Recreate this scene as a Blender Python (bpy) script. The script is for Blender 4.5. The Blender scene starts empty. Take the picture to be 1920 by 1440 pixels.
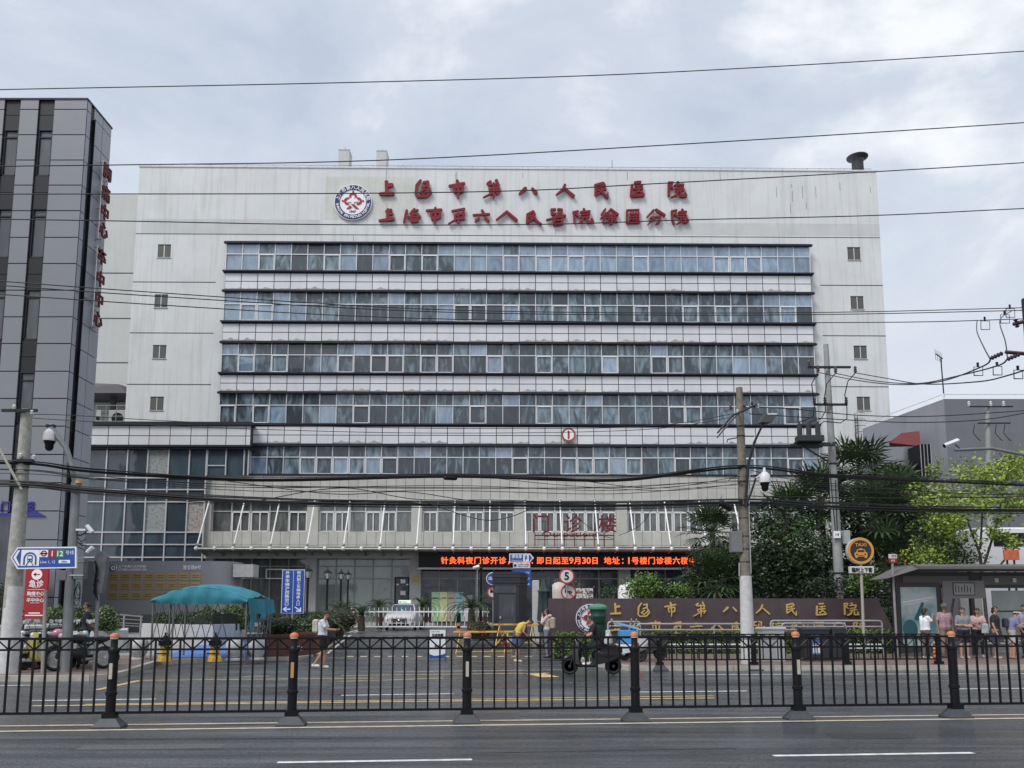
import bpy, bmesh, math, random
from math import sin, cos, pi, radians, tan, atan2, sqrt
from mathutils import Vector, Matrix, noise as mnoise
random.seed(7)
# ---------------------------------------------------------------- camera
scene = bpy.context.scene
COL = scene.collection
FPX, CX, CY, PITCH, CAMH = 1550.0, 960.0, 954.0, radians(7.13), 1.62   # pixel units of a 1920x1440 picture
cam_d = bpy.data.cameras.new('camera')
cam_d.sensor_fit = 'HORIZONTAL'; cam_d.sensor_width = 36.0
cam_d.lens = FPX / 1920 * 36
cam_d.shift_y = (CY - 720) / 1920
cam_d.clip_start = 0.1; cam_d.clip_end = 3000
cam = bpy.data.objects.new('camera', cam_d); COL.objects.link(cam)
cam.location = (0, 0, CAMH); cam.rotation_euler = (pi/2 + PITCH, 0, 0)
scene.camera = cam
# ---------------------------------------------------------------- sky, sun, exposure
SUN_EL, SUN_AZ = radians(52), radians(222)      # azimuth clockwise from +Y
world = bpy.data.worlds.new('World'); scene.world = world; world.use_nodes = True
nt = world.node_tree; nt.nodes.clear(); L = nt.links
wo = nt.nodes.new('ShaderNodeOutputWorld'); bg = nt.nodes.new('ShaderNodeBackground')
sky = nt.nodes.new('ShaderNodeTexSky'); sky.sky_type = 'NISHITA'; sky.sun_disc = False
sky.sun_elevation = SUN_EL; sky.sun_rotation = SUN_AZ; sky.dust_density = 2.5; sky.air_density = 1.2
bg.inputs[1].default_value = 0.10
tc = nt.nodes.new('ShaderNodeTexCoord'); mp = nt.nodes.new('ShaderNodeMapping')
mp.inputs['Scale'].default_value = (1.0, 1.0, 1.9); mp.inputs['Location'].default_value = (1.9, 0.6, 0.62)
n1 = nt.nodes.new('ShaderNodeTexNoise'); n1.inputs['Scale'].default_value = 2.9; n1.inputs['Detail'].default_value = 7; n1.inputs['Roughness'].default_value = 0.57; n1.inputs['Distortion'].default_value = 0.25
r1 = nt.nodes.new('ShaderNodeValToRGB')
e = r1.color_ramp.elements
e[0].position = 0.37; e[0].color = (5.3, 6.0, 7.2, 1)
e[1].position = 0.62; e[1].color = (9.6, 9.8, 10.2, 1)
m_ = e.new(0.50); m_.color = (6.4, 7.0, 8.0, 1)
mx = nt.nodes.new('ShaderNodeMixRGB'); mx.inputs[0].default_value = 0.9
# brighter towards the horizon (thin cloud lit from behind)
sx_ = nt.nodes.new('ShaderNodeSeparateXYZ'); mr = nt.nodes.new('ShaderNodeMapRange')
mr.inputs[1].default_value = 0.02; mr.inputs[2].default_value = 0.52; mr.inputs[3].default_value = 1.0; mr.inputs[4].default_value = 0.0
hz = nt.nodes.new('ShaderNodeMixRGB'); hz.inputs[2].default_value = (8.6, 8.9, 9.3, 1)
mul = nt.nodes.new('ShaderNodeMath'); mul.operation = 'MULTIPLY'; mul.inputs[1].default_value = 0.62
L.new(tc.outputs['Generated'], mp.inputs[0]); L.new(mp.outputs[0], n1.inputs['Vector']); L.new(n1.outputs[0], r1.inputs[0])
L.new(sky.outputs[0], mx.inputs[1]); L.new(r1.outputs[0], mx.inputs[2])
L.new(tc.outputs['Generated'], sx_.inputs[0]); L.new(sx_.outputs['Z'], mr.inputs[0]); L.new(mr.outputs[0], mul.inputs[0]); L.new(mul.outputs[0], hz.inputs[0])
L.new(mx.outputs[0], hz.inputs[1]); L.new(hz.outputs[0], bg.inputs[0]); L.new(bg.outputs[0], wo.inputs[0])
sd = bpy.data.lights.new('sun', 'SUN'); sd.energy = 2.4; sd.angle = radians(22); sd.color = (1, .98, .95)
sun = bpy.data.objects.new('sun', sd); COL.objects.link(sun)
_d = Vector((sin(SUN_AZ)*cos(SUN_EL), cos(SUN_AZ)*cos(SUN_EL), sin(SUN_EL)))
sun.rotation_euler = _d.to_track_quat('Z', 'Y').to_euler(); sun.location = (0, 0, 60)
scene.view_settings.view_transform = 'Standard'; scene.view_settings.look = 'None'
scene.view_settings.exposure = 0.12; scene.view_settings.gamma = 1.0
scene.cycles.max_bounces = 6; scene.cycles.transparent_max_bounces = 8
# ---------------------------------------------------------------- picking points
_cp, _sp = cos(PITCH), sin(PITCH)
def ray(px, py):
    a, b = px - CX, CY - py
    return Vector((a, FPX*_cp - b*_sp, FPX*_sp + b*_cp))
def W(px, py, Y):
    d = ray(px, py); t = Y / d.y
    return Vector((d.x*t, Y, CAMH + d.z*t))
def gz(Y):
    return 0.0 if Y < 27.5 else (0.6 if Y > 42 else 0.6*(Y-27.5)/14.5)
def G(px, py, dz=0.0):
    d = ray(px, py); Y = 5.0
    for _ in range(4000):
        if CAMH + d.z*Y/d.y <= gz(Y) + dz: break
        Y += 0.02
    return Vector((d.x*Y/d.y, Y, gz(Y) + dz))
def K(Y): return FPX / Y          # pixels per metre at depth Y
# ---------------------------------------------------------------- materials
_M = {}
def M(name, col=(.5,.5,.5), rough=.6, metal=0., n=None, amt=.12, bump=0., bs=None, streak=0., emit=0., spec=.5, coat=0., isl=0., isl_hue=None, stretch=None, trans=0.):
    if name in _M: return _M[name]
    m = bpy.data.materials.new(name); m.use_nodes = True; t = m.node_tree; l = t.links
    p = t.nodes['Principled BSDF']; c = (*col, 1)
    p.inputs['Base Color'].default_value = c; p.inputs['Roughness'].default_value = rough; p.inputs['Metallic'].default_value = metal
    p.inputs['Specular IOR Level'].default_value = spec; p.inputs['Coat Weight'].default_value = coat; p.inputs['Coat Roughness'].default_value = .04
    if trans:
        p.inputs['Transmission Weight'].default_value = trans
    out = None
    tcn = t.nodes.new('ShaderNodeTexCoord')
    vec = tcn.outputs['Object']
    if stretch:
        mpn = t.nodes.new('ShaderNodeMapping'); mpn.inputs['Scale'].default_value = stretch
        l.new(vec, mpn.inputs[0]); vec = mpn.outputs[0]
    def mixc(a, fac, colb, mode='MIX'):
        x = t.nodes.new('ShaderNodeMixRGB'); x.blend_type = mode
        if a is None: x.inputs[1].default_value = c
        else: l.new(a, x.inputs[1])
        if isinstance(fac, (int, float)): x.inputs[0].default_value = fac
        else: l.new(fac, x.inputs[0])
        if isinstance(colb, tuple): x.inputs[2].default_value = colb
        else: l.new(colb, x.inputs[2])
        return x.outputs[0]
    if n:
        nz = t.nodes.new('ShaderNodeTexNoise'); nz.inputs['Scale'].default_value = n; nz.inputs['Detail'].default_value = 5; nz.inputs['Roughness'].default_value = .6
        l.new(vec, nz.inputs['Vector'])
        rp = t.nodes.new('ShaderNodeMapRange'); rp.inputs[1].default_value = .3; rp.inputs[2].default_value = .7; rp.inputs[3].default_value = 1-amt; rp.inputs[4].default_value = 1+amt
        l.new(nz.outputs[0], rp.inputs[0])
        out = mixc(out, 1.0, rp.outputs[0], 'MULTIPLY')
    if streak:
        mp2 = t.nodes.new('ShaderNodeMapping'); mp2.inputs['Scale'].default_value = (1.6, 1.6, .07)
        l.new(tcn.outputs['Object'], mp2.inputs[0])
        nz2 = t.nodes.new('ShaderNodeTexNoise'); nz2.inputs['Scale'].default_value = 1.6; nz2.inputs['Detail'].default_value = 8; nz2.inputs['Roughness'].default_value = .7
        l.new(mp2.outputs[0], nz2.inputs['Vector'])
        r2 = t.nodes.new('ShaderNodeMapRange'); r2.inputs[1].default_value = .5; r2.inputs[2].default_value = .78; r2.inputs[3].default_value = 0; r2.inputs[4].default_value = streak
        l.new(nz2.outputs[0], r2.inputs[0])
        out = mixc(out, r2.outputs[0], (col[0]*.42, col[1]*.42, col[2]*.36, 1))
    if isl:
        g = t.nodes.new('ShaderNodeNewGeometry')
        r3 = t.nodes.new('ShaderNodeMapRange'); r3.inputs[3].default_value = 1-isl; r3.inputs[4].default_value = 1+isl
        l.new(g.outputs['Random Per Island'], r3.inputs[0])
        out = mixc(out, 1.0, r3.outputs[0], 'MULTIPLY')
        if isl_hue:
            out2 = t.nodes.new('ShaderNodeMath'); out2.operation = 'FRACT'
            mm = t.nodes.new('ShaderNodeMath'); mm.operation = 'MULTIPLY'; mm.inputs[1].default_value = 7.31
            l.new(g.outputs['Random Per Island'], mm.inputs[0]); l.new(mm.outputs[0], out2.inputs[0])
            m3 = t.nodes.new('ShaderNodeMath'); m3.operation = 'MULTIPLY'; m3.inputs[1].default_value = .55; l.new(out2.outputs[0], m3.inputs[0])
            out = mixc(out, m3.outputs[0], (*isl_hue, 1))
    if out is not None: l.new(out, p.inputs['Base Color'])
    if bump:
        nb = t.nodes.new('ShaderNodeTexNoise'); nb.inputs['Scale'].default_value = bs or (n or 8)*4; nb.inputs['Detail'].default_value = 4
        l.new(vec, nb.inputs['Vector'])
        bp = t.nodes.new('ShaderNodeBump'); bp.inputs['Strength'].default_value = bump; bp.inputs['Distance'].default_value = .02
        l.new(nb.outputs[0], bp.inputs['Height']); l.new(bp.outputs[0], p.inputs['Normal'])
    if emit:
        p.inputs['Emission Color'].default_value = c; p.inputs['Emission Strength'].default_value = emit
    m.diffuse_color = c; _M[name] = m; return m
# ---------------------------------------------------------------- objects
def setp(o, label=None, cat=None, group=None, kind=None):
    if label: o['label'] = label
    if cat: o['category'] = cat
    if group: o['group'] = group
    if kind: o['kind'] = kind
    return o
def thing(name, label, cat, loc=(0,0,0), rz=0, group=None):
    o = bpy.data.objects.new(name, None); COL.objects.link(o)
    o.location = loc; o.rotation_euler = (0, 0, rz); o.empty_display_size = .1
    return setp(o, label, cat, group)
class MB:
    def __init__(s, off=(0,0,0)):
        s.v, s.f, s.m, s.mats, s.cur, s.off, s.X = [], [], [], [], 0, Vector(off), None
    def mat(s, m):
        if m not in s.mats: s.mats.append(m)
        s.cur = s.mats.index(m); return s
    def add(s, vs, fs):
        b = len(s.v)
        if s.X is not None: vs = [s.X @ Vector(q) for q in vs]
        s.v += [(q[0]-s.off[0], q[1]-s.off[1], q[2]-s.off[2]) for q in vs]
        s.f += [tuple(b+i for i in f) for f in fs]; s.m += [s.cur]*len(fs); return s
    def box(s, x0, x1, y0, y1, z0, z1, bev=0):
        if bev:
            b = bev; r = []
            for z in (z0, z0+b, z1-b, z1):
                k = b if z in (z0, z1) else 0
                r.append([(x0+k+b*(k==0)*0, y0+k, z), (x1-k, y0+k, z), (x1-k, y1-k, z), (x0+k, y1-k, z)])
            vs = [p for q in r for p in q]
            fs = [(3,2,1,0), (12,13,14,15)]
            for k in range(3):
                for i in range(4):
                    j = (i+1) % 4; fs.append((k*4+i, k*4+j, k*4+4+j, k*4+4+i))
            return s.add(vs, fs)
        vs = [(x0,y0,z0),(x1,y0,z0),(x1,y1,z0),(x0,y1,z0),(x0,y0,z1),(x1,y0,z1),(x1,y1,z1),(x0,y1,z1)]
        return s.add(vs, [(3,2,1,0),(4,5,6,7),(0,1,5,4),(1,2,6,5),(2,3,7,6),(3,0,4,7)])
    def cbox(s, c, d, rz=0, bev=0, R=None):
        R = R or Matrix.Rotation(rz, 3, 'Z'); b = MB(); b.box(-d[0]/2, d[0]/2, -d[1]/2, d[1]/2, -d[2]/2, d[2]/2, bev)
        return s.add([R @ Vector(q) + Vector(c) for q in b.v], b.f)
    def tube(s, pts, r, n=8, caps=True):
        pts = [Vector(p) for p in pts]; N = len(pts)
        rs = r if isinstance(r, (list, tuple)) else [r]*N
        vs, fs = [], []; up = None
        for i, p in enumerate(pts):
            t = (pts[min(i+1, N-1)] - pts[max(i-1, 0)]).normalized()
            if up is None: up = Vector((0,0,1)) if abs(t.z) < .9 else Vector((0,1,0))
            a = t.cross(up)
            if a.length < 1e-5: a = t.cross(Vector((1,0,0)))
            a.normalize(); b = a.cross(t).normalized(); up = b
            vs += [p + (a*cos(2*pi*k/n) + b*sin(2*pi*k/n))*rs[i] for k in range(n)]
        for i in range(N-1):
            for k in range(n):
                j = (k+1) % n; fs.append((i*n+k, i*n+j, (i+1)*n+j, (i+1)*n+k))
        if caps and n > 2: fs.append(tuple(range(n-1, -1, -1))); fs.append(tuple((N-1)*n+k for k in range(n)))
        return s.add(vs, fs)
    def lathe(s, prof, c=(0,0,0), n=16, axis='Z', sx=1, sy=1):
        vs, fs = [], []; N = len(prof)
        for r, h in prof:
            for k in range(n):
                a = 2*pi*k/n; x, y = r*cos(a)*sx, r*sin(a)*sy
                vs.append({'Z': (c[0]+x, c[1]+y, c[2]+h), 'Y': (c[0]+x, c[1]+h, c[2]+y), 'X': (c[0]+h, c[1]+x, c[2]+y)}[axis])
        for i in range(N-1):
            for k in range(n):
                j = (k+1) % n; fs.append((i*n+k, i*n+j, (i+1)*n+j, (i+1)*n+k))
        fs.append(tuple(range(n-1, -1, -1))); fs.append(tuple((N-1)*n+k for k in range(n)))
        return s.add(vs, fs)
    def ball(s, c, r, n=10, m=6, sq=None):
        rx, ry, rz = r if isinstance(r, (tuple, list)) else (r, r, r)
        vs, fs = [], []
        for i in range(m+1):
            a = -pi/2 + pi*i/m
            for k in range(n):
                b = 2*pi*k/n; vs.append((c[0]+rx*cos(a)*cos(b), c[1]+ry*cos(a)*sin(b), c[2]+rz*sin(a)))
        for i in range(m):
            for k in range(n):
                j = (k+1) % n; fs.append((i*n+k, i*n+j, (i+1)*n+j, (i+1)*n+k))
        return s.add(vs, fs)
    def prism(s, pts, y0, y1):            # outline in XZ, extruded along Y
        n = len(pts); vs = [(x, y0, z) for x, z in pts] + [(x, y1, z) for x, z in pts]
        fs = [tuple(range(n)), tuple(range(2*n-1, n-1, -1))] + [(i, i+n, (i+1) % n + n, (i+1) % n) for i in range(n)]
        return s.add(vs, fs)
    def slab(s, pts, z0, z1):             # outline in XY, extruded along Z
        n = len(pts); vs = [(x, y, z0) for x, y in pts] + [(x, y, z1) for x, y in pts]
        fs = [tuple(range(n-1, -1, -1)), tuple(range(n, 2*n))] + [(i, (i+1) % n, (i+1) % n + n, i+n) for i in range(n)]
        return s.add(vs, fs)
    def xprism(s, pts, x0, x1):           # outline in YZ, extruded along X
        n = len(pts); vs = [(x0, y, z) for y, z in pts] + [(x1, y, z) for y, z in pts]
        fs = [tuple(range(n)), tuple(range(2*n-1, n-1, -1))] + [(i, i+n, (i+1) % n + n, (i+1) % n) for i in range(n)]
        return s.add(vs, fs)
    def disc(s, c, r, y0, y1, n=32): return s.lathe([(r, y0), (r, y1)], c, n, 'Y')
    def ring(s, c, r0, r1, y0, y1, n=32, a0=0, a1=2*pi):
        full = abs(a1-a0-2*pi) < 1e-6; N = n+1
        vs = []
        for k in range(N):
            a = a0+(a1-a0)*k/n
            for r, y in ((r0,y0),(r1,y0),(r1,y1),(r0,y1)): vs.append((c[0]+r*cos(a), c[1]+y, c[2]+r*sin(a)))
        fs = []
        for k in range(n):
            for q in range(4): fs.append((k*4+q, k*4+(q+1) % 4, (k+1)*4+(q+1) % 4, (k+1)*4+q))
        if not full: fs += [(0,1,2,3), (n*4+3, n*4+2, n*4+1, n*4)]
        return s.add(vs, fs)
    def quad(s, *p): return s.add(list(p), [tuple(range(len(p)))])
    def build(s, name, mat=None, parent=None, smooth=False, label=None):
        me = bpy.data.meshes.new(name); me.from_pydata(s.v, [], s.f)
        if s.mats:
            for m in s.mats: me.materials.append(m)
            me.polygons.foreach_set('material_index', s.m)
        elif mat: me.materials.append(mat)
        if smooth:
            me.shade_smooth() if hasattr(me, 'shade_smooth') else None
            try: me.set_sharp_from_angle(angle=radians(40))
            except Exception: pass
        me.update()
        bm = bmesh.new(); bm.from_mesh(me); bmesh.ops.recalc_face_normals(bm, faces=bm.faces) if len(bm.faces) < 20000 else None
        bm.to_mesh(me); bm.free()
        o = bpy.data.objects.new(name, me); COL.objects.link(o); o.parent = parent
        if label: o['label'] = label
        return o
def solo(mb, name, label, cat, mat=None, group=None, kind=None, smooth=False):
    """a one-mesh thing: origin moved to its base centre"""
    if mb.v:
        xs = [q[0] for q in mb.v]; ys = [q[1] for q in mb.v]; zs = [q[2] for q in mb.v]
        c = Vector(((min(xs)+max(xs))/2, (min(ys)+max(ys))/2, min(zs)))
        mb.v = [(q[0]-c[0], q[1]-c[1], q[2]-c[2]) for q in mb.v]
    o = mb.build(name, mat, None, smooth); o.location = c
    return setp(o, label, cat, group, kind)
def copytree(o, parent=None):
    c = o.copy(); COL.objects.link(c); c.parent = parent
    for ch in [q for q in bpy.data.objects if q.parent == o]: copytree(ch, c)
    return c
# ---------------------------------------------------------------- lettering
_tc = {}
def glyphs(s, bold):
    k = (s, bold)
    if k in _tc: return _tc[k]
    cu = bpy.data.curves.new('t', 'FONT'); cu.body = s; cu.size = 1; cu.offset = bold; cu.resolution_u = 3; cu.extrude = .5
    ob = bpy.data.objects.new('t', cu); me = bpy.data.meshes.new_from_object(ob)
    vs = [tuple(v.co) for v in me.vertices]; fs = [tuple(p.vertices) for p in me.polygons]
    bpy.data.meshes.remove(me); bpy.data.objects.remove(ob); bpy.data.curves.remove(cu)
    _tc[k] = (vs, fs); return _tc[k]
def text(mb, s, x, y, z, size, bold=0., depth=.01, w=None, rot=0., shear=0., wob=0., plane='Y', em=False, sx=1.):
    """adds lettering to mb, centred at x,z on plane Y=y facing -Y (or on a plane X=x facing +X)"""
    if bold > .02:                       # stroke thickening by overlapping shifted copies, each a hair deeper
        for k in range(9):
            a = 2*pi*k/8; r = bold if k < 8 else 0
            dx, dz = cos(a)*r*size, sin(a)*r*size
            text(mb, s, x+(dx if plane == 'Y' else 0), y+(0 if plane == 'Y' else dx)-(.0016*k if plane == 'Y' else 0), z+dz, size, 0., depth, w, rot, shear, wob, plane, em, sx)
        return mb
    vs, fs = glyphs(s, bold)
    if not vs: return mb
    x0, x1 = min(v[0] for v in vs), max(v[0] for v in vs); y0, y1 = min(v[1] for v in vs), max(v[1] for v in vs)
    if em: cx, cy, sc = .5, .38, size; scx = size*sx
    else:
        cx, cy = (x0+x1)/2, (y0+y1)/2; sc = size/max(y1-y0, 1e-3); scx = (w/max(x1-x0, 1e-3)) if w else sc
    out = []
    for a, b, c in vs:
        a, b = (a-cx), (b-cy)
        if wob: a, b = a + wob*sin(b*9+x*3), b + wob*sin(a*8+z*2)
        b += shear*a; a, b = a*scx, b*sc
        a, b = a*cos(rot)-b*sin(rot), a*sin(rot)+b*cos(rot)
        if plane == 'Y': out.append((x+a, y-(c+.5)*depth, z+b))
        else: out.append((x+(c+.5)*depth, y+a, z+b))
    return mb.add(out, fs)

# brush characters: strokes (x, y, radius) on a 4.8x tracing grid, y down
BR1 = {'上': ((603,465),'600,395,20 605,510,16|612,430,20 650,425,21|545,515,17 660,510,20'),
'海': ((932,460),'905,380,13 870,430,16 862,520,14 882,543,13 960,540,14 1000,500,15 988,460,12|935,402,15 975,395,16 972,430,14 925,450,13|940,470,13 902,500,11 940,520,12|975,440,13 985,480,13 950,505,12'),
'市': ((1233,470),'1165,435,14 1300,408,15|1235,385,17 1250,412,15|1205,450,12 1217,500,13|1207,450,13 1287,440,13 1285,490,14 1262,500,10|1243,420,15 1247,500,15 1245,558,6'),
'第': ((1550,468),'1532,393,16 1508,412,15|1590,380,17 1602,410,14|1515,422,12 1612,420,12 1600,450,11|1530,467,12 1612,455,12|1525,470,12 1532,496,12 1620,480,13 1598,512,12|1565,410,12 1565,520,13 1563,558,6|1545,510,10 1468,550,6'),
'八': ((1868,485),'1845,460,21 1793,512,12|1913,460,14 1948,500,19'),
'人': ((2203,480),'2203,425,15 2183,470,14 2123,522,9|2208,465,12 2283,532,17'),
'民': ((2531,480),'2473,425,14 2548,405,15 2563,430,13 2483,455,12|2476,430,13 2473,520,12|2473,525,11 2528,490,10|2488,480,11 2568,465,12|2528,440,12 2548,510,13 2585,548,14|2588,540,10 2592,498,5'),
'医': ((2853,470),'2833,400,15 2880,395,15|2803,430,15 2793,530,14|2793,535,14 2908,525,17|2838,435,12 2898,430,13|2823,465,12 2898,460,12|2863,430,12 2858,490,12 2828,510,11|2868,485,12 2900,505,13'),
'院': ((3208,475),'3133,400,13 3128,532,12|3133,400,12 3168,400,12 3148,440,11 3168,460,11|3218,398,15 3222,408,14|3193,425,12 3268,420,13 3263,450,11|3198,460,11 3253,455,11|3198,485,11 3273,475,11|3218,490,11 3198,530,12 3158,546,8|3243,490,12 3243,537,13 3293,535,14 3284,500,8')}
BR2 = [((603,710),'615,645,16 612,735,16|600,662,14 642,650,17|620,690,12 648,683,16|540,755,14 665,735,17'),
((833,705),'780,655,14 755,772,10|852,640,13 818,682,12|830,660,11 882,650,12|832,690,11 816,742,11 882,742,11 886,690,11 832,690,10|795,720,9 905,715,12|848,712,8 851,718,8|825,762,11 882,760,12'),
((1033,705),'960,655,13 1095,645,14|1040,630,14 1046,655,14|1000,680,11 1010,740,12|1000,680,12 1085,670,12 1085,720,12 1058,736,9|1040,650,13 1040,735,14 1033,788,6'),
((1235,705),'1190,660,12 1302,636,12 1290,662,10|1215,700,11 1300,685,12 1290,728,12|1220,700,11 1215,732,11 1300,736,12|1245,650,12 1250,772,11|1230,740,10 1155,786,6'),
((1452,705),'1460,655,14 1475,680,14|1380,700,11 1525,690,13|1430,730,11 1398,762,10|1490,725,11 1520,757,14'),
((1677,705),'1682,665,14 1585,747,9|1682,665,13 1772,747,16'),
((1918,720),'1868,690,12 1918,660,13 1933,690,12 1878,710,11|1863,690,12 1858,770,12|1858,775,11 1918,735,10|1888,730,10 1928,715,10|1918,700,12 1943,750,12 1988,787,14'),
((2125,710),'2078,650,13 2113,640,13|2083,640,11 2083,690,12 2113,685,11|2143,640,12 2178,645,13 2173,690,12|2148,670,10 2138,700,11|2036,747,10 2208,705,13|2098,720,11 2103,795,12 2178,785,12 2183,730,11|2113,755,10 2173,750,10'),
((2368,710),'2273,670,11 2318,660,11 2298,690,10 2318,710,10|2278,670,11 2283,772,11|2373,640,13 2378,648,13|2343,670,11 2428,660,12 2423,685,11|2353,695,10 2408,690,10|2338,725,10 2418,715,11|2368,720,10 2353,765,11 2326,777,8|2398,720,11 2408,767,12 2458,765,13 2448,733,8'),
((2603,710),'2563,640,11 2527,692,9|2568,680,11 2521,732,9|2553,710,11 2548,777,11|2618,640,12 2571,697,11|2623,645,12 2680,692,14|2598,700,10 2653,700,11|2583,725,10 2663,725,11|2623,700,11 2623,780,12 2606,787,8|2598,745,10 2576,770,9|2643,745,10 2668,767,11'),
((2808,710),'2758,650,9 2868,645,10|2758,650,10 2753,775,10|2753,775,10 2870,770,11|2868,650,7 2868,762,7|2793,670,7 2783,750,7|2818,665,7 2818,750,7|2843,670,7 2843,755,7|2793,690,7 2858,690,7|2793,715,7 2858,715,7|2793,740,7 2858,740,7'),
((3018,710),'2998,650,12 2937,717,8|3023,645,14 3100,697,14|2973,725,11 3058,715,12 3043,775,12 3020,787,8|3013,720,11 2942,792,6'),
((3228,710),'3158,660,11 3163,760,11 3180,787,8|3158,660,11 3203,650,11 3188,690,10 3203,710,10|3258,645,13 3262,652,13|3228,670,11 3293,665,12 3288,690,10|3228,695,9 3278,690,10|3223,720,10 3293,712,11|3248,720,10 3238,765,10 3206,787,7|3273,720,11 3273,770,12 3308,760,13 3303,733,8')]
def brush(mb, glyph, X, Y, Z, unit, depth, rf=1.0):
    (cx, cy), st = glyph; n = 0
    for s in st.split('|'):
        P = [tuple(float(v) for v in q.split(',')) for q in s.split()]
        for i in range(len(P)):
            x, y, r = P[i]; n += 1; pts = []
            if i+1 < len(P):
                x2, y2, r2 = P[i+1]; a = atan2(y2-y, x2-x); K_ = 7
                for k in range(K_+1): b = a+pi/2+pi*k/K_; pts.append((x+r*rf*cos(b), y+r*rf*sin(b)))
                for k in range(K_+1): b = a-pi/2+pi*k/K_; pts.append((x2+r2*rf*cos(b), y2+r2*rf*sin(b)))
                d = Y-depth-.0013*n; mb.prism([(X+(p-cx)*unit, Z-(q-cy)*unit) for p, q in pts], d, Y)
    return mb
# ================================================================ materials
WALL = M('painted_wall', (.61,.625,.625), .8, n=.35, amt=.07, streak=.55, bump=.15, bs=6)
WALL2 = M('painted_wall_pale', (.50,.515,.50), .8, n=.5, amt=.05, streak=.2)
PANEL = M('white_panel', (.62,.63,.65), .45, n=.6, amt=.05, streak=.14, isl=.05)
DARKM = M('dark_metal', (.022,.024,.03), .5, spec=.25)
ALU = M('aluminium', (.62,.63,.64), .35, metal=.3)
STONE = M('grey_stone', (.47,.465,.43), .75, n=1.2, amt=.09, isl=.07, streak=.18, bump=.1, bs=30)
GAP = M('joint_dark', (.05,.05,.052), .8)
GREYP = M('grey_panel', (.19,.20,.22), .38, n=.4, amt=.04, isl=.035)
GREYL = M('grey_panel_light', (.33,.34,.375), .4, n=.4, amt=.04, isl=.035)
STEEL = M('steel', (.5,.5,.5), .28, metal=.85)
WHITE = M('white_paint', (.78,.78,.78), .45)
BLACK = M('black_paint', (.006,.006,.008), .42, spec=.22)
CONC = M('concrete', (.33,.32,.29), .85, n=9, amt=.25, bump=.4, bs=60)
CONCL = M('concrete_pale', (.45,.45,.45), .8, n=5, amt=.12, streak=.2)
BLUE = M('sign_blue', (.012,.07,.32), .4)
REDM = M('sign_red', (.32,.008,.014), .45)
def glassmat(name, a, b, c, rough=.05, scale=1.0, coat=1.0, ior=1.9):  # base-colour noise stands in for wavy reflections and dim rooms behind the panes
    m = bpy.data.materials.new(name); m.use_nodes = True; t = m.node_tree; l = t.links; p = t.nodes['Principled BSDF']
    g = t.nodes.new('ShaderNodeNewGeometry'); tcn = t.nodes.new('ShaderNodeTexCoord'); mpn = t.nodes.new('ShaderNodeMapping')
    mpn.inputs['Scale'].default_value = (1.5*scale, 1.5*scale, .5*scale); l.new(tcn.outputs['Object'], mpn.inputs[0])
    nz = t.nodes.new('ShaderNodeTexNoise'); nz.inputs['Scale'].default_value = 1.15; nz.inputs['Detail'].default_value = 4; nz.inputs['Distortion'].default_value = 1.3
    l.new(mpn.outputs[0], nz.inputs['Vector'])
    ad = t.nodes.new('ShaderNodeMath'); ad.operation = 'MULTIPLY_ADD'; ad.inputs[1].default_value = .26; l.new(g.outputs['Random Per Island'], ad.inputs[0])
    mm = t.nodes.new('ShaderNodeMath'); mm.operation = 'MULTIPLY'; mm.inputs[1].default_value = .92; l.new(nz.outputs[0], mm.inputs[0]); l.new(mm.outputs[0], ad.inputs[2])
    r = t.nodes.new('ShaderNodeValToRGB'); e = r.color_ramp.elements; e[0].position = .28; e[0].color = (*a, 1); e[1].position = .84; e[1].color = (*c, 1)
    q = e.new(.55); q.color = (*b, 1); q = e.new(.68); q.color = (*[(b[i]*.6+c[i]*.4) for i in range(3)], 1)
    l.new(ad.outputs[0], r.inputs[0]); l.new(r.outputs[0], p.inputs['Base Color'])
    p.inputs['Roughness'].default_value = .5; p.inputs['Coat Weight'].default_value = coat; p.inputs['Coat IOR'].default_value = ior; p.inputs['Coat Roughness'].default_value = rough
    nb = t.nodes.new('ShaderNodeTexNoise'); nb.inputs['Scale'].default_value = .9; nb.inputs['Detail'].default_value = 1; l.new(tcn.outputs['Object'], nb.inputs['Vector'])
    bp = t.nodes.new('ShaderNodeBump'); bp.inputs['Strength'].default_value = .35; bp.inputs['Distance'].default_value = .05; l.new(nb.outputs[0], bp.inputs['Height']); l.new(bp.outputs[0], p.inputs['Coat Normal'])
    _M[name] = m; return m
GLASS = glassmat('ribbon_glass', (.004,.009,.012), (.014,.034,.046), (.20,.28,.33), ior=1.55)
GLASS_T = glassmat('ribbon_glass_sky', (.05,.085,.13), (.13,.2,.29), (.26,.36,.46), ior=2.1)  # pale blue variant: sky reflection put into the pane colour
GLASS_D = glassmat('dark_glass', (.004,.006,.009), (.010,.015,.022), (.045,.055,.07), ior=1.5)
GLASS_W = glassmat('curtain_glass', (.008,.018,.028), (.018,.036,.052), (.05,.085,.11), scale=.5, ior=1.6)
GLASS_P = glassmat('podium_glass', (.03,.034,.034), (.07,.078,.075), (.16,.17,.15), ior=1.7)
GLASS_G = glassmat('shopfront_glass', (.08,.11,.10), (.18,.23,.20), (.27,.33,.29), scale=.4, ior=1.7)
TILEREF = M('brick_reflection_pane', (.36,.29,.25), .5, n=6, amt=.75, coat=.8, isl_hue=(.2,.3,.34), isl=.1)  # reflection of brickwork painted as blotchy pane colour
SLAT = M('louvre', (.13,.125,.11), .6, n=3, amt=.1)
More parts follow.
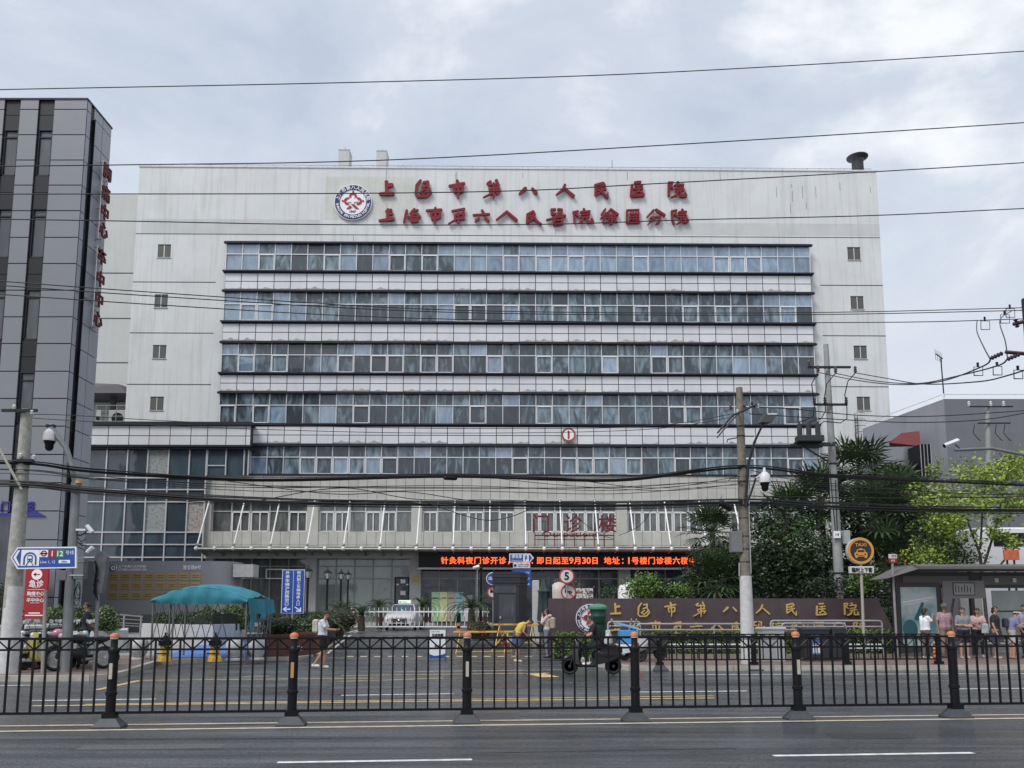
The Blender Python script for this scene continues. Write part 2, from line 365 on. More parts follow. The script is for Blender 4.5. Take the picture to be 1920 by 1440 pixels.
# ================================================================ ground
ASPH = bpy.data.materials.new('wet_asphalt'); ASPH.use_nodes = True
t = ASPH.node_tree; l = t.links; p = t.nodes['Principled BSDF']; tcn = t.nodes.new('ShaderNodeTexCoord')
mpn = t.nodes.new('ShaderNodeMapping'); mpn.inputs['Scale'].default_value = (.10, .42, 1); mpn.inputs['Rotation'].default_value = (0, 0, radians(-5.5)); l.new(tcn.outputs['Object'], mpn.inputs[0])
nA = t.nodes.new('ShaderNodeTexNoise'); nA.inputs['Scale'].default_value = 1.6; nA.inputs['Detail'].default_value = 6; nA.inputs['Roughness'].default_value = .6; l.new(mpn.outputs[0], nA.inputs['Vector'])
nB = t.nodes.new('ShaderNodeTexNoise'); nB.inputs['Scale'].default_value = 26; nB.inputs['Detail'].default_value = 6; p.inputs['Specular IOR Level'].default_value = .9; l.new(tcn.outputs['Object'], nB.inputs['Vector'])
vo = t.nodes.new('ShaderNodeTexVoronoi'); vo.inputs['Scale'].default_value = 42; l.new(tcn.outputs['Object'], vo.inputs['Vector'])
rA = t.nodes.new('ShaderNodeMapRange'); rA.inputs[1].default_value = .38; rA.inputs[2].default_value = .66; rA.inputs[3].default_value = .08; rA.inputs[4].default_value = .46; l.new(nA.outputs[0], rA.inputs[0])
rc = t.nodes.new('ShaderNodeValToRGB'); rc.color_ramp.elements[0].position = .35; rc.color_ramp.elements[0].color = (.040,.044,.051,1); rc.color_ramp.elements[1].position = .7; rc.color_ramp.elements[1].color = (.095,.100,.108,1); l.new(nA.outputs[0], rc.inputs[0])
mB = t.nodes.new('ShaderNodeMixRGB'); mB.blend_type = 'MULTIPLY'; mB.inputs[0].default_value = 1
rB = t.nodes.new('ShaderNodeMapRange'); rB.inputs[1].default_value = .3; rB.inputs[2].default_value = .7; rB.inputs[3].default_value = .45; rB.inputs[4].default_value = 1.7; l.new(nB.outputs[0], rB.inputs[0])
mpS = t.nodes.new('ShaderNodeMapping'); mpS.inputs['Scale'].default_value = (.07, 1.5, 1); mpS.inputs['Rotation'].default_value = (0, 0, radians(-5.5)); l.new(tcn.outputs['Object'], mpS.inputs[0])
nS = t.nodes.new('ShaderNodeTexNoise'); nS.inputs['Scale'].default_value = 1.7; nS.inputs['Detail'].default_value = 7; nS.inputs['Roughness'].default_value = .65; l.new(mpS.outputs[0], nS.inputs['Vector'])
rS = t.nodes.new('ShaderNodeMapRange'); rS.inputs[1].default_value = .36; rS.inputs[2].default_value = .6; rS.inputs[3].default_value = .35; rS.inputs[4].default_value = 1.2; l.new(nS.outputs[0], rS.inputs[0])
mS = t.nodes.new('ShaderNodeMixRGB'); mS.blend_type = 'MULTIPLY'; mS.inputs[0].default_value = 1; l.new(rc.outputs[0], mS.inputs[1]); l.new(rS.outputs[0], mS.inputs[2])
l.new(mS.outputs[0], mB.inputs[1]); l.new(rB.outputs[0], mB.inputs[2]); l.new(mB.outputs[0], p.inputs['Base Color']); l.new(rA.outputs[0], p.inputs['Roughness'])
bp = t.nodes.new('ShaderNodeBump'); bp.inputs['Strength'].default_value = .8; bp.inputs['Distance'].default_value = .016; l.new(vo.outputs[0], bp.inputs['Height']); l.new(bp.outputs[0], p.inputs['Normal'])
PAVE = bpy.data.materials.new('paving_brick'); PAVE.use_nodes = True
t = PAVE.node_tree; l = t.links; p = t.nodes['Principled BSDF']; tcn = t.nodes.new('ShaderNodeTexCoord')
bk = t.nodes.new('ShaderNodeTexBrick'); bk.inputs['Scale'].default_value = 3.2; bk.inputs['Color1'].default_value = (.23,.15,.125,1); bk.inputs['Color2'].default_value = (.17,.125,.115,1); bk.inputs['Mortar'].default_value = (.10,.09,.085,1); bk.inputs['Mortar Size'].default_value = .02
l.new(tcn.outputs['Object'], bk.inputs['Vector']); l.new(bk.outputs[0], p.inputs['Base Color']); p.inputs['Roughness'].default_value = .55
g = MB(); ys = [-60, 0, 10, 20, 27.5, 31, 35, 39, 42, 60, 100, 300, 1500]
for i in range(len(ys)-1):
    g.quad((-900, ys[i], gz(ys[i])), (900, ys[i], gz(ys[i])), (900, ys[i+1], gz(ys[i+1])), (-900, ys[i+1], gz(ys[i+1])))
setp(g.build('road', ASPH), kind='structure')
# pavements with kerbs
KERB = M('kerb_stone', (.36,.34,.30), .8, n=3, amt=.2, bump=.3)
def pavement(name, pts, kerbn, h=.13):
    m = MB(); b = [(x, y) for x, y in pts]
    vs = []; n = len(b)
    # top follows the terrain
    m.slab(b, -.05, h); setp(m.build(name, PAVE), kind='structure')
    k = MB()
    for i in range(kerbn):
        a, c = Vector((*b[i], 0)), Vector((*b[i+1], 0)); d = (c-a); Ln = d.length; d.normalize(); nn = Vector((d.y, -d.x, 0)); q = max(1, int(Ln/1.0))
        for j in range(q):
            u0, u1 = a+d*(Ln*j/q+.008), a+d*(Ln*(j+1)/q-.008)
            k.slab([(u0-nn*.14)[:2], (u0+nn*.012)[:2], (u1+nn*.012)[:2], (u1-nn*.14)[:2]], -.04, h+.006)
    setp(k.build('kerb', KERB), kind='structure')
kl = [G(-500,1279), G(60,1278), G(168,1277), G(205,1275), G(235,1268), G(262,1258), G(300,1246), G(440,1240), G(560,1238), G(600,1227)]
pl = [(q.x, q.y) for q in kl]; pl.append((pl[-1][0]-.3, 29.2)); pl.append((-60, 29.2)); pl.append((-60, pl[0][1]))
pavement('left_pavement', pl, 9)
krt = [G(1045,1222), G(1075,1236), G(1120,1250), G(1180,1258), G(1300,1258), G(1600,1257), G(1950,1256), G(2600,1255)]
pr = [(q.x, q.y) for q in krt]; pr.append((60, pr[-1][1])); pr.append((60, 31.5)); pr.append((pr[0][0], 31.5))
pavement('right_pavement', pr, 7)
# painted markings, each a thin sheet 4 mm above the ground
WL = M('road_paint_white', (.62,.62,.60), .6, n=6, amt=.35); YL = M('road_paint_yellow', (.55,.40,.16), .6, n=5, amt=.35)
YLW = M('road_paint_pale_yellow', (.62,.52,.36), .6, n=6, amt=.25)
BLUEP = M('blue_floor_paint', (.07,.17,.44), .6, n=2, amt=.12)
def strip(name, p0, p1, w, mat, lift=.004, seg=1):
    a, b = G(*p0), G(*p1); d = Vector((b.x-a.x, b.y-a.y, 0)); Ln = d.length; d.normalize(); nn = Vector((-d.y, d.x, 0))*w/2; m = MB()
    for i in range(seg):
        u, v = a+d*(Ln*i/seg), a+d*(Ln*(i+1)/seg)
        m.quad(*[(q.x, q.y, gz(q.y)+lift) for q in (u-nn, v-nn, v+nn, u+nn)])
    return setp(m.build(name, mat), kind='structure')
strip('centre_line', (-60,1372.5), (1980,1346.5), .10, YLW); strip('centre_line', (-60,1362.5), (1980,1339.5), .10, YLW)
strip('lane_line', (520,1430.5), (885,1425), .10, WL); strip('lane_line', (1450,1418), (1825,1412), .10, WL); strip('lane_line', (-420,1443), (-40,1438), .10, WL)
strip('lane_line', (60,1314), (292,1311), .12, WL); strip('lane_line', (640,1304), (850,1301), .12, WL); strip('lane_line', (1200,1298), (1400,1296), .12, WL); strip('lane_line', (1795,1292), (2050,1290), .12, WL)
strip('edge_line', (1290,1265), (2050,1263), .12, WL); strip('edge_line', (0,1286), (58,1285), .12, WL)
strip('yellow_line', (60,1324), (1340,1309), .13, YL); strip('yellow_line', (160,1321), (1340,1305), .1, YL)
strip('yellow_line', (180,1294), (262,1276), .14, YL); strip('yellow_line', (262,1276), (700,1272), .12, YL); strip('yellow_line', (640,1267), (1030,1262), .12, YL); strip('yellow_line', (1000,1262), (1032,1270), .5, YL)
strip('yellow_line', (640,1278), (830,1272), .12, YL); strip('edge_line', (740,1260), (1055,1256), .08, WL)
for yy, xa, xb, nn_ in ((1182.5, 683, 846, 10), (1194, 664, 910, 12), (1231, 650, 1010, 14)):
    for i in range(nn_):
        a = xa+(xb-xa)*i/nn_; strip('speed_hump_dash', (a, yy), (a+(xb-xa)/nn_*.5, yy), .28 if yy < 1200 else .22, YLW)
strip('driveway_edge_line', (598,1226), (672,1181), .14, YLW, seg=6); strip('driveway_edge_line', (612,1226), (681,1181), .12, WL, seg=6)
bm_ = MB(); bl = [G(292,1240), G(380,1208), G(440,1190), G(470,1180), G(545,1176), G(548,1186), G(505,1212), G(500,1239)]
bm_.quad(*[(q.x, q.y, max(gz(q.y), .13 if q.y < 29.2 else 0)+.01) for q in bl]); setp(bm_.build('blue_ramp_floor', BLUEP), kind='structure')
fore = MB(); CONCF = M('forecourt_concrete', (.25,.25,.24), .7, n=1.2, amt=.15)
fp = [(-40, 29.3), (-9.0, 29.3), (-8.6, 42), (-40, 42)]
fore.quad(*[(x, y, gz(y)+.006) for x, y in fp]); setp(fore.build('left_forecourt', CONCF), kind='structure')
pch = MB()
for (a, b, c, d_) in ((560,800,1240,1252), (930,1180,1272,1284), (300,520,1288,1298), (1480,1700,1272,1281), (60,240,1392,1420), (1100,1300,1380,1402)):
    pass
TARP = M('asphalt_repair', (.030,.031,.034), .42, n=30, amt=.5, bump=.9, bs=60); TARL = M('asphalt_repair_pale', (.10,.10,.105), .6, n=24, amt=.4, bump=.9, bs=60)
strip('asphalt_patch', (150,1402), (420,1399), .35, TARL, .002); strip('asphalt_patch', (1240,1284), (1500,1282), .8, TARP, .002); strip('asphalt_patch', (620,1290), (760,1288), .6, TARL, .002); strip('asphalt_patch', (1560,1381), (1700,1379), .5, TARP, .002)
strip('crack_seal', (-40,1388), (700,1384), .035, TARP, .0025); strip('crack_seal', (900,1412), (1380,1403), .03, TARP, .0025)
# manhole cover
mh = G(480,1269); m = MB(); m.lathe([(.36, 0), (.36, .006), (.33, .008)], (mh.x, mh.y, 0.002), 24); setp(m.build('manhole_cover', M('manhole', (.14,.14,.13), .6, n=20, amt=.2)), kind='structure')
# ================================================================ hospital building
BY, BPSI = 62.0, math.atan2(0.72, 58.7)
b0 = W(262, 313, BY); HB = thing('hospital_building', 'long white eight-storey hospital building with ribbon windows, red brush lettering and a round emblem', 'building', (b0.x, BY, .6), BPSI)
_bu = Vector((cos(BPSI), sin(BPSI), 0)); _bn = Vector((-sin(BPSI), cos(BPSI), 0)); _bo = Vector((b0.x, BY, .6))
def FL(px, py, d=0.):
    r = ray(px, py); o = Vector((0, 0, CAMH)); tt = ((_bo + _bn*d - o).dot(_bn)) / r.dot(_bn); q = o + r*tt - _bo
    return q.dot(_bu), q.z
uR, zTop = FL(1643, 322); _, zTop0 = FL(262, 313); ZT = (zTop+zTop0)/2
DR = -.45                                  # ribbon bands stand proud of the wall
m = MB(); m.box(0, uR, 0, 18, -.6, ZT); m.box(-.06, uR+.06, -.06, .35, ZT, ZT+.12)
hw = m.build('wall', WALL, HB)
# horizontal score lines in the render either side of the ribbons
uA, _ = FL(420, 455); uB, _ = FL(1520, 458)
m = MB().mat(GAP)
for y in (442,): z = FL(960, y)[1]; m.box(.0, uR, -.006, .02, z-.03, z+.03)
for y in (532, 627, 723, ): z = FL(960, y)[1]; m.box(0, uA-.5, -.006, .02, z-.035, z+.035); m.box(uB+.6, uR, -.006, .02, z-.035, z+.035)
m.build('render_joint', None, HB)
rows = [(460, 510, 479), (550, 604, 572), (646, 700, 667), (740, 795, 761), (838, 890, 858)]
NB = 36; u0r = FL(424, 480, DR)[0]; u1r = FL(1518, 480, DR)[0]
def ribbon(i, ya, yb, yt, u0, u1, nb, d=DR, gm=GLASS):
    z1, z0, zt = FL(960, ya, d)[1], FL(960, yb, d)[1], FL(960, yt, d)[1]
    f = MB(); w = (u1-u0)/nb; random.seed(40+i)
    f.mat(ALU)
    for k in range(nb+1): x = u0+k*w; f.box(x-.028, x+.028, d-.03, d+.12, z0, z1)
    f.box(u0, u1, d-.02, d+.1, zt-.035, zt+.035)
    f.mat(DARKM); f.box(u0-.16, u1+.2, d-.22, d+.05, z1, z1+.12); f.box(u0-.1, u1+.14, d-.10, d+.05, z1+.12, z1+.2)
    f.box(u0-.16, u1+.2, d-.26, d+.05, z0-.14, z0-.03); f.box(u0-.1, u1+.14, d-.12, d+.05, z0-.24, z0-.17)
    f.mat(WHITE)
    for k in range(nb):
        if random.random() < .24:
            a, b = u0+k*w+.05, u0+(k+1)*w-.05
            for q in ((a, a+.045, z0+.03, zt-.04), (b-.045, b, z0+.03, zt-.04), (a, b, z0+.03, z0+.075), (a, b, zt-.085, zt-.04)): f.box(q[0], q[1], d-.05, d+.05, q[2], q[3])
    wn = f.build('ribbon_window', None, HB)
    gl = MB()
    for k in range(nb):
        for za, zb in ((z0-.02, zt), (zt, z1+.02)):
            tx, tz = random.uniform(-.02, .02), random.uniform(-.02, .02); a, b = u0+k*w, u0+(k+1)*w
            gm_ = gm
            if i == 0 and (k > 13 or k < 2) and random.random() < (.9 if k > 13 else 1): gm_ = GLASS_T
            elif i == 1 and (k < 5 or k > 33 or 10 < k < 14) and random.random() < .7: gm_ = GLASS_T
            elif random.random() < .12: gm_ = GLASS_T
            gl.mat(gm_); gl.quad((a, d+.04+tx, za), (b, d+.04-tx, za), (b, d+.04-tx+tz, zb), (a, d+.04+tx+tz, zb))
    gl.build('glass', None, wn)
def spandrel(ya, yb, u0, u1, nb, d=DR):
    z1, z0 = FL(960, ya, d)[1], FL(960, yb, d)[1]; zm = (z0+z1)/2; s = MB(); w = (u1-u0)/nb
    s.mat(GAP).box(u0, u1, d-.02, .02, z0, z1); s.mat(PANEL)
    for k in range(nb):
        for a, b in ((z0+.02, zm-.03), (zm+.03, z1-.02)): s.box(u0+k*w+.03, u0+(k+1)*w-.03, d-.05, d-.015, a, b)
    s.build('spandrel_panel', None, HB)
for i, (a, b, c) in enumerate(rows[:4]): ribbon(i, a, b, c, u0r, u1r, NB)
for i in range(3): spandrel(rows[i][1]+5.0, rows[i+1][0]-4.2, u0r, u1r, NB)
uL5 = FL(470, 860, DR-.1)[0]; wb = (u1r-u0r)/NB
ribbon(4, *rows[4], uL5, u1r, 35, DR-.1)
spandrel(801, 833, uL5, u1r+.1, 35, DR-.1)
# grime waves along the foot of each band of white panels
GRIME = M('panel_grime', (.33,.335,.33), .8, n=3, amt=.2); random.seed(61)
for y_, d_, ua_, ub_, nb_ in [(rows[i+1][0]-4.2, DR, u0r, u1r, NB) for i in range(3)] + [(833, DR-.1, uL5, u1r+.1, 35)]:
    zz = FL(960, y_, d_)[1]; m = MB().mat(GRIME); w = (ub_-ua_)/nb_
    for k in range(nb_):
        if random.random() < .2: continue
        a_ = ua_+k*w+.04; b_ = a_+w-.08; h0, h1 = random.uniform(.06,.2), random.uniform(.06,.2); hm_ = random.uniform(.06,.3)
        m.prism([(a_, zz+.022), (b_, zz+.022), (b_, zz+h1), (a_+(b_-a_)*.72, zz+.06+hm_*.3), (a_+(b_-a_)*.5, zz+hm_), (a_+(b_-a_)*.25, zz+.05+hm_*.2), (a_, zz+h0)], d_-.053, d_-.0505)
    m.build('panel_grime', None, HB)
# repainted patches and dark drips on the upper wall
PATCH = M('repaint_patch', (.555,.565,.525), .85, n=.8, amt=.08, streak=.5); PATCH2 = M('repaint_patch_grey', (.52,.53,.52), .85, n=.8, amt=.06, streak=.3)
def wrect(x0, y0, x1, y1, mt, t=.004):
    a_, b_ = FL(x0, y1), FL(x1, y0); m = MB().mat(mt).box(a_[0], b_[0], -t, .0, a_[1], b_[1]); m.build('wall_patch', None, HB)
wrect(608, 332, 776, 412, PATCH); wrect(1240, 420, 1648, 440, PATCH2); wrect(264, 412, 600, 440, PATCH2, .003)
random.seed(8)
for px_, y0_, y1_ in ((1484,345,352),(1486,358,378),(1505,348,372),(1530,349,372),(1575,343,358),(1482,382,400),(1632,350,362),(1456,350,370),(856,322,336),(854,324,336),(724,318,338),(725,380,398),(662,440,452),(1041,432,440),(1350,321,337),(980,324,334),(1176,322,338),(1512,380,392)):
    a_, b_ = FL(px_, y1_), FL(px_+.8, y0_); m = MB().mat(M('drip_stain', (.16,.16,.15), .9)).box(a_[0], a_[0]+.03, -.007, 0, a_[1], b_[1]); m.build('drip_stain', None, HB)
# small louvred windows on the two plain ends
for px, py in ((308,471), (302,565), (299,660), (294,757), (1601,476), (1607,568), (1613,661), (1619,757)):
    u, z = FL(px, py); w_ = MB(); w_.mat(ALU)
    for q in ((-.03,.03,-.48,.48),): w_.box(u+q[0], u+q[1], -.02, .05, z+q[2], z+q[3])
    w_.mat(GAP).box(u-.5, u+.5, -.006, .03, z-.5, z+.5)
    w_.mat(GAP).box(u-.52, u+.52, -.02, -.008, z+.5, z+.56).mat(CONCL).box(u-.55, u+.55, -.06, .0, z-.56, z-.5)
    wn = w_.build('window', None, HB); s = MB()
    for k in range(12): s.box(u-.46, u+.46, -.014, -.002, z-.44+k*.073, z-.44+k*.073+.05)
    s.mat(SLAT); s.m = [0]*len(s.f); s.build('louvre', None, wn)
# roof furniture
for x0, x1, yt, yb in ((635,655,281,318), (706,725,283,318), (745,763,313,319)):
    a, z1 = FL(x0, yt, 3); b, _ = FL(x1, yt, 3); m = MB().mat(CONCL); m.box(a, b, 3, 4.2, ZT-.1, z1); m.mat(CONCL).box(a-.03, b+.03, 2.97, 4.23, z1, z1+.05); m.mat(DARKM).tube([((a+b)/2, 3.5, z1), ((a+b)/2, 3.5, z1+.5)], .015, 5); m.build('chimney', None, HB)
u, z1 = FL(1609, 290, 3); m = MB(); m.lathe([(.5, ZT-.1), (.47, z1-.5), (.52, z1-.36), (.85, z1-.2), (.88, z1-.12), (.5, z1)], (u, 3.2, 0), 20); m.build('exhaust_stack', M('stack_metal', (.03,.028,.032), .5), HB, True)
m = MB().mat(DARKM); u, z = FL(1147, 303, .5); m.tube([(u, .3, ZT), (u, .3, z)], .02, 5); m.ball((u+.25, .3, ZT+.15), .14)
for k in range(58): m.box(k+.5, k+.52, .15, .17, ZT+.1, ZT+.34)
m.tube([(0.3, .16, ZT+.33), (uR-.3, .16, ZT+.33)], .015, 4); m.build('roof_rail', None, HB)
# set-back side block on the left
uS, zS = FL(175, 365, 4); m = MB().mat(WALL2); uE = -.0
m.box(uS-6, -.0, 4, 16, 0, zS); hs = m.build('side_wall', None, HB)
m = MB().mat(GAP)
for y in (512, 597, 680): z = FL(220, y, 4)[1]; m.box(uS-6, -.01, 3.985, 4.02, z-.04, z+.04)
m.build('render_joint', None, HB)
ua, za = FL(175, 715, 1.2); ub, _ = FL(240, 715, 1.2)
m = MB().mat(M('canopy_dark', (.06,.055,.065), .5)); zc = FL(200, 738, 1.2)[1]
m.add([(ua-3, 1.0, zc), (ub, 1.0, zc), (ub, 4.1, zc), (ua-3, 4.1, zc), (ua-3, 1.3, za), (ub-1.1, 2.0, za), (ub-.2, 4.1, za), (ua-3, 4.1, za)], [(3,2,1,0),(4,5,6,7),(0,1,5,4),(1,2,6,5),(2,3,7,6),(3,0,4,7)])
m.build('rooftop_canopy', None, HB)
zf = FL(200, 797, .2)[1]; m = MB().mat(M('canopy_dark')); u = FL(212, 760, 2.5)[0]; m.box(u-.18, u+.18, 2.4, 2.7, zf, zc); m.build('canopy_column', None, HB)
m = MB().mat(M('rail_grey', (.25,.25,.25), .4)); u0, u1 = FL(181, 775, .5)[0], FL(238, 775, .5)[0]
for h in (.35, .75, 1.15, 1.6): m.tube([(u0, .4, zf+h), (u1, .4, zf+h), (u1, 2.2, zf+h)], .02, 6)
for k in range(4): m.tube([(u0+(u1-u0)*k/3, .4, zf), (u0+(u1-u0)*k/3, .4, zf+1.6)], .035, 6)
m.build('railing', None, HB)
for k, (a, b) in enumerate(((205,238), (180,190))):
    x0, x1 = FL(a, 780, 1)[0], FL(b, 780, 1)[0]; m = MB().mat(M('ac_case', (.4,.41,.4), .5)); m.box(x0, x1, .9, 1.5, zf+.1, zf+1.35, .02); cx = (x0+x1)/2
    m.mat(BLACK).disc((cx, .88, zf+.7), min(.45, (x1-x0)*.4), -.01, .02, 20); m.build('air_conditioner', None, HB)
# ---- glazed wing on the left
DW = -1.3
uw0, uw1 = FL(120, 840, DW)[0], FL(470, 815, DW)[0]; uwg1 = FL(385, 960, DW+.25)[0]
zb1, zb0 = FL(300, 798, DW)[1], FL(300, 835, DW)[1]; zw0 = FL(300, 1060, DW)[1]
m = MB().mat(PANEL)
xs = [FL(q, 815, DW)[0] for q in (120, 160, 203, 242, 280, 319, 358, 389, 424, 461, 470)]
m.mat(GAP).box(uw0, uw1-.02, DW+.04, .5, zb0, zb1); zmid = FL(300, 817, DW)[1]; m.mat(PANEL)
for i in range(len(xs)-1):
    for a, b in ((zb0+.05, zmid-.03), (zmid+.03, zb1-.03)): m.box(xs[i]+.03, xs[i+1]-.03, DW-.0, DW+.05, a, b)
m.mat(DARKM).box(uw0, uw1+.12, DW-.16, .4, zb1, zb1+.16).box(uw0, uw1+.06, DW-.06, .4, zb1+.16, zb1+.3); m.box(uw0, uw1+.1, DW-.14, .4, zb0-.13, zb0).box(uw0, uw1+.05, DW-.05, .4, zb0-.28, zb0-.16)
m.build('fascia_band', None, HB)
m = MB(); m.mat(WALL2).box(uw0, uw1-.1, .1, 3.9, 0, zb1-.05); m.build('wing_core', None, HB)
DG = DW+.25; f = MB().mat(ALU); gl = MB(); xs2 = [FL(q, 870, DG)[0] for q in (120, 162, 200, 239, 277, 316, 355, 387)]; zl = [FL(300, q, DG)[1] for q in (840, 896, 918, 941, 998, 1021, 1045, 1075, 1110, 1165)]
for x in xs2: f.box(x-.045, x+.045, DG-.06, DG+.1, zl[-1], zl[0])
for z in zl: f.box(uw0, xs2[-1], DG-.045, DG+.08, z-.045, z+.045)
wf = f.build('curtain_wall', None, HB); random.seed(5)
for i in range(len(xs2)-1):
    for j in range(len(zl)-1):
        tx = random.uniform(-.015, .015); gl.mat(TILEREF if (i, j) in ((4, 0), (4, 3), (6, 3)) else GLASS_W)
        gl.quad((xs2[i], DG+.04+tx, zl[j+1]), (xs2[i+1], DG+.04-tx, zl[j+1]), (xs2[i+1], DG+.04-tx, zl[j]), (xs2[i], DG+.04+tx, zl[j]))
gl.build('glass', None, wf)
# upper-right strip of the wing, x 389-468
xs3 = [FL(q, 860, DG)[0] for q in (389, 424, 458, 466)]; f = MB().mat(ALU); za_, zb_ = FL(430, 840, DG)[1], FL(430, 891, DG)[1]; gl = MB()
for x in xs3: f.box(x-.04, x+.04, DG-.06, DG+.1, zb_, za_)
f.box(xs3[0], xs3[1], DG-.04, DG+.05, FL(400, 873, DG)[1]-.04, FL(400, 873, DG)[1]+.04); f.mat(WALL2).box(xs3[0], xs3[-1]-.05, DG+.12, .3, zb_, za_); wf = f.build('window', None, HB)
for i in range(3): gl.mat(GLASS_W).quad((xs3[i], DG+.05, zb_), (xs3[i+1], DG+.03, zb_), (xs3[i+1], DG+.03, za_), (xs3[i], DG+.05, za_))
gl.build('glass', None, wf)
# ---- stone-clad podium
DP = -.75; up0, up1 = FL(384, 960, DP)[0], FL(1760, 960, DP)[0]
zP = {k: FL(960, k, DP)[1] for k in (892, 937, 941, 997, 1023, 1042, 1066)}
m = MB(); m.mat(GAP).box(up0, up1, DP+.06, 0.5, zP[937]-.1, zP[892]); m.box(up0, up1, DP+.06, .5, zP[1042], zP[997]-.05)
m.mat(STONE); w = (FL(1000, 915, DP)[0]-FL(982.3, 915, DP)[0]); nn_ = int((up1-up0)/w)
for k in range(nn_+1):
    a, b = up0+k*w+.012, min(up0+(k+1)*w-.012, up1)
    if b <= a: continue
    zz = (zP[892]-zP[937])
    m.box(a, b, DP, DP+.08, zP[892]-zz*.5+.012, zP[892]); m.box(a, b, DP, DP+.08, zP[937]+.0, zP[892]-zz*.5-.012)
    m.box(a, b, DP, DP+.08, zP[1023]+.05, zP[997]-.0)
    m.box(a, b, DP, DP+.08, zP[1042], zP[1023]+.03)
m.mat(DARKM).box(up0, up1, DP-.05, .3, zP[892], zP[892]+.12)
m.mat(STONE).box(up0, up1, DP-.09, DP+.02, zP[937]-.1, zP[937]+.02)
m.build('stone_cladding', None, HB)
piers = [(385,396), (576,597), (772,791), (965,983), (1156,1176), (1350,1370), (1545,1562)]
m = MB().mat(STONE); zt_, zb2 = zP[937]-.1, zP[997]
for a, b in piers: m = MB().mat(STONE); m.box(FL(a, 960, DP)[0], FL(b, 960, DP)[0], DP-.02, .2, zP[1023]+.02, zt_); m.build('stone_pier', None, HB)
random.seed(11)
bays = [(396,576), (597,772), (791,965), (983,1156), (1176,1350), (1370,1545), (1562,1740)]
for bi, (a, b) in enumerate(bays):
    d = DP+.3; u0, u1 = FL(a, 960, DP)[0]+.01, FL(b, 960, DP)[0]-.01; zt2 = FL(960, 959.5, d)[1]; n_ = 6 if bi else 5; ww = (u1-u0)/n_; f = MB().mat(ALU)
    xsb = [u0+k*ww for k in range(n_+1)]
    for x in xsb: f.box(max(u0, x-.04), min(u1, x+.04), d-.04, d+.08, zb2, zt_)
    f.box(u0, u1, d-.03, d+.06, zt2-.035, zt2+.035)
    f.mat(WHITE)
    for k in range(n_):
        if (k+bi) % 3 != 0 or bi > 2:
            a_, b_ = xsb[k]+.05, xsb[k+1]-.05; c_ = (a_+b_)/2
            for q in ((a_, a_+.07, zb2, zt2-.04), (b_-.07, b_, zb2, zt2-.04), (a_, b_, zb2+.01, zb2+.08), (a_, b_, zt2-.11, zt2-.04), (c_-.035, c_+.035, zb2, zt2-.04)): f.box(q[0], q[1], d-.07, d+.02, q[2], q[3])
    wn = f.build('podium_window', None, HB); gl = MB().mat(GLASS_P)
    for k in range(n_):
        for p_, q_ in ((zb2, zt2), (zt2, zt_)): tx = random.uniform(-.01, .01); gl.quad((xsb[k], d+.03+tx, p_), (xsb[k+1], d+.03, p_), (xsb[k+1], d+.03, q_), (xsb[k], d+.03+tx, q_))
    gl.build('glass', None, wn)
# canopy with brackets and tie rods
DC = -3.1; uc0, zc0 = FL(368, 1029, DC); uc1, _ = FL(1560, 1024, DC); CAN = M('canopy_steel', (.34,.33,.30), .45, metal=.3, n=3, amt=.2)
m = MB().mat(CAN); m.tube([(uc0, DC, zc0), (uc1, DC, zc0)], .11, 8); m.tube([(uc0, DC+.8, zc0-.08), (uc1, DC+.8, zc0-.08)], .06, 6); m.tube([(uc0, DC+1.6, zc0-.12), (uc1, DC+1.6, zc0-.12)], .06, 6)
m.mat(M('canopy_glass', (.22,.22,.20), .3, n=1, amt=.3, coat=.6)).box(uc0-.1, uc1, DC-.1, DP-.02, zc0+.12, zc0+.15)
m.mat(STONE).box(up0, up1, DP-.3, DP-.021, zc0-.55, zc0-.14)
cp = m.build('canopy', None, HB); random.seed(3)
nbr = 35; stp = FL(404, 1029, DC)[0]-FL(369.5, 1029, DC)[0]; br = MB().mat(CAN); tips = MB().mat(WHITE)
for k in range(nbr):
    u = uc0+k*stp; br = MB().mat(CAN)
    br.add([(u-.05, DC, zc0-.02), (u+.05, DC, zc0-.02), (u+.05, DC, zc0+.06), (u-.05, DC, zc0+.06), (u-.05, DP-.05, zc0-.45), (u+.05, DP-.05, zc0-.45), (u+.05, DP-.05, zc0-.1), (u-.05, DP-.05, zc0-.1)], [(0,1,2,3),(7,6,5,4),(0,4,5,1),(1,5,6,2),(2,6,7,3),(3,7,4,0)])
    br.mat(WHITE).ball((u, DC-.06, zc0+.02), .15, 8, 5); br.build('bracket', None, cp)
ztr = FL(960, 938, DP)[1]
for k in range(0, nbr, 2):
    u = uc0+k*stp; m = MB().mat(WHITE); m.tube([(u, DC+.05, zc0+.1), (u, DP-.12, ztr)], .055, 8); m.mat(CAN).ball((u, DC+.1, zc0+.3), .12, 8, 5).ball((u, DP-.12, ztr), .1, 8, 5); m.build('tie_rod', None, HB)
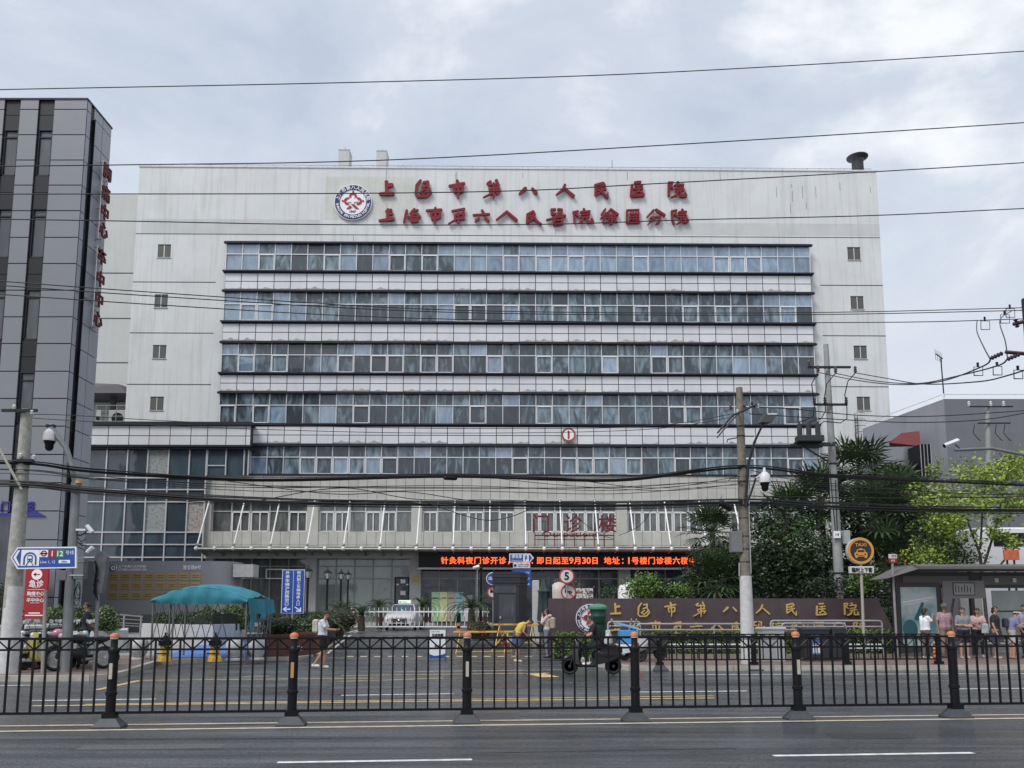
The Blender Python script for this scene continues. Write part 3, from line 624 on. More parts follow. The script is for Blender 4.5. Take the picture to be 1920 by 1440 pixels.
# ---- ground floor
DF = -.35; zg = 0.0; zgt = FL(960, 1043, DF)[1]; z2 = FL(960, 1062, DF)[1]; z3 = FL(960, 1085, DF)[1]
m = MB().mat(STONE)
for a, b in [(384,398), (573,593), (768,789), (960,980), (1160,1182), (1350,1372), (1545,1562)]: m = MB().mat(STONE); m.box(FL(a, 1080, DP)[0], FL(b, 1080, DP)[0], DP, .1, -.5, zgt+.3); m.build('stone_pier', None, HB)
m = MB().mat(STONE).box(up0, up1, DF-.1, .2, -.5, .25); m.build('plinth', None, HB)
gb = [(398,573,5,GLASS_P), (593,768,5,GLASS_G), (789,960,5,GLASS_D), (980,1160,5,GLASS_D), (1182,1350,5,GLASS_D), (1372,1545,5,GLASS_D), (1562,1740,5,GLASS_D)]
for bi, (a, b, n_, gm) in enumerate(gb):
    u0, u1 = FL(a, 1080, DP)[0], FL(b, 1080, DP)[0]; ww = (u1-u0)/n_; f = MB().mat(M('mullion_grey', (.28,.29,.29), .4)); gl = MB().mat(gm)
    for k in range(n_+1): f.box(max(u0, u0+k*ww-.04), min(u1, u0+k*ww+.04), DF-.05, DF+.08, .25, zgt)
    for z in (z2, z3): f.box(u0, u1, DF-.04, DF+.07, z-.04, z+.04)
    f.mat(STONE).box(u0, u1, DF-.06, .2, zgt, zgt+.35)
    wn = f.build('shopfront', None, HB)
    for k in range(n_):
        for p_, q_ in ((.25, z3), (z3, z2), (z2, zgt)): gl.quad((u0+k*ww, DF+.03, p_), (u0+(k+1)*ww, DF+.03, p_), (u0+(k+1)*ww, DF+.03, q_), (u0+k*ww, DF+.03, q_))
    gl.build('glass', None, wn)
# opening sashes on the left bay, door, wall plate, posters
m = MB().mat(WHITE)
for a, b in ((426,463), (501,535)):
    u0, u1 = FL(a, 1075, DF)[0], FL(b, 1075, DF)[0]; za, zb = FL(440, 1067, DF)[1], FL(440, 1086, DF)[1]
    for q in ((u0, u0+.08, zb, za), (u1-.08, u1, zb, za), (u0, u1, zb, zb+.08), (u0, u1, za-.08, za)): m.box(q[0], q[1], DF-.4, DF-.3, q[2], q[3])
m.build('open_sash', None, HB)
u0, u1 = FL(740, 1100, DF)[0], FL(768, 1100, DF)[0]; m = MB().mat(DARKM).box(u0, u1, DF-.1, DF-.05, .25, FL(750, 1082, DF)[1]); m.mat(GLASS_D).box(u0+.12, u1-.12, DF-.12, DF-.1, .4, FL(750, 1085, DF)[1])
m.mat(WHITE)
for px, py, s_ in ((756,1090,.28), (746,1096,.12), (764,1096,.12), (756,1112,.3)): u, z = FL(px, py, DF); m.box(u-s_/1.6, u+s_/1.6, DF-.14, DF-.125, z-s_/2, z+s_/2)
m.build('door', None, HB)
u, z = FL(779, 1087, DP); m = MB().mat(M('brass', (.36,.25,.10), .4, metal=.5)).box(u-.3, u+.3, DP-.04, DP-.005, z-.2, z+.2); m.build('wall_plate', None, HB)
for k, (a, b, c) in enumerate(((809,824,(.40,.62,.36)), (824,839,(.66,.68,.36)), (839,853,(.48,.42,.33)), (853,869,(.30,.55,.55)), (869,885,(.6,.62,.64)))):
    u0, u1 = FL(a, 1140, DF-.5)[0], FL(b, 1140, DF-.5)[0]; z1 = FL(840, 1110, DF-.5)[1] - (.25 if k > 3 else 0); m = MB().mat(M('poster%d' % k, c, .6, n=1.5, amt=.06)).box(u0, u1-.02, DF-.5, DF-.44, .35, z1)
    m.mat(DARKM); text(m, ('健康宣教', '门诊指南', '服务', '就诊流程', '须知')[k], (u0+u1)/2, DF-.5, z1-.45, .13, .0, .01, w=(u1-u0)*.7); m.build('display_board', None, HB)
# LED board
DL = -2.0; u0, z1 = FL(785, 1037.5, DL); u1, z0 = FL(1331, 1064.5, DL)
m = MB().mat(BLACK).box(u0, u1, DL, DL+.3, z0, z1); m.mat(CONCL).box(u0-.05, u1+.05, DL-.05, DL+.5, z0-.13, z0-.0); led = m.build('led_board', None, HB)
LEDM = M('led_red', (1.0, .10, .02), .5, emit=2.2)
m = MB().mat(LEDM)
s_ = '针灸科夜门诊开诊，时间：即日起至9月30日 地址：1号楼门诊楼六楼中医科'
us, ue = FL(826, 1052, DL)[0], FL(1337, 1052, DL)[0]; z = (z0+z1)/2
adv = [(.55 if ch in '19 30' else (.8 if ch in '，：' else 1)) for ch in s_]; unit = (ue-us)/sum(adv); x = us
for ch, a in zip(s_, adv):
    if a == .55 and ch != ' ': text(m, ch, x+unit*a*.5, DL-.01, z, unit*.80, .014, .02)
    elif ch != ' ': text(m, ch, x+unit*a*(.5 if a == 1 else .7), DL-.01, z, unit*.93, .014, .02, em=True)
    x += unit*a
m.build('led_text', None, led)
# big red lettering in two rows, and the emblem
REDL = M('letter_red', (.19,.010,.018), .5, spec=.3)
row1 = list(zip('上海市第八人民医院', (726,794,856,923,990,1059,1127,1194,1269)))
row2 = list(zip('上海市第六人民醫院徐匯分院', (725,773,815,857,903,950,1000,1042,1092,1142,1185,1229,1272)))
for row, py in ((row1, 358.5), (row2, 408.5)):
    for i, (ch, px) in enumerate(row):
        g_ = BR1[ch] if row is row1 else BR2[i]; u, z = FL(600+g_[0][0]/4.8, 260+g_[0][1]/4.8); m = MB().mat(REDL); brush(m, g_, u, -.10, z, .00838, .16, .90); m.build('sign_character', None, HB)
NAVY = M('emblem_navy', (.012,.02,.11), .4)
def emblem(mb, u, d, z, R, year=True):
    mb.mat(WHITE).disc((u, d, z), R, -.06, 0, 48); mb.mat(NAVY).ring((u, d, z), R*.70, R*.955, -.10, -.05, 48)
    mb.mat(REDM)
    for ang in (90, 180, 0):
        c, s = cos(radians(ang)), sin(radians(ang)); cx, cz = u+c*R*.27, z+R*.06+s*R*.27
        mb.ring((cx, d, cz), R*.095, R*.205, -.11, -.05, 20, radians(ang-112), radians(ang+112))
    mb.prism([(u-.0*R, z-.04*R), (u+.33*R, z-.37*R), (u+.16*R, z-.37*R), (u-.09*R, z-.12*R)], d-.11, d-.05)
    mb.prism([(u-.15*R, z-.18*R), (u-.33*R, z-.37*R), (u-.16*R, z-.37*R), (u-.04*R, z-.27*R)], d-.11, d-.05)
    mb.mat(WHITE).box(u-.07*R, u+.07*R, d-.13, d-.1, z-.12*R, z+.3*R).box(u-.26*R, u+.26*R, d-.132, d-.102, z+.0*R, z+.13*R)
    mb.mat(REDM)
    for ang, q in ((90, .56), (176, .54), (4, .54)): mb.disc((u+cos(radians(ang))*R*q, d, z+R*.04+sin(radians(ang))*R*q), R*.05, -.11, -.05, 10)
    mb.mat(NAVY)
    text(mb, '1947', u, d-.06, z-.52*R, R*.13, .015, .03)
    mb.mat(WHITE)
    for i, ch in enumerate('上海市第八人民医院'):
        a = radians(164-i*18.6); text(mb, ch, u+cos(a)*R*.825, d-.105, z+sin(a)*R*.825, R*.24, .015, .02, rot=a-pi/2, em=True)
    st = 'SHANGHAI 8TH PEOPLES HOSPITAL'
    for i, ch in enumerate(st):
        if ch == ' ': continue
        a = radians(188+i*5.95); text(mb, ch, u+cos(a)*R*.825, d-.105, z+sin(a)*R*.825, R*.14, .02, .02, rot=a+pi/2)
u, z = FL(662, 380, -.1); R = FL(697.5, 380, -.1)[0]-u; m = MB(); emblem(m, u, -.1, z, R); m.build('emblem', None, HB)
# circle with 1
u, z = FL(1066, 815, DR-.3); m = MB().mat(WHITE).disc((u, DR-.3, z), .5, 0, .1, 28); m.mat(REDM).ring((u, DR-.3, z), .42, .5, -.02, .0, 28); text(m, '1', u, DR-.31, z, .58, .03, .03); m.mat(M('brass')).ring((u, DR-.3, z), .5, .55, -.01, .08, 28); m.build('number_plate', None, HB)
# red outpatient letters standing on the canopy
RL2 = M('letter_dark_red', (.12,.012,.02), .5); DO = -2.2; zb = FL(1075, 1017, DO)[1]; u0, u1 = FL(1003, 1004, DO)[0], FL(1151, 1004, DO)[0]; zr = FL(1075, 1004, DO)[1]
m = MB().mat(RL2); m.tube([(u0, DO, zr), (u1, DO, zr)], .05, 5); m.tube([(u0, DO, zr-.3), (u1, DO, zr-.3)], .03, 5)
for k in range(9): x = u0+(u1-u0)*k/8; m.tube([(x, DO, zb-.3), (x, DO, zr+.2)], .035, 5)
for ch, px in zip('门诊楼', (1014,1074,1139)): u, z = FL(px, 982, DO); m2 = MB().mat(RL2); text(m2, ch, u, DO, z, 1.38, .012, .12, em=True); m2.build('sign_character', None, HB)
text(m, 'Outpatient', (u0+u1)/2-.3, DO-.05, zr+.02, .5, .01, .06, w=(u1-u0)*.72); m.build('letter_frame', None, HB)
# ================================================================ grey tower on the left
TY = 38.0; tc0 = W(165, 185, TY); tcx = (W(165,185,TY).x + W(125,747,TY).x)/2; TW = thing('office_tower', 'tall grey panelled tower with dark window strips at the left edge', 'building', (tcx, TY, .4))
tz = tc0.z-.4; TD = 2.5
def TL(px, py, dy=0): q = W(px, py, TY+dy); return q.x-tcx, q.z-.4
m = MB().mat(GAP).box(-14, -.12, .20, TD-.02, -.5, tz-.05).box(-14, -9, TD-.02, 9, -.5, tz-2.5); m.mat(DARKM).box(-14, .03, -.03, TD+.03, tz-.06, tz+.03); m.build('core', None, TW)
jz = [tz] + [TL(130, y)[1] for y in (205,252.5,300,347,395,445,494,544,594,644,696,747,799,852,905,958,1012,1066,1120,1200)]
cols = [(-1.62, 0.0, 0), (-2.38, -1.62, 1), (-3.3, -2.38, 0), (-4.06, -3.3, 1), (-5.6, -4.06, 0), (-6.4, -5.6, 1), (-8, -6.4, 0), (-8.8, -8, 1), (-11, -8.8, 0)]
# solid columns of panels, dark strips with windows
m = MB().mat(GREYP)
for a, b, dk in cols:
    if dk: continue
    for i in range(len(jz)-1): m.box(a+.02, b-.02 if b else b+.0, 0, .06, jz[i+1]+.025, jz[i]-.025)
m.build('cladding_panel', None, TW)
DKP = M('dark_panel', (.018,.019,.024), .45, spec=.25)
for a, b, dk in cols:
    if not dk: continue
    m = MB().mat(DKP); g_ = MB().mat(GLASS_D); zz = tz
    step = 4.1; top = tz
    segs = [(0, 1.65, 0), (1.65, 4.0, 1), (4.0, 5.75, 0)] + [(5.75+i*4.1, 8.2+i*4.1, 1) for i in range(5)] + [(8.2+i*4.1, 9.85+i*4.1, 0) for i in range(5)]
    for s0, s1, gl_ in segs:
        z1_, z0_ = tz-s0, max(tz-s1, 3.4)
        if z0_ >= z1_: continue
        if gl_:
            m.box(a+.02, b-.02, .12, .16, z1_-.35, z1_-.28); m.box(a+.03, a+.09, .1, .16, z0_, z1_); m.box(b-.09, b-.03, .1, .16, z0_, z1_); m.box(a+.03, b-.03, .1, .16, z0_, z0_+.07)
            g_.quad((a, .17, z0_), (b, .17, z0_), (b, .17, z1_), (a, .17, z1_))
        else:
            m.box(a+.02, b-.02, .08, .16, z0_+.02, (z0_+z1_)/2-.015); m.box(a+.02, b-.02, .08, .16, (z0_+z1_)/2+.015, z1_-.02)
    ws = m.build('window_strip', None, TW); g_.build('glass', None, ws)
# side face (facing +X)
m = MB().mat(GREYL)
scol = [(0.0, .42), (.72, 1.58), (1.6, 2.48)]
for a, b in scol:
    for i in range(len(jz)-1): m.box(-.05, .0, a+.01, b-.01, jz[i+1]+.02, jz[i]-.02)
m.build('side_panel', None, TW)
m = MB().mat(DKP).box(-.1, -.03, .43, .71, -.4, tz-.1); m.mat(GLASS_D)
for i in range(6): m.box(-.05, -.02, .46, .68, tz-4.4-i*4.1, tz-1.9-i*4.1)
m.mat(BLACK).box(-.02, .10, .67, .715, -.4, tz-.7); m.build('side_slot', None, TW)
RL3 = M('tower_letter_red', (.12,.02,.02), .6)
m = MB().mat(RL3); ys = TY+1.5
for i, (ch, py) in enumerate(zip('胸痛中心卒中中心', (321,361,397,430,480,522,560,597))):
    q = W(190-i*2.2, py, ys); text(m, ch, .34, 1.6, q.z-.4, .85, .013, .08, em=True, plane='X')
m.build('sign_character', None, TW)
m = MB().mat(STEEL)
for p0, p1 in ((303,448), (462,612)):
    z1_, z0_ = W(190, p0, ys).z-.4, W(180, p1, ys).z-.4
    for y_ in (1.4, 1.8): m.tube([(.24, y_, z0_), (.24, y_, z1_)], .03, 5)
    for k in range(6): z = z0_+(z1_-z0_)*k/5; m.tube([(0, 1.6, z), (.3, 1.6, z)], .025, 5)
m.build('sign_bracket', None, TW)
# blue letters and arrow on the tower front
BL2 = M('letter_blue', (.02,.025,.22), .45); m = MB().mat(BL2)
for ch, px in zip('门诊部', (12, 33, 55)): u, z = TL(px, 950); text(m, ch, u, -.03, z, .52, .025, .05, em=True)
u0, z = TL(-20, 965); u1, _ = TL(69, 965); m.box(u0, u1, -.06, -.01, z-.07, z+.07); m.prism([(u1-.5, z-.0), (u1-.5, z+.42), (u1+.45, z-.09), (u1-.5, z-.09)], -.07, -.01); m.build('blue_lettering', None, TW)
u, z = TL(30, 980); m = MB().mat(GLASS_D).box(u-1.4, u+.15, -.05, -.01, 0, z+.35); m.build('entrance', None, TW)
# hanging red guidance banner on the tower
a = TL(50, 1066, -.6); b = TL(86, 1160, -.6); zt, zb = a[1], b[1]; RW = thing('emergency_banner', 'tall red emergency sign board with white arrow and characters before the grey tower', 'sign', (tcx+(a[0]+b[0])/2, TY-.6, .4+zb))
w2 = (b[0]-a[0])/2; h_ = zt-zb; m = MB().mat(REDM).box(-w2, w2, -.04, .04, 0, h_, .01); pb = m.build('board', None, RW)
m = MB().mat(WHITE); m.disc((0, -.045, h_*.88), .24, -.01, 0, 24); m.mat(REDM).box(-.14, .14, -.06, -.05, h_*.88-.025, h_*.88+.025).prism([(-.16, h_*.88), (-.04, h_*.88+.1), (-.04, h_*.88-.1)], -.06, -.05)
m.mat(WHITE); text(m, '急诊', 0, -.045, h_*.70, .32, .02, .01); text(m, 'Emergency', 0, -.045, h_*.62, .07, .0, .01); text(m, '胸痛中心', 0, -.045, h_*.50, .19, .012, .01, w=w2*1.5); text(m, 'Chest Pain Center', 0, -.045, h_*.445, .05, 0, .01); text(m, '卒中中心', 0, -.045, h_*.37, .19, .012, .01, w=w2*1.5); text(m, 'Stroke Center', 0, -.045, h_*.315, .05, 0, .01)
for k, y in enumerate((.575, .10, .055)): m.box(-w2*(.75, .5, .8)[k], w2*(.75, .5, .8)[k], -.05, -.041, h_*y, h_*y+(.015 if k == 0 else .05))
m.build('lettering', None, RW)
for x in (-w2, w2-.06): m = MB().mat(DARKM); m.box(x, x+.06, .0, .05, -zb-.4, 0); m.build('leg', None, RW)
# ================================================================ grey building on the right with an awning
RY = 42.0; c = W(1770, 748, RY); RB = thing('grey_building', 'low grey rendered building with red awning and roof rail at the right edge', 'building', (c.x, RY, .6)); hz_ = c.z-.6
RBM = M('grey_render', (.15,.155,.175), .8, n=.5, amt=.08, streak=.3); RBL = M('grey_render_lit', (.25,.26,.29), .8, n=.5, amt=.08, streak=.25)
m = MB().mat(RBM); e_ = W(1618, 800, 49); dx = e_.x-c.x
m.slab([(0, 0), (26, 0), (26, 14), (dx, 7)], -.7, hz_); m.build('wall', None, RB)
m = MB().mat(RBL); m.slab([(-.02, -.02), (dx-.03, 7.0), (dx+.02, 7.03), (.03, .02)], -.6, hz_-.02); m.build('painted_lit_face', None, RB)  # thin skin in a paler wall colour, painting in this face's brighter light
m = MB().mat(WHITE); m.tube([(26, .1, hz_+.28), (0, .1, hz_+.28), (dx, 7, hz_+.28)], .03, 5)
for k in range(14): m.tube([(k*1.9, .1, hz_), (k*1.9, .1, hz_+.28)], .02, 4)
for k in range(5): m.tube([(dx*k/5, 7*k/5, hz_), (dx*k/5, 7*k/5, hz_+.28)], .02, 4)
m.build('roof_rail', None, RB)
m = MB().mat(M('awning_red', (.13,.012,.016), .7, n=2, amt=.1)); p0 = W(1648,838,44.6)-Vector((c.x,RY,.6)); p1 = W(1726,838,42.8)-Vector((c.x,RY,.6)); p2 = W(1724,808,42.9)-Vector((c.x,RY,.6)); p3 = W(1690,812,44.8)-Vector((c.x,RY,.6))
m.add([p0-Vector((0,1.2,0)), p1-Vector((.1,.2,0)), p2, p3, p0+Vector((.6,0,0))], [(0,1,2,3),(0,3,4),(0,4,1)]); m.build('awning', None, RB)
m = MB().mat(BLACK); q0 = W(1702,842,42.3)-Vector((c.x,RY,.6)); q1 = W(1724,900,42.3)-Vector((c.x,RY,.6)); m.box(q0.x, q1.x, -1.0, .3, q1.z, q0.z); m.mat(STEEL)
for k in range(4): x = q0.x+(q1.x-q0.x)*k/3; m.box(x-.015, x+.015, -1.03, -1.0, q1.z, q0.z)
m.build('window', None, RB)
m = MB().mat(BLACK); a = W(1770, 745, RY+.3)-Vector((c.x,RY,.6)); b = W(1764, 672, RY+.3)-Vector((c.x,RY,.6)); m.tube([a, b], .035, 6); m.tube([b+Vector((-.25,0,.25)), b+Vector((.1,0,-.02))], .03, 5)
for k in range(4): m.tube([b+Vector((-.28+.1*k, 0, .5-.06*k)), b+Vector((-.26+.1*k, 0, -.1-.04*k))], .012, 4)
m.build('antenna', None, RB)
# ladder on hospital right end
m = MB().mat(DARKM); u0, z1 = FL(1606, 776, -.5); u1, z0 = FL(1616, 870, -.5)
for x in (u0, u1): m.tube([(x, -.15, z0-3), (x, -.15, z1)], .03, 5)
for k in range(24): z = z0-3+(z1-z0+3)*k/24; m.tube([(u0, -.15, z), (u1, -.15, z)], .02, 4)
for k in range(9):
    z = z0+(z1-z0)*k/8; cx_ = (u0+u1)/2+.1; m.tube([(cx_+.42*cos(a), -.5+.38*sin(a), z) for a in [pi*.0+pi*1.0*i/6+pi for i in range(7)]], .018, 4)
m.build('ladder', None, HB)
# ================================================================ plaque wall
PY = 45.0; pl0, pl1 = W(178, 1052, PY), W(402, 1052, PY); ztp = pl0.z; PW = thing('plaque_wall', 'curved grey stone wall with brass plaques beside the entrance', 'wall', (pl0.x, PY, .6)); wl = pl1.x-pl0.x; hp = ztp-.6
PGR = M('plaque_wall_grey', (.25,.25,.265), .6, n=1, amt=.05); pts = [(-.6, 0), (wl, 0)] + [(wl+1.0*sin(a), 1.0-1.0*cos(a)) for a in [radians(q) for q in (15,30,45,60,75,90)]] + [(wl+1.0, 1.8), (-.6, 1.8)]
m = MB().mat(PGR); m.slab(pts, .9, hp); m.mat(M('plaque_base', (.12,.12,.125), .7, n=2, amt=.1)); m.slab([(x, y-.02) for x, y in pts], -.2, .88); m.build('wall', None, PW, True)
m = MB().mat(CONCL).box(wl+.9, wl+2.0, .4, 1.4, hp-.85, hp-.15); m.build('end_block', None, PW)
def PLp(px, py): q = W(px, py, PY); return q.x-pl0.x, q.z-.6
BRS = M('plaque_brass', (.38,.27,.12), .4, metal=.25, isl=.15)
for r, (y0_, y1_) in enumerate(((1074,1087.5), (1091,1105), (1108.5,1123))):
    for k in range(8):
        if r == 2 and k > 5: continue
        a_ = PLp(204.5+k*21.9-r*.8, y1_); b_ = PLp(223.5+k*21.9-r*.8, y0_); m = MB().mat(BRS).box(a_[0], b_[0], -.04, -.0, a_[1], b_[1]); m.mat(M('plaque_text', (.07,.04,.015), .6))
        for j in range(2): m.box(a_[0]+.08, b_[0]-.08, -.048, -.04, a_[1]+.12+j*.11, a_[1]+.145+j*.11)
        m.build('plaque', None, PW)
m = MB().mat(WHITE); u, z = PLp(213, 1065); m.disc((u, 0, z), .19, -.05, 0, 24).mat(NAVY).ring((u, 0, z), .13, .18, -.06, -.05, 24).mat(REDM).disc((u, 0, z), .06, -.06, -.05, 12)
m.mat(WHITE); u, z = PLp(248, 1062); text(m, '上海市第八人民医院', u, 0, z, .14, .01, .03, w=1.5); u, z = PLp(248, 1068); text(m, '上海市第六人民医院徐汇分院', u, 0, z, .13, .008, .03, w=1.55); u, z = PLp(360, 1064); text(m, '漕宝路8号', u, 0, z, .24, .014, .04, w=1.0); m.build('lettering', None, PW)
# ================================================================ brown name wall
NY = 32.0; nz0 = gz(NY)-.1; a = W(1028, 1122, NY); b = W(1645, 1122, NY); b2 = W(1672, 1180, NY); NW = thing('name_wall', 'long brown granite wall with gold characters behind the hedge', 'wall', (a.x, NY, nz0)); wn_ = b.x-a.x; hn = a.z-nz0
BRN = M('brown_granite', (.066,.045,.050), .3, n=1.5, amt=.2, streak=.35)
m = MB().mat(BRN); m.prism([(0, 0), (b2.x-a.x+.45, 0), (wn_, hn), (0, hn)], 0, .5); m.build('wall', None, NW)
GOLD = M('gold_letter', (.60,.42,.13), .35, metal=.3); 
def NLp(px, py): q = W(px, py, NY-.05); return q.x-a.x, q.z-nz0
for ch, px in zip('上海市第八人民医院', (1154,1207,1257,1312,1368,1430,1484,1540,1596)):
    u, z = NLp(px, 1143); m = MB().mat(GOLD); brush(m, BR1[ch], u, -.0, z, .0031, .06, .62); m.build('gold_character', None, NW)
for i, ch in enumerate('上海市第六人民医院徐汇分院'):
    u, z = NLp(1152+i*38.3, 1176); m = MB().mat(GOLD); brush(m, BR2[i], u, -.0, z, .0030, .06, .66); m.build('gold_character', None, NW)
m = MB(); u, z = NLp(1107, 1160); emblem(m, u, -.01, z, .56); m.build('emblem', None, NW)
# ================================================================ planter walls, railings, ramp
def wallpath(pts, th, h, mb, z0=None):
    for i in range(len(pts)-1):
        p, q = Vector(pts[i]), Vector(pts[i+1]); d = (q-p).normalized(); nn = Vector((-d.y, d.x))*th
        zb = min(gz(p.y), gz(q.y))-.1
        mb.slab([tuple(p), tuple(q), tuple(q+nn), tuple(p+nn)], zb, h if not callable(h) else h(i))
pp = [W(262,1172,38), W(300,1174,35.5), (W(345,1175,34)), W(400,1173,34), W(440,1168,35.5), W(462,1160,39)]
m = MB().mat(CONCL); wallpath([(q.x, q.y) for q in pp], .3, 1.12, m); solo(m, 'planter_wall', 'low curved pale stone wall retaining the clipped hedge before the plaques', 'wall')
lp = [W(182,1184,30), W(238,1180,31.2), W(241,1180,36)]
m = MB().mat(CONCL); wallpath([(W(60,1184,30).x, 30)] + [(q.x, q.y) for q in lp], .25, .95, m); solo(m, 'planter_wall', 'low white planter wall behind the parked scooters', 'wall')
m = MB().mat(M('lawn', (.06,.12,.03), .9, n=8, amt=.3)); m.slab([(W(60,1184,30).x, 30.2), (lp[0].x, 30.2), (lp[1].x-.1, 31.4), (lp[2].x-.1, 36), (W(60,1184,30).x, 36)], .5, .93)
gb_ = solo(m, 'grass_bed', 'patch of short grass inside the white planter wall', 'lawn')
RL = thing('ramp_railing', 'stainless handrail along the small ramp below the plaque wall', 'railing', tuple(W(232, 1190, 35)))
o_ = W(232, 1190, 35)
m = MB().mat(STEEL)
for k, (ya, yb) in enumerate(((1150,1156), (1158,1163), (1166,1170), (1170,1175))): m.tube([W(199, ya, 34)-o_, W(267, yb, 36)-o_], .035 if k == 0 else .022, 6)
m.build('rail', None, RL); m = MB().mat(STEEL)
for px, Y, y0 in ((199,34,1150), (233,35,1153), (265,36,1156)): q = W(px, y0, Y)-o_; m.tube([q, (q.x, q.y, gz(Y)-o_.z)], .04, 6)
m.build('post', None, RL)
# ================================================================ median fence
FA, FB = G(205, 1365), G(1793, 1346); fd = Vector((FB.x-FA.x, FB.y-FA.y, 0)); FW = fd.length/5; fang = atan2(fd.y, fd.x)
FN = thing('median_fence', 'long black iron fence with pointed posts down the middle of the road', 'fence', (FA.x, FA.y, 0), fang)
BASE = M('rubber_base', (.045,.05,.058), .6, n=6, amt=.2, bump=.2); ORG = M('orange_cap', (.55,.17,.06), .45); REFL = M('reflector', (.45,.42,.34), .4)
def fence_post(i, x, h=1.30, par=None, cap=True, refl=True, sc=1.0):
    m = MB().mat(BLACK); r = .068*sc
    m.lathe([(r, .14), (r, .45), (r+.012, .46), (r+.012, .50), (r, .51), (r, h-.26), (r+.012, h-.25), (r+.012, h-.21), (r, h-.2), (r*.72, h-.17), (r*.72, h-.035)], (x, 0, 0), 12)
    po = m.build('post', None, par, True); m = MB().mat(BASE); a, b, h0 = .20*sc, .095*sc, .19*sc
    vs = []
    for hw, z in ((a*1.0, 0), (a, .03), (b*1.1, h0-.055), (b*1.1, h0-.05)):
        vs += [(x-hw, -hw*.72, z), (x+hw, -hw*.72, z), (x+hw, hw*.72, z), (x-hw, hw*.72, z)]
    fs = [(3,2,1,0), (12,13,14,15)] + [(k*4+i_, k*4+(i_+1) % 4, k*4+4+(i_+1) % 4, k*4+4+i_) for k in range(3) for i_ in range(4)]
    m.add(vs, fs); m.mat(BLACK).box(x-b*.95, x+b*.95, -b*.8, b*.8, h0-.05, h0+.03); m.build('base', None, po)
    if cap:
        m = MB().mat(ORG).lathe([(r*.95, h-.035), (r*.98, h-.02), (r*.75, h+.012), (r*.2, h+.028)], (x, 0, 0), 12); m.mat(REFL).lathe([(r*.85, h-.06), (r*.85, h-.034)], (x, 0, 0), 12); m.build('cap', None, po, True)
    if refl:
        m = MB().mat(REFL if (i % 2 == 0) else M('wood_reflector', (.42,.26,.10), .5)).box(x-.022, x+.022, -r-.016, -r+.01, h-.62, h-.40, .004); m.build('reflector', None, po)
    return po
def fence_panel(x0, x1, par, zt=1.245, zm=1.09, zb=.21, n=14, nm='panel'):
    m = MB().mat(BLACK); w = (x1-x0)/n
    for z, h in ((zt, .018), (zm, .014), (zb, .018)): m.box(x0, x1, -.016, .016, z-h, z+h)
    for k in range(1, n): x = x0+k*w; m.box(x-.0125, x+.0125, -.0125, .0125, zb, zt)
    for k in range(n):
        a, b = (zm, zt) if k % 2 == 0 else (zt, zm); xa, xb = x0+k*w, x0+(k+1)*w
        m.tube([(xa, 0, a), (xb, 0, b)], .011, 4)
    m.build(nm, None, par)
for i in range(-2, 8):
    fence_post(i, i*FW, par=FN, refl=(i % 2 == 0 or i == 1)); fence_panel(i*FW+.06, (i+1)*FW-.06, FN, n=14)
# kerbside fence on the right
FA2, FB2 = G(1233, 1256, .0), G(1750, 1254, .0)
K2 = thing('kerb_fence', 'low black iron fence on rubber bases along the far right kerb', 'fence', (FA2.x, FA2.y-.35, 0), atan2(FB2.y-FA2.y, FB2.x-FA2.x)); w2 = (FB2-FA2).length/3
for i in range(4): fence_post(i, i*w2, h=1.05, par=K2, cap=False, refl=False, sc=1.1)
for i in range(3): fence_panel(i*w2+.06, (i+1)*w2-.06, K2, zt=1.0, zm=.87, zb=.3, n=12)
# ================================================================ poles
def pole_mesh(m, a, b, r0, r1, n=14): return m.tube([a, a+(b-a)*.33, a+(b-a)*.66, b], [r0, r0+(r1-r0)*.33, r0+(r1-r0)*.66, r1], n)
ZG = .13
WOOD = M('old_pole', (.17,.15,.125), .85, n=7, amt=.3, bump=.3, bs=50)
POLEG = M('pole_grey', (.27,.275,.27), .7, n=4, amt=.15, streak=.2)
PSTEEL = M('pole_steel', (.20,.21,.215), .4, metal=.5, n=3, amt=.15)
INS = M('insulator', (.10,.06,.05), .35); CERA = M('ceramic_white', (.62,.6,.56), .35)
def band(m, c, r, z, h=.05): m.lathe([(r+.012, z-h/2), (r+.012, z+h/2)], c, 12)
def crossarm(m, c, L_, z, w=.05, dy=0): m.box(c[0]-L_/2, c[0]+L_/2, c[1]-.2-w+dy, c[1]-.2+dy, z-w/2, z+w/2)
def insul(m, p, h=.16, r=.05): m.lathe([(r*.4, 0), (r, h*.15), (r*.5, h*.3), (r, h*.45), (r*.5, h*.6), (r*.9, h*.75), (r*.3, h)], p, 8)
def base_at(px, py, Y, z=ZG): q = W(px, py, Y); return Vector((q.x, Y, z))
# --- concrete pole, left
Y1 = 20.7; b = W(20, 1200, Y1); b = Vector((W(17, 1215, Y1).x, Y1, ZG)); t = W(51, 768, Y1)
P1 = thing('concrete_pole', 'thick mottled concrete utility pole at the far left beside the blue metro sign', 'utility pole', b, 0, 'utility poles')
m = MB().mat(CONC); pole_mesh(m, Vector((0,0,0)), t-b, .225, .13); m.build('pole', None, P1, True)
m = MB().mat(M('pole_paint', (.50,.50,.50), .7, n=6, amt=.15)); q = W(28,1100,Y1)-b; m.tube([Vector((.0,0,.0)), q], [.233, .205], 14); m.build('painted_base', None, P1, True)
m = MB().mat(DARKM); q = W(48, 800, Y1)-b
for (px, py, L_) in ((45,773,.9), (52,866,.5), (40,912,.35)): q = W(px, py, Y1)-b; m.box(q.x-L_*.5, q.x+L_*.5, -.22, -.16, q.z-.035, q.z+.035); band(m, (q.x, 0, 0), .16, q.z, .06)
m.build('crossarm', None, P1)
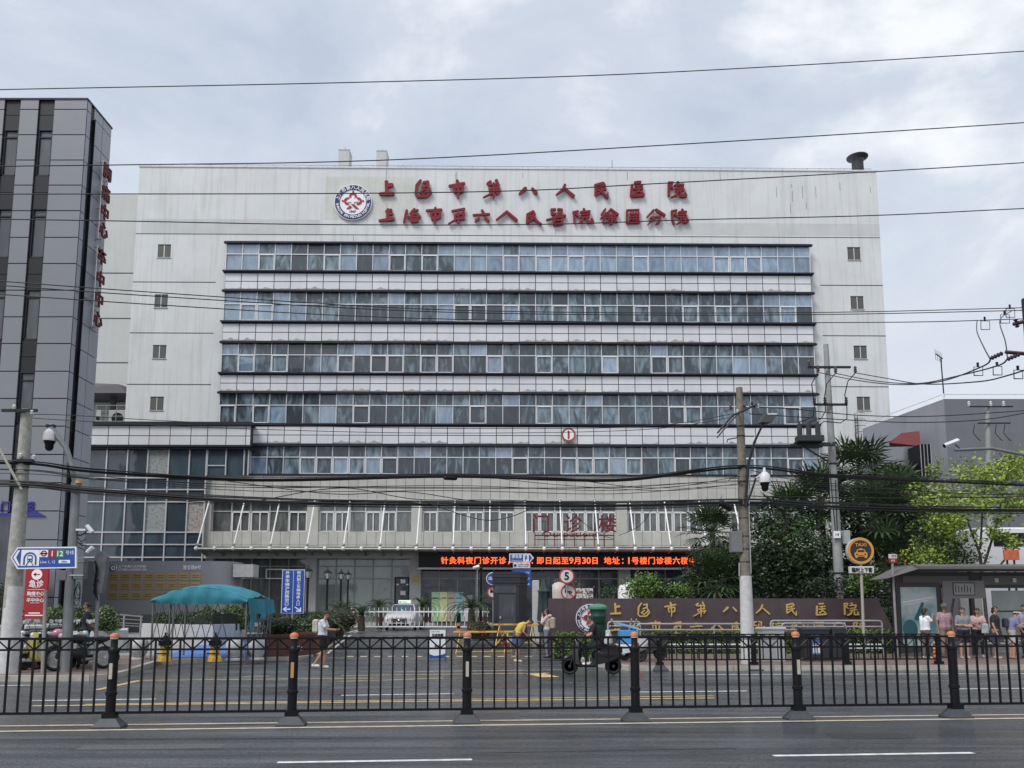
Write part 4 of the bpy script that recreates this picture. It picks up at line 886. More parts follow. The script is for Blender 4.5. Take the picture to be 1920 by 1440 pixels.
for px, py in ((26,768), (60,778), (38,859), (63,862)): m = MB().mat(CERA); q = W(px, py, Y1-.2)-b; insul(m, (q.x, -.2, q.z), .13, .06); m.build('insulator', None, P1)
m = MB().mat(M('galv', (.42,.40,.33), .5, metal=.3)); m.tube([W(-2, 840, Y1-.3)-b, W(41, 918, Y1-.2)-b], .035, 6); m.build('stay_bracket', None, P1)
# --- steel camera pole, left
Y2 = 21.0; b = Vector((W(123, 1258, Y2).x, Y2, ZG)); SP = thing('camera_pole', 'grey steel street pole with bent arm, dome camera and small boxes', 'camera pole', b)
pts = [Vector((0,0,0)), W(130,1130,Y2)-b, W(143,910,Y2)-b]; m = MB().mat(PSTEEL); m.tube(pts, [.125,.12,.105], 14); band(m, (pts[-1].x, 0, 0), .11, pts[-1].z, .15); m.build('pole', None, SP, True)
m = MB().mat(PSTEEL); m.tube([W(143,915,Y2)-b, W(134,870,Y2)-b, W(124,840,Y2)-b, W(109,820,Y2)-b, W(97,802,Y2)-b], .07, 10); m.build('arm', None, SP, True)
def dome_cam(name, par, p, s=1.0):
    m = MB().mat(M('camera_white', (.62,.63,.64), .35)); m.lathe([(.03, .45), (.05, .32), (.09, .30), (.155, .22), (.165, .02), (.16, 0)], p, 16) if s == 1 else None
    o = m.build(name, None, par, True); m = MB().mat(BLACK); m.lathe([(.135, 0), (.13, -.05), (.105, -.09), (.10, -.18), (.075, -.235), (.02, -.26)], p, 14); m.build('lens', None, o, True)
q = W(93, 827, Y2)-b; dome_cam('dome_camera', SP, (q.x, 0, q.z)); m = MB().mat(DARKM); q = W(96, 800, Y2)-b; m.box(q.x-.12, q.x+.1, -.05, .05, q.z-.02, q.z+.05); m.build('bracket', None, SP)
m = MB().mat(M('beacon_orange', (.62,.36,.12), .4)); q = W(147, 907, Y2)-b; m.lathe([(.04, -.02), (.085, 0), (.085, .08), (.05, .12)], (q.x+.03, -.05, q.z), 12); m.build('beacon', None, SP, True)
m = MB().mat(M('cabinet_grey', (.16,.165,.165), .5)); q0, q1 = W(144,1046,Y2)-b, W(159,1086,Y2)-b; m.box(q0.x, q1.x, -.12, .12, q1.z, q0.z, .01); m.mat(STEEL).box(pts[0].x+.0, q1.x+.02, -.13, .0, q0.z-.12, q0.z-.09).box(pts[0].x, q1.x+.02, -.13, 0, q1.z+.08, q1.z+.11); m.build('control_box', None, SP)
q0, q1 = W(115,1070,Y2)-b, W(127,1088,Y2)-b; m = MB().mat(M('cabinet_grey')).box(q0.x, q1.x, -.1, .15, q1.z, q0.z, .01); m.build('control_box', None, SP)
m = MB().mat(DARKM); m.tube([W(140,1000,Y2)-b, W(150,1004,Y2)-b, W(160,1000,Y2)-b, W(163,992,Y2)-b], .02, 5)
for k in range(3): m.tube([W(146,1008+k*9,Y2)-b, W(152+k*2,1016+k*7,Y2)-b, W(161,1010+k*12,Y2)-b], .014, 4)
m.build('bracket', None, SP)
for (a_, b_), c_ in ((((163,985),(173,998)), 'camera_white'), (((163,1036),(174,1026)), 'camera_white')):
    p0, p1 = W(*a_, Y2)-b, W(*b_, Y2)-b; m = MB().mat(M(c_)); d_ = (p1-p0).normalized(); m.tube([p0, p1], [.05, .06], 8); m.build('bullet_camera', None, SP)
q = W(145, 1003, Y2)-b; m = MB().mat(M('camera_white')).box(q.x, q.x+.24, -.1, .1, q.z+.1, q.z+.15).build('shelf', None, SP)
m = MB().mat(BLACK); 
for k in range(3): q = W(144-k, 1092+k*4, Y2)-b; m.tube([(q.x+.10+.05*sin(a)*(1+k*.3), -.1, q.z-.17*(1+k*.2)+.17*(1+k*.2)*cos(a)) for a in [2*pi*i/14 for i in range(15)]], .009, 4)
m.build('coiled_cable', None, SP)
# --- backs of a traffic signal, thin posts
Y3 = 21.4; b = Vector((W(177, 1252, Y3).x, Y3, ZG)); TS = thing('traffic_signal', 'grey traffic signal seen from behind with hanging cables beside the standing man', 'traffic signal', b)
m = MB().mat(PSTEEL).tube([Vector((0,0,0)), W(187,1060,Y3)-b], [.05,.045], 10); m.build('post', None, TS, True)
q0, q1 = W(181,1045,Y3)-b, W(199,1112,Y3)-b; m = MB().mat(M('signal_back', (.13,.14,.135), .55, n=8, amt=.2)); m.prism([(q0.x, q0.z), ((q0.x+q1.x)/2, q0.z+.16), (q1.x, q0.z), (q1.x-.02, (q0.z+q1.z)/2), (q1.x-.08, q1.z), (q0.x+.06, q1.z), (q0.x, (q0.z+q1.z)/2)], -.1, .08); m.build('housing', None, TS)
m = MB().mat(BLACK)
for k in range(5): m.tube([(q0.x+.03+.03*k, -.13, q0.z-.1-.12*k), (q0.x+.12-.02*k, -.15, q0.z-.3-.1*k), (q0.x+.05+.03*k, -.13, q1.z-.05*k)], .018, 5)
m.build('cable', None, TS)
b = Vector((W(80, 1259, 20.9).x, 20.9, ZG)); m = MB().mat(POLEG).tube([b, W(86,1106,20.9)], .045, 8); solo(m, 'bollard_pole', 'thin pale grey post rising from the left pavement between scooters', 'post', smooth=True)
# --- metro direction sign
ym = 20.3; q0, q1 = W(20, 1046, ym), W(143, 1067, ym); o_ = W(82, 1046, ym); MS = thing('metro_sign', 'blue arrow shaped metro direction sign with train symbol and line numbers', 'sign', o_)
def ms(px, py): q = W(px, py, ym)-o_; return (q.x, q.z)
m = MB().mat(WHITE).prism([ms(20,1045.5), ms(33,1026), ms(143,1025), ms(143,1065), ms(32,1067)], 0, .05); m.mat(BLUE).prism([ms(22.5,1045.5), ms(34,1028.2), ms(140.3,1027.6), ms(140.3,1062.8), ms(34,1064.3)], -.004, .0); m.build('board', None, MS)
m = MB().mat(WHITE); m.prism([ms(25.5,1045.5), ms(34,1032), ms(38,1032), ms(30.5,1045.5), ms(38,1060.5), ms(34,1060.5)], -.012, -.005); 
a_, c_ = ms(41,1031), ms(73,1061); m.box(a_[0], c_[0], -.011, -.0045, c_[1], a_[1]); m.mat(BLUE); cx, cz = (a_[0]+c_[0])/2, (a_[1]+c_[1])/2-.02
m.ring((cx, 0, cz), .125, .16, -.02, -.011, 16, 0, pi).box(cx-.16, cx-.125, -.02, -.011, cz-.15, cz).box(cx+.125, cx+.16, -.02, -.011, cz-.15, cz); m.prism([(cx-.06, cz-.08), (cx-.065, cz+.06), (cx-.04, cz+.09), (cx+.04, cz+.09), (cx+.065, cz+.06), (cx+.06, cz-.08)], -.02, -.011); m.mat(WHITE).box(cx-.045, cx+.045, -.026, -.02, cz+.0, cz+.055)
m.disc((cx-.035, 0, cz-.045), .012, -.026, -.02, 8).disc((cx+.035, 0, cz-.045), .012, -.026, -.02, 8); m.mat(BLUE).prism([(cx-.05, cz-.09), (cx-.1, cz-.17), (cx-.08, cz-.17), (cx-.03, cz-.09)], -.02, -.011).prism([(cx+.05, cz-.09), (cx+.1, cz-.17), (cx+.08, cz-.17), (cx+.03, cz-.09)], -.02, -.011)
m.mat(WHITE); a_, c_ = ms(75.5,1031), ms(90,1044.5); m.box(a_[0], c_[0], -.011, -.0045, c_[1], a_[1]); cx, cz = (a_[0]+c_[0])/2, (a_[1]+c_[1])/2; m.mat(REDM).ring((cx, 0, cz), .045, .075, -.016, -.011, 20); m.mat(BLACK).box(cx-.09, cx+.09, -.02, -.0161, cz-.014, cz+.014)
m.mat(REDM); a_, c_ = ms(92,1031), ms(105,1045); m.box(a_[0], c_[0], -.011, -.0045, c_[1], a_[1]); m.mat(WHITE); text(m, '1', (a_[0]+c_[0])/2, -.012, (a_[1]+c_[1])/2, .135, .02, .004)
x, z = ms(113.5,1038); m.mat(M('line_green', (.03,.22,.08), .4)).box(x-.10, x+.10, -.011, -.0045, z-.095, z+.1); m.mat(WHITE); text(m, '12', x, -.012, z, .13, .02, .004); x, z = ms(131,1036); text(m, '号线', x, -.005, z, .10, .0, .004); x, z = ms(90,1054); text(m, 'Line 1, 12', x, -.005, z, .075, .0, .004); x, z = ms(121,1053); m.box(x-.14, x+.14, -.01, -.0045, z-.04, z+.04); m.mat(BLUE); text(m, '200m', x, -.011, z, .045, 0, .004)
m.build('lettering', None, MS)
m = MB().mat(STEEL).box(ms(124,1045)[0]-.0, ms(140,1045)[0], .05, .1, .1, .14).box(ms(124,1045)[0], ms(140,1045)[0], .05, .1, -.14, -.1); m.build('clamp', None, MS)
# --- timber/concrete pole right of centre with street lamp, dome camera and cabinets
Y4 = 24.4; b = Vector((W(1403, 1242, Y4).x, Y4, ZG)); t = W(1386, 727, Y4); P2 = thing('concrete_pole', 'weathered utility pole standing in front of the brown name wall', 'utility pole', b, 0, 'utility poles')
m = MB().mat(WOOD); mid = W(1398, 1080, Y4)-b; m.tube([mid, mid+(t-b-mid)*.5, t-b], [.165, .14, .098], 14); m.build('pole', None, P2, True)
m = MB().mat(M('pole_paint')); m.tube([Vector((0,0,0)), mid], [.21, .172], 14); m.build('painted_base', None, P2, True)
m = MB().mat(DARKM)
for py in (800, 818, 876, 905, 940, 972, 1006, 1030, 1054, 1126, 1160): q = W(1386+(py-727)*.0345, py, Y4)-b; m = MB().mat(DARKM); band(m, (q.x, 0, 0), .105+.075*(py-727)/500, q.z, .04); m.build('strap', None, P2)
m = MB().mat(DARKM); q = W(1385, 824, Y4)-b; m.tube([W(1363,830,Y4)-b, W(1364,824,Y4)-b, W(1388,820,Y4)-b], .018, 5); m.tube([W(1366,902,Y4)-b, W(1368,898,Y4)-b, W(1388,896,Y4)-b], .015, 5); m.tube([W(1395,818,Y4)-b, W(1413,818,Y4)-b], .02, 5); m.build('bracket', None, P2)
m = MB().mat(STEEL); m.tube([W(1406,880,Y4-.1)-b, W(1404,960,Y4-.1)-b, W(1408,1075,Y4-.1)-b], .02, 6); m.tube([W(1386,1055,Y4-.1)-b, W(1386,1080,Y4-.1)-b], .018, 6); m.build('conduit', None, P2)
for px, py in ((1370,768),(1383,776),(1396,766),(1410,760),(1421,766)): m = MB().mat(CERA if px % 2 else INS); q = W(px, py, Y4-.25)-b; insul(m, q, .14, .05); m.build('insulator', None, P2)
m = MB().mat(DARKM); m.tube([W(1345,812,Y4-.3)-b, W(1372,780,Y4-.3)-b, W(1420,758,Y4-.3)-b], .03, 5); m.build('crossarm', None, P2)
q0, q1 = W(1369,997,Y4)-b, W(1390,1036,Y4)-b; m = MB().mat(M('cabinet_grey')).box(q0.x, q1.x, -.16, .16, q1.z, q0.z, .015); m.build('junction_box', None, P2)
# street lamp arm and luminaire
LA = thing('street_lamp', 'flat led street lamp on a dark curved arm fixed to the weathered pole', 'street lamp', b+(W(1398,950,Y4)-b))
o_ = W(1398,950,Y4); m = MB().mat(DARKM); m.tube([W(1398,950,Y4-.2)-o_, W(1403,870,Y4-.3)-o_, W(1414,830,Y4-.4)-o_, W(1432,792,Y4-.6)-o_], [.045,.04,.035,.03], 8); m.build('arm', None, LA, True)
q = W(1438,786,Y4-.6)-o_; m = MB().mat(M('lamp_shell', (.05,.055,.055), .45)); m.add([q+Vector(p) for p in ((-.22,-.15,-.12),(.1,-.15,-.13),(.24,-.15,.1),(-.06,-.15,.13),(-.22,.25,-.08),(.1,.25,-.09),(.24,.25,.16),(-.06,.25,.19))], [(0,1,2,3),(7,6,5,4),(0,4,5,1),(1,5,6,2),(2,6,7,3),(3,7,4,0)]); m.mat(CERA).box(q.x-.02, q.x+.25, -.76, -.70, q.z+.1, q.z+.14); m.build('luminaire', None, LA)
o_ = W(1396,960,Y4); DCM = thing('camera_bracket', 'white dome camera hanging from a bent arm on the weathered pole', 'security camera', o_)
m = MB().mat(DARKM); m.tube([W(1398,950,Y4-.3)-o_, W(1408,925,Y4-.35)-o_, W(1417,897,Y4-.4)-o_], .03, 8); m.mat(STEEL).tube([W(1417,897,Y4-.4)-o_, W(1434,885,Y4-.4)-o_], .03, 8); m.build('arm', None, DCM, True); q = W(1434,905,Y4-.4)-o_; dome_cam('dome_camera', DCM, (q.x, q.y, q.z))
# --- taller grey pole behind the wall with switchgear
Y5 = 34.5; b = Vector((W(1579, 1185, Y5).x, Y5, gz(Y5))); t = W(1548.5, 646, Y5); P3 = thing('concrete_pole', 'tall grey tapering pole with crossarms and switchgear behind the name wall', 'utility pole', b, 0, 'utility poles')
m = MB().mat(POLEG); pole_mesh(m, Vector((0,0,0)), t-b, .23, .105); m.build('pole', None, P3, True)
for (x0, x1, py) in ((1515,1594,689), (1527,1588,759), (1488,1556,832)): m = MB().mat(DARKM); a_, c_ = W(x0, py, Y5-.2)-b, W(x1, py, Y5-.2)-b; m.box(a_.x, c_.x, -.28, -.2, a_.z-.045, a_.z+.045); m.build('crossarm', None, P3)
for px, py in ((1517,688),(1534,697),(1567,699),(1604,699),(1527,758),(1547,757),(1587,757)): m = MB().mat(INS); q = W(px, py, Y5-.3)-b; insul(m, q, .3, .08); m.build('insulator', None, P3)
m = MB().mat(M('switch_case', (.035,.037,.04), .5, spec=.3)); q0, q1 = W(1493,818,Y5-.6)-b, W(1541,830,Y5-.6)-b; m.box(q0.x, q1.x, -.9, -.4, q1.z, q0.z, .03)
for k in range(3): q = W(1499+k*17, 818, Y5-.6)-b; m.lathe([(.11, 0), (.11, .5), (.06, .52), (.05, .62)], (q.x, -.65, q.z), 10)
m.tube([W(1504,836,Y5-.3)-b, W(1552,865,Y5-.1)-b], .04, 5); m.box(q0.x-.2, q1.x+.6, -.5, -.3, q1.z-.1, q1.z-.02); m.build('switchgear', None, P3)
m = MB().mat(BLACK)
for pts in (((1534,697),(1522,720),(1525,745),(1527,760),(1525,780),(1510,788),(1500,790),(1499,800)), ((1567,699),(1550,720),(1546,745),(1548,770),(1540,785),(1520,790),(1516,800)), ((1604,699),(1590,715),(1584,740),(1588,765),(1588,785),(1576,793),(1545,790),(1533,800))): m.tube([W(px, py, Y5-.6)-b for px, py in pts], .022, 5)
m.build('jumper_cable', None, P3)
m = MB().mat(DARKM)
for py, r in ((690,.12),(760,.13),(832,.14),(870,.16),(950,.18),(1075,.21)): q = W(1549+(py-646)*.0565, py, Y5)-b; m = MB().mat(DARKM); band(m, (q.x, 0, 0), r, q.z, .08); m.build('strap', None, P3)
m = MB().mat(M('box_pale', (.34,.36,.37), .5)); q0, q1 = W(1580,995,Y5-.2)-b, W(1592,1020,Y5-.2)-b; m.box(q0.x, q1.x, -.35, -.1, q1.z, q0.z, .01); m.build('meter_box', None, P3)
m = MB().mat(WHITE); q0, q1 = W(1562,996,Y5-.2)-b, W(1575,1009,Y5-.2)-b; m.box(q0.x, q1.x, -.28, -.2, q1.z, q0.z); m.mat(BLACK); text(m, '14', (q0.x+q1.x)/2, -.285, (q0.z+q1.z)/2, .12, .01, .005); m.build('number_plate', None, P3)
m = MB().mat(BLACK); m.tube([W(1566,900,Y5-.25)-b, W(1570,1000,Y5-.25)-b], .02, 5).tube([W(1556,880,Y5-.25)-b, W(1566,995,Y5-.25)-b], .02, 5); m.build('conduit', None, P3)
# --- distant grey pole and camera arm at right
Y6 = 38.0; b = Vector((W(1856, 1120, Y6).x, Y6, gz(Y6))); P4 = thing('concrete_pole', 'slim pale pole before the grey building at the right', 'utility pole', b, 0, 'utility poles'); t = W(1851, 765, Y6)
m = MB().mat(POLEG); pole_mesh(m, Vector((0,0,0)), t-b, .18, .11); m.build('pole', None, P4, True)
for x0, x1, py in ((1815,1895,764), (1830,1890,795)): m = MB().mat(DARKM); a_, c_ = W(x0, py, Y6)-b, W(x1, py, Y6)-b; m.box(a_.x, c_.x, -.2, -.14, a_.z-.03, a_.z+.03); m.build('crossarm', None, P4)
for px in (1817,1858,1882): m = MB().mat(CERA); insul(m, W(px, 762, Y6-.2)-b, .25, .08); m.build('insulator', None, P4)
m = MB().mat(BLACK)
for x in (1827,1868,1884): m.tube([W(x, 796, Y6-.2)-b, W(x-2, 812, Y6-.2)-b, W(x+8, 824, Y6-.2)-b, W(x+12, 826, Y6-.2)-b], .02, 4)
m.build('jumper_cable', None, P4)
o_ = W(1925, 853, 26); CA = thing('camera_bracket', 'white box camera on a grey horizontal arm over the leafy tree', 'security camera', o_)
m = MB().mat(PSTEEL); m.tube([W(1790,844,26)-o_, W(1860,841,26)-o_, W(1925,854,26)-o_, W(1990,868,26)-o_], .05, 8); m.tube([W(1990,868,26)-o_, Vector((W(1990,868,26).x-o_.x, 0, .13-o_.z))], .09, 10); m.build('arm', None, CA, True)
a_, c_ = W(1771,836,26)-o_, W(1797,826,26)-o_; m = MB().mat(M('camera_white')).tube([a_, c_], [.075, .085], 4); m.mat(BLACK).tube([a_-(c_-a_)*.04, a_], .07, 8); m.mat(DARKM).tube([W(1790,832,26)-o_, W(1799,841,26)-o_], .02, 5); m.build('box_camera', None, CA)
# --- cross-arm end of a pole just outside the frame at top right
o_ = W(1920, 640, 16); XP = thing('concrete_pole', 'dark pole end with strain insulators cut by the right edge of the photo', 'utility pole', Vector((W(1934,640,16).x, 16, 0)), 0, 'utility poles'); o_ = Vector((W(1934,640,16).x, 16, 0))
m = MB().mat(DARKM); m.tube([Vector((0,0,0)), Vector((0,0,W(1934,560,16).z))], .12, 10); m.build('pole', None, XP)
m = MB().mat(M('rust_steel', (.07,.04,.045), .6)); m.tube([W(1885,660,16)-o_, W(1930,664,16)-o_], .04, 4); m.tube([W(1900,608,16)-o_, W(1930,600,16)-o_], .04, 4); m.build('crossarm', None, XP)
for (x0,y0),(x1,y1) in (((1858,672),(1880,662)), ((1888,674),(1912,664)), ((1904,598),(1908,614))):
    m = MB().mat(M('insul_purple', (.035,.02,.035), .4)); a_, c_ = W(x0,y0,16)-o_, W(x1,y1,16)-o_; n_ = 8; m.tube([a_+(c_-a_)*k/n_ for k in range(n_+1)], [.02+.03*(k % 2) for k in range(n_+1)], 8); m.build('insulator', None, XP)
# ================================================================ overhead cables
CABM = M('cable_black', (.012,.012,.014), .55)
def wire(pts, r, label, name='overhead_cable', group='overhead cables across the view', extra=None):
    """pts: (px, py, Y) control points; a smooth curve through them with real depth"""
    P = [W(*p) for p in pts]; out = []
    n = len(P)
    for i in range(n-1):
        p0, p1, p2, p3 = P[max(i-1,0)], P[i], P[i+1], P[min(i+2,n-1)]
        for k in range(8):
            t = k/8; out.append(.5*((2*p1)+(p2-p0)*t+(2*p0-5*p1+4*p2-p3)*t*t+(3*p1-p0-3*p2+p3)*t**3))
    out.append(P[-1]); m = MB().mat(CABM).tube(out, r, 5)
    if extra: extra(m, out)
    return solo(m, name, label, 'cable', group=group)
D1, D2 = 17.0, 18.0
wire([(-250,174,16), (0,168,16.5), (600,156,17), (1100,142,17.2), (1500,122,17.5), (1920,96,18), (2200,76,18.4)], .011, 'single cable highest of all, crossing the clouds well above every roof')
wire([(-250,318,16), (0,312,16.5), (240,309,17), (700,301,17), (1250,272,17.2), (1920,230,18), (2200,208,18.4)], .012, 'cable crossing the sky just above the white roof line')
wire([(-250,366,16), (0,364,16.5), (600,363,17), (960,358,17), (1200,346,17.2), (1640,322,17.8), (1920,305,18), (2200,286,18.4)], .012, 'cable passing across the emblem and the upper row of red characters')
wire([(-250,408,16), (0,411,16.5), (260,415,17), (600,421,17), (1000,421,17.2), (1300,412,17.4), (1640,404,17.8), (1920,391,18), (2200,380,18.4)], .012, 'cable passing across the lower row of red characters')
wire([(-250,505,19), (0,527,19), (300,549,20), (700,575,22), (960,584,23), (1300,587,24), (1600,585,24), (1920,577,24), (2150,570,24)], .014, 'upper of the paired cables sagging across the second window row')
wire([(-250,515,19), (0,535,19), (300,556,20), (700,580,22), (960,588,23), (1300,591,24), (1600,589,24), (1920,582,24), (2150,577,24)], .014, 'lower of the paired cables sagging across the second window row')
wire([(-250,535,19), (0,552,19), (300,572,20), (650,592,22), (960,601,23), (1300,605,24), (1700,604,24), (1920,598,24), (2150,592,24)], .014, 'cable running along the bottom edge of the second window row')
wire([(1534,698,34.2), (1600,712,31), (1680,721,27), (1760,716,23), (1840,688,18.5), (1858,672,16)], .018, 'first drooping cable from the tall grey pole to the right edge')
wire([(1567,700,34.2), (1640,714,31), (1720,719,26), (1800,704,21), (1870,686,18), (1888,674,16)], .018, 'second drooping cable from the tall grey pole to the right edge')
wire([(1604,699,34.2), (1660,709,31), (1730,720,27), (1830,716,21), (1890,704,18), (1960,680,16)], .018, 'lowest drooping cable from the tall grey pole to the right edge')
wire([(1897,583,24), (1875,600,22), (1885,640,18), (1889,670,16)], .014, 'short dark jumper dropping beside the insulators at the right edge')
wire([(1832,602,24), (1832,622,22), (1845,652,18), (1856,672,16)], .014, 'curved jumper looping left of the insulators at the right edge')
wire([(51,778,20.7), (120,778,21), (400,793,22), (800,803,23.5), (1200,800,24.2), (1385,774,24.4)], .01, 'thin wire from the left pole across the fourth window row')
wire([(62,784,20.7), (160,790,21), (400,802,22), (800,812,23.5), (1200,806,24.2), (1385,780,24.4)], .01, 'thin wire from the left pole grazing the white band below the fourth window row')
wire([(1405,762,24.2), (1500,768,25), (1600,778,26), (1700,781,27), (1800,778,27), (1990,765,27)], .016, 'upper cable from the weathered pole toward the grey building')
wire([(1405,776,24.2), (1500,782,25), (1600,788,26), (1700,792,27), (1800,790,27), (1880,782,27), (1990,760,27)], .016, 'lower cable from the weathered pole toward the grey building')
wire([(1385,775,24.3), (1362,800,22), (1345,820,20)], .02, 'short slack cable hanging off the left of the weathered pole crossarm')
random.seed(21)
# the messy telecom bundles, each strand a cable of its own
def strands(n, ys, jit, names, r=(.008,.018), g=''):
    for i in range(n):
        o1 = random.uniform(-jit, jit); a = []
        for (x, y, Y) in ys:
            a.append((x, y+o1+random.uniform(-jit, jit)*.45*(0 if x in (-200, 45, 1392) else 1), Y-.02*i))
        wire(a, random.uniform(*r), names, group=g)
up = [(-200,868,20), (45,868,20.6), (180,884,21), (480,900,22), (850,893,23.3), (1150,900,24), (1392,876,24.3), (1560,893,25.5), (1780,903,27), (1990,912,27.5)]
lo = [(-200,905,20), (45,908,20.6), (180,920,21), (480,940,22), (850,947,23.3), (1150,948,24), (1392,942,24.3), (1560,950,25.5), (1780,956,27), (1990,958,27.5)]
wire([(x, y+1, Y) for x, y, Y in up], .036, 'thick black upper cable bundle across the fifth window row', 'cable_bundle', 'thick cable bundles')
wire([(x, y, Y) for x, y, Y in lo], .040, 'thick black lower cable bundle crossing the stone band below the fifth window row', 'cable_bundle', 'thick cable bundles')
strands(5, up, 5, 'one of the thin strands tangled around the upper cable bundle', g='strands around the upper cable bundle')
strands(8, lo, 7, 'one of the thin strands tangled around the lower cable bundle', g='strands around the lower cable bundle')
strands(4, [(x, (y+y2)/2, Y) for (x, y, Y), (_, y2, _2) in zip(up, lo)], 9, 'one of the slack wires hanging between the two thick cable bundles', (.007,.012), 'slack wires between the cable bundles')
wire([(400,898,22), (620,926,22.6), (760,922,23), (900,940,23.5), (1100,946,24)], .012, 'wavy slack cable over the left part of the stone band')
wire([(480,940,22), (640,915,22.6), (780,936,23), (950,938,23.5), (1200,948,24)], .012, 'cable crossing over itself before the middle of the stone band')
wire([(850,895,23.3), (1050,898,24), (1230,915,24.2), (1392,892,24.3)], .011, 'sagging wire left of the weathered pole above the second-floor windows')
wire([(930,897,23.3), (1060,910,24), (1250,920,24.2), (1392,906,24.3)], .009, 'thinner sagging wire under its neighbour left of the weathered pole')
wire([(800,942,23), (900,974,23), (960,968,23.4), (1010,945,23.8)], .012, 'drooping loop of cable before the podium windows at centre')
wire([(560,942,22.4), (590,950,22.4), (720,942,23), (860,948,23)], .009, 'short hanging strand before the left podium windows')
wire([(1060,942,24), (1100,985,25), (1130,1004,26), (1150,1010,27)], .009, 'wire falling from the lower bundle to the red outpatient letters')
wire([(1230,942,24), (1200,985,25), (1160,1004,27)], .009, 'wire slanting down from the lower bundle to the canopy')
wire([(1402,880,24.3), (1480,898,25), (1600,910,26), (1800,925,27), (1990,930,27)], .012, 'cable above the palms right of the weathered pole')
wire([(1402,930,24.3), (1500,932,25), (1650,934,26), (1800,933,27), (1990,930,27)], .016, 'straight cable across the dark palm fronds')
m_ = lambda m, out: None
def closure(a, b, r, label):
    m = MB().mat(BLACK); m.tube([a, a+(b-a)*.1, a+(b-a)*.9, b], [r*.6, r, r, r*.6], 10); solo(m, 'splice_closure', label, 'cable joint', group='cable joints')
closure(W(832,896,23.2), W(857,897,23.3), .06, 'small black cable joint on the upper bundle near the centre')
closure(W(1350,942,24), W(1372,955,24), .10, 'fat black cable joint left of the weathered pole')
m = MB().mat(CABM); 
for k in range(4): c_ = W(1462, 977, 25); m.tube([c_+Vector((.15*sin(a)*(1+.06*k), -.03*k, .33*cos(a)*(1+.05*k))) for a in [2*pi*i/20 for i in range(21)]], .015, 5)
solo(m, 'cable_coil', 'oval coil of spare black cable hanging before the dark tree', 'cable')
for k, (px, py, Y) in enumerate(((1884,598,24), (1894,587,24), (1847,610,24), (1834,696,20), (1870,695,19), (1909,702,17.5))):
    o_ = W(px, py, Y); s_ = .11*Y/20; m = MB().mat(BLACK); pts = [o_+Vector((x*s_, 0, z*s_)) for x, z in ((-1,-1),(1,-1),(1.1,1),(-.9,1),(-1,-1))]; m.tube(pts, .013, 4); m.tube([o_+Vector((0,0,s_)), o_+Vector((0,0,s_*2.0))], .03, 5)
    solo(m, 'cable_spacer', ('small square spacer clipped under the top right cables' if k < 3 else 'small square spacer clipped on the drooping cables at right'), 'cable clip', group='square spacers on the top cables' if k < 3 else 'square spacers on the drooping cables')
# ================================================================ plants
def leafmat(name, a, isl=.45, hue=None, rough=.45):
    return M(name, a, rough, n=.9, amt=.3, isl=isl, isl_hue=hue, spec=.4)
LF_DARK = leafmat('leaf_dark', (.013,.028,.013), hue=(.034,.06,.022)); LF_MID = leafmat('leaf_mid', (.028,.062,.02), hue=(.07,.115,.035)); LF_LIME = leafmat('leaf_lime', (.20,.29,.04), hue=(.36,.44,.08)); LF_HEDGE = leafmat('leaf_hedge', (.06,.115,.025), hue=(.16,.24,.05))
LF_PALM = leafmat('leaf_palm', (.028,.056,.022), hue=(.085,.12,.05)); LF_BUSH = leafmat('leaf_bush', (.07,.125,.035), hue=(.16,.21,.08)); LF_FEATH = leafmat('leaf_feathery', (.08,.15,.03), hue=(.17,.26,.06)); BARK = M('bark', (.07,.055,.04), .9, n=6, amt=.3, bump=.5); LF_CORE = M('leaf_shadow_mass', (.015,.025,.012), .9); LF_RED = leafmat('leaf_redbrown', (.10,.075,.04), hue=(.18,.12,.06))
def leaf(m, p, s, nrm=None, asp=.5):
    d = Vector((random.gauss(0,1), random.gauss(0,1), random.gauss(0,.6))).normalized()
    n_ = nrm if nrm is not None else Vector((random.gauss(0,1), random.gauss(0,1), random.gauss(.5,1))).normalized()
    u = d.cross(n_)
    if u.length < .05: return
    u.normalize(); u *= s*asp*.5; d = d*s
    m.add([p, p+d*.45+u, p+d, p+d*.45-u], [(0,1,2,3)])
def cloud(m, c, r, n, s, clump=.32, nc=None, flat=1.0):
    c = Vector(c); nc = nc or max(6, n//45); cs = []
    for _ in range(nc):
        v = Vector((random.gauss(0,1), random.gauss(0,1), random.gauss(0,1))).normalized()*(random.random()**.45)
        cs.append((Vector((v.x*r[0], v.y*r[1], v.z*r[2])), random.uniform(.6,1.3)))
    k = n//nc
    for q, f in cs:
        for _ in range(k):
            v = Vector((random.gauss(0,.5), random.gauss(0,.5), random.gauss(0,.5*flat)))*clump*f*max(r)
            leaf(m, c+q+v, s*random.uniform(.6,1.3))
def broadleaf(name, label, base, crowns, trunks, mat, ls, group=None, nleaf=1.0, cat='tree'):
    t = thing(name, label, cat, base, 0, group); base = Vector(base)
    m = MB().mat(BARK)
    for pts, r0, r1 in trunks:
        n_ = len(pts); m.tube([Vector(p)-base for p in pts], [r0+(r1-r0)*i/(n_-1) for i in range(n_)], 8)
    m.build('trunk', None, t, True); m = MB()
    for c, r, n, mt, s in crowns: m.mat(mt or mat); cloud(m, Vector(c)-base, r, int(n*nleaf), s or ls)
    m.build('crown', None, t); return t
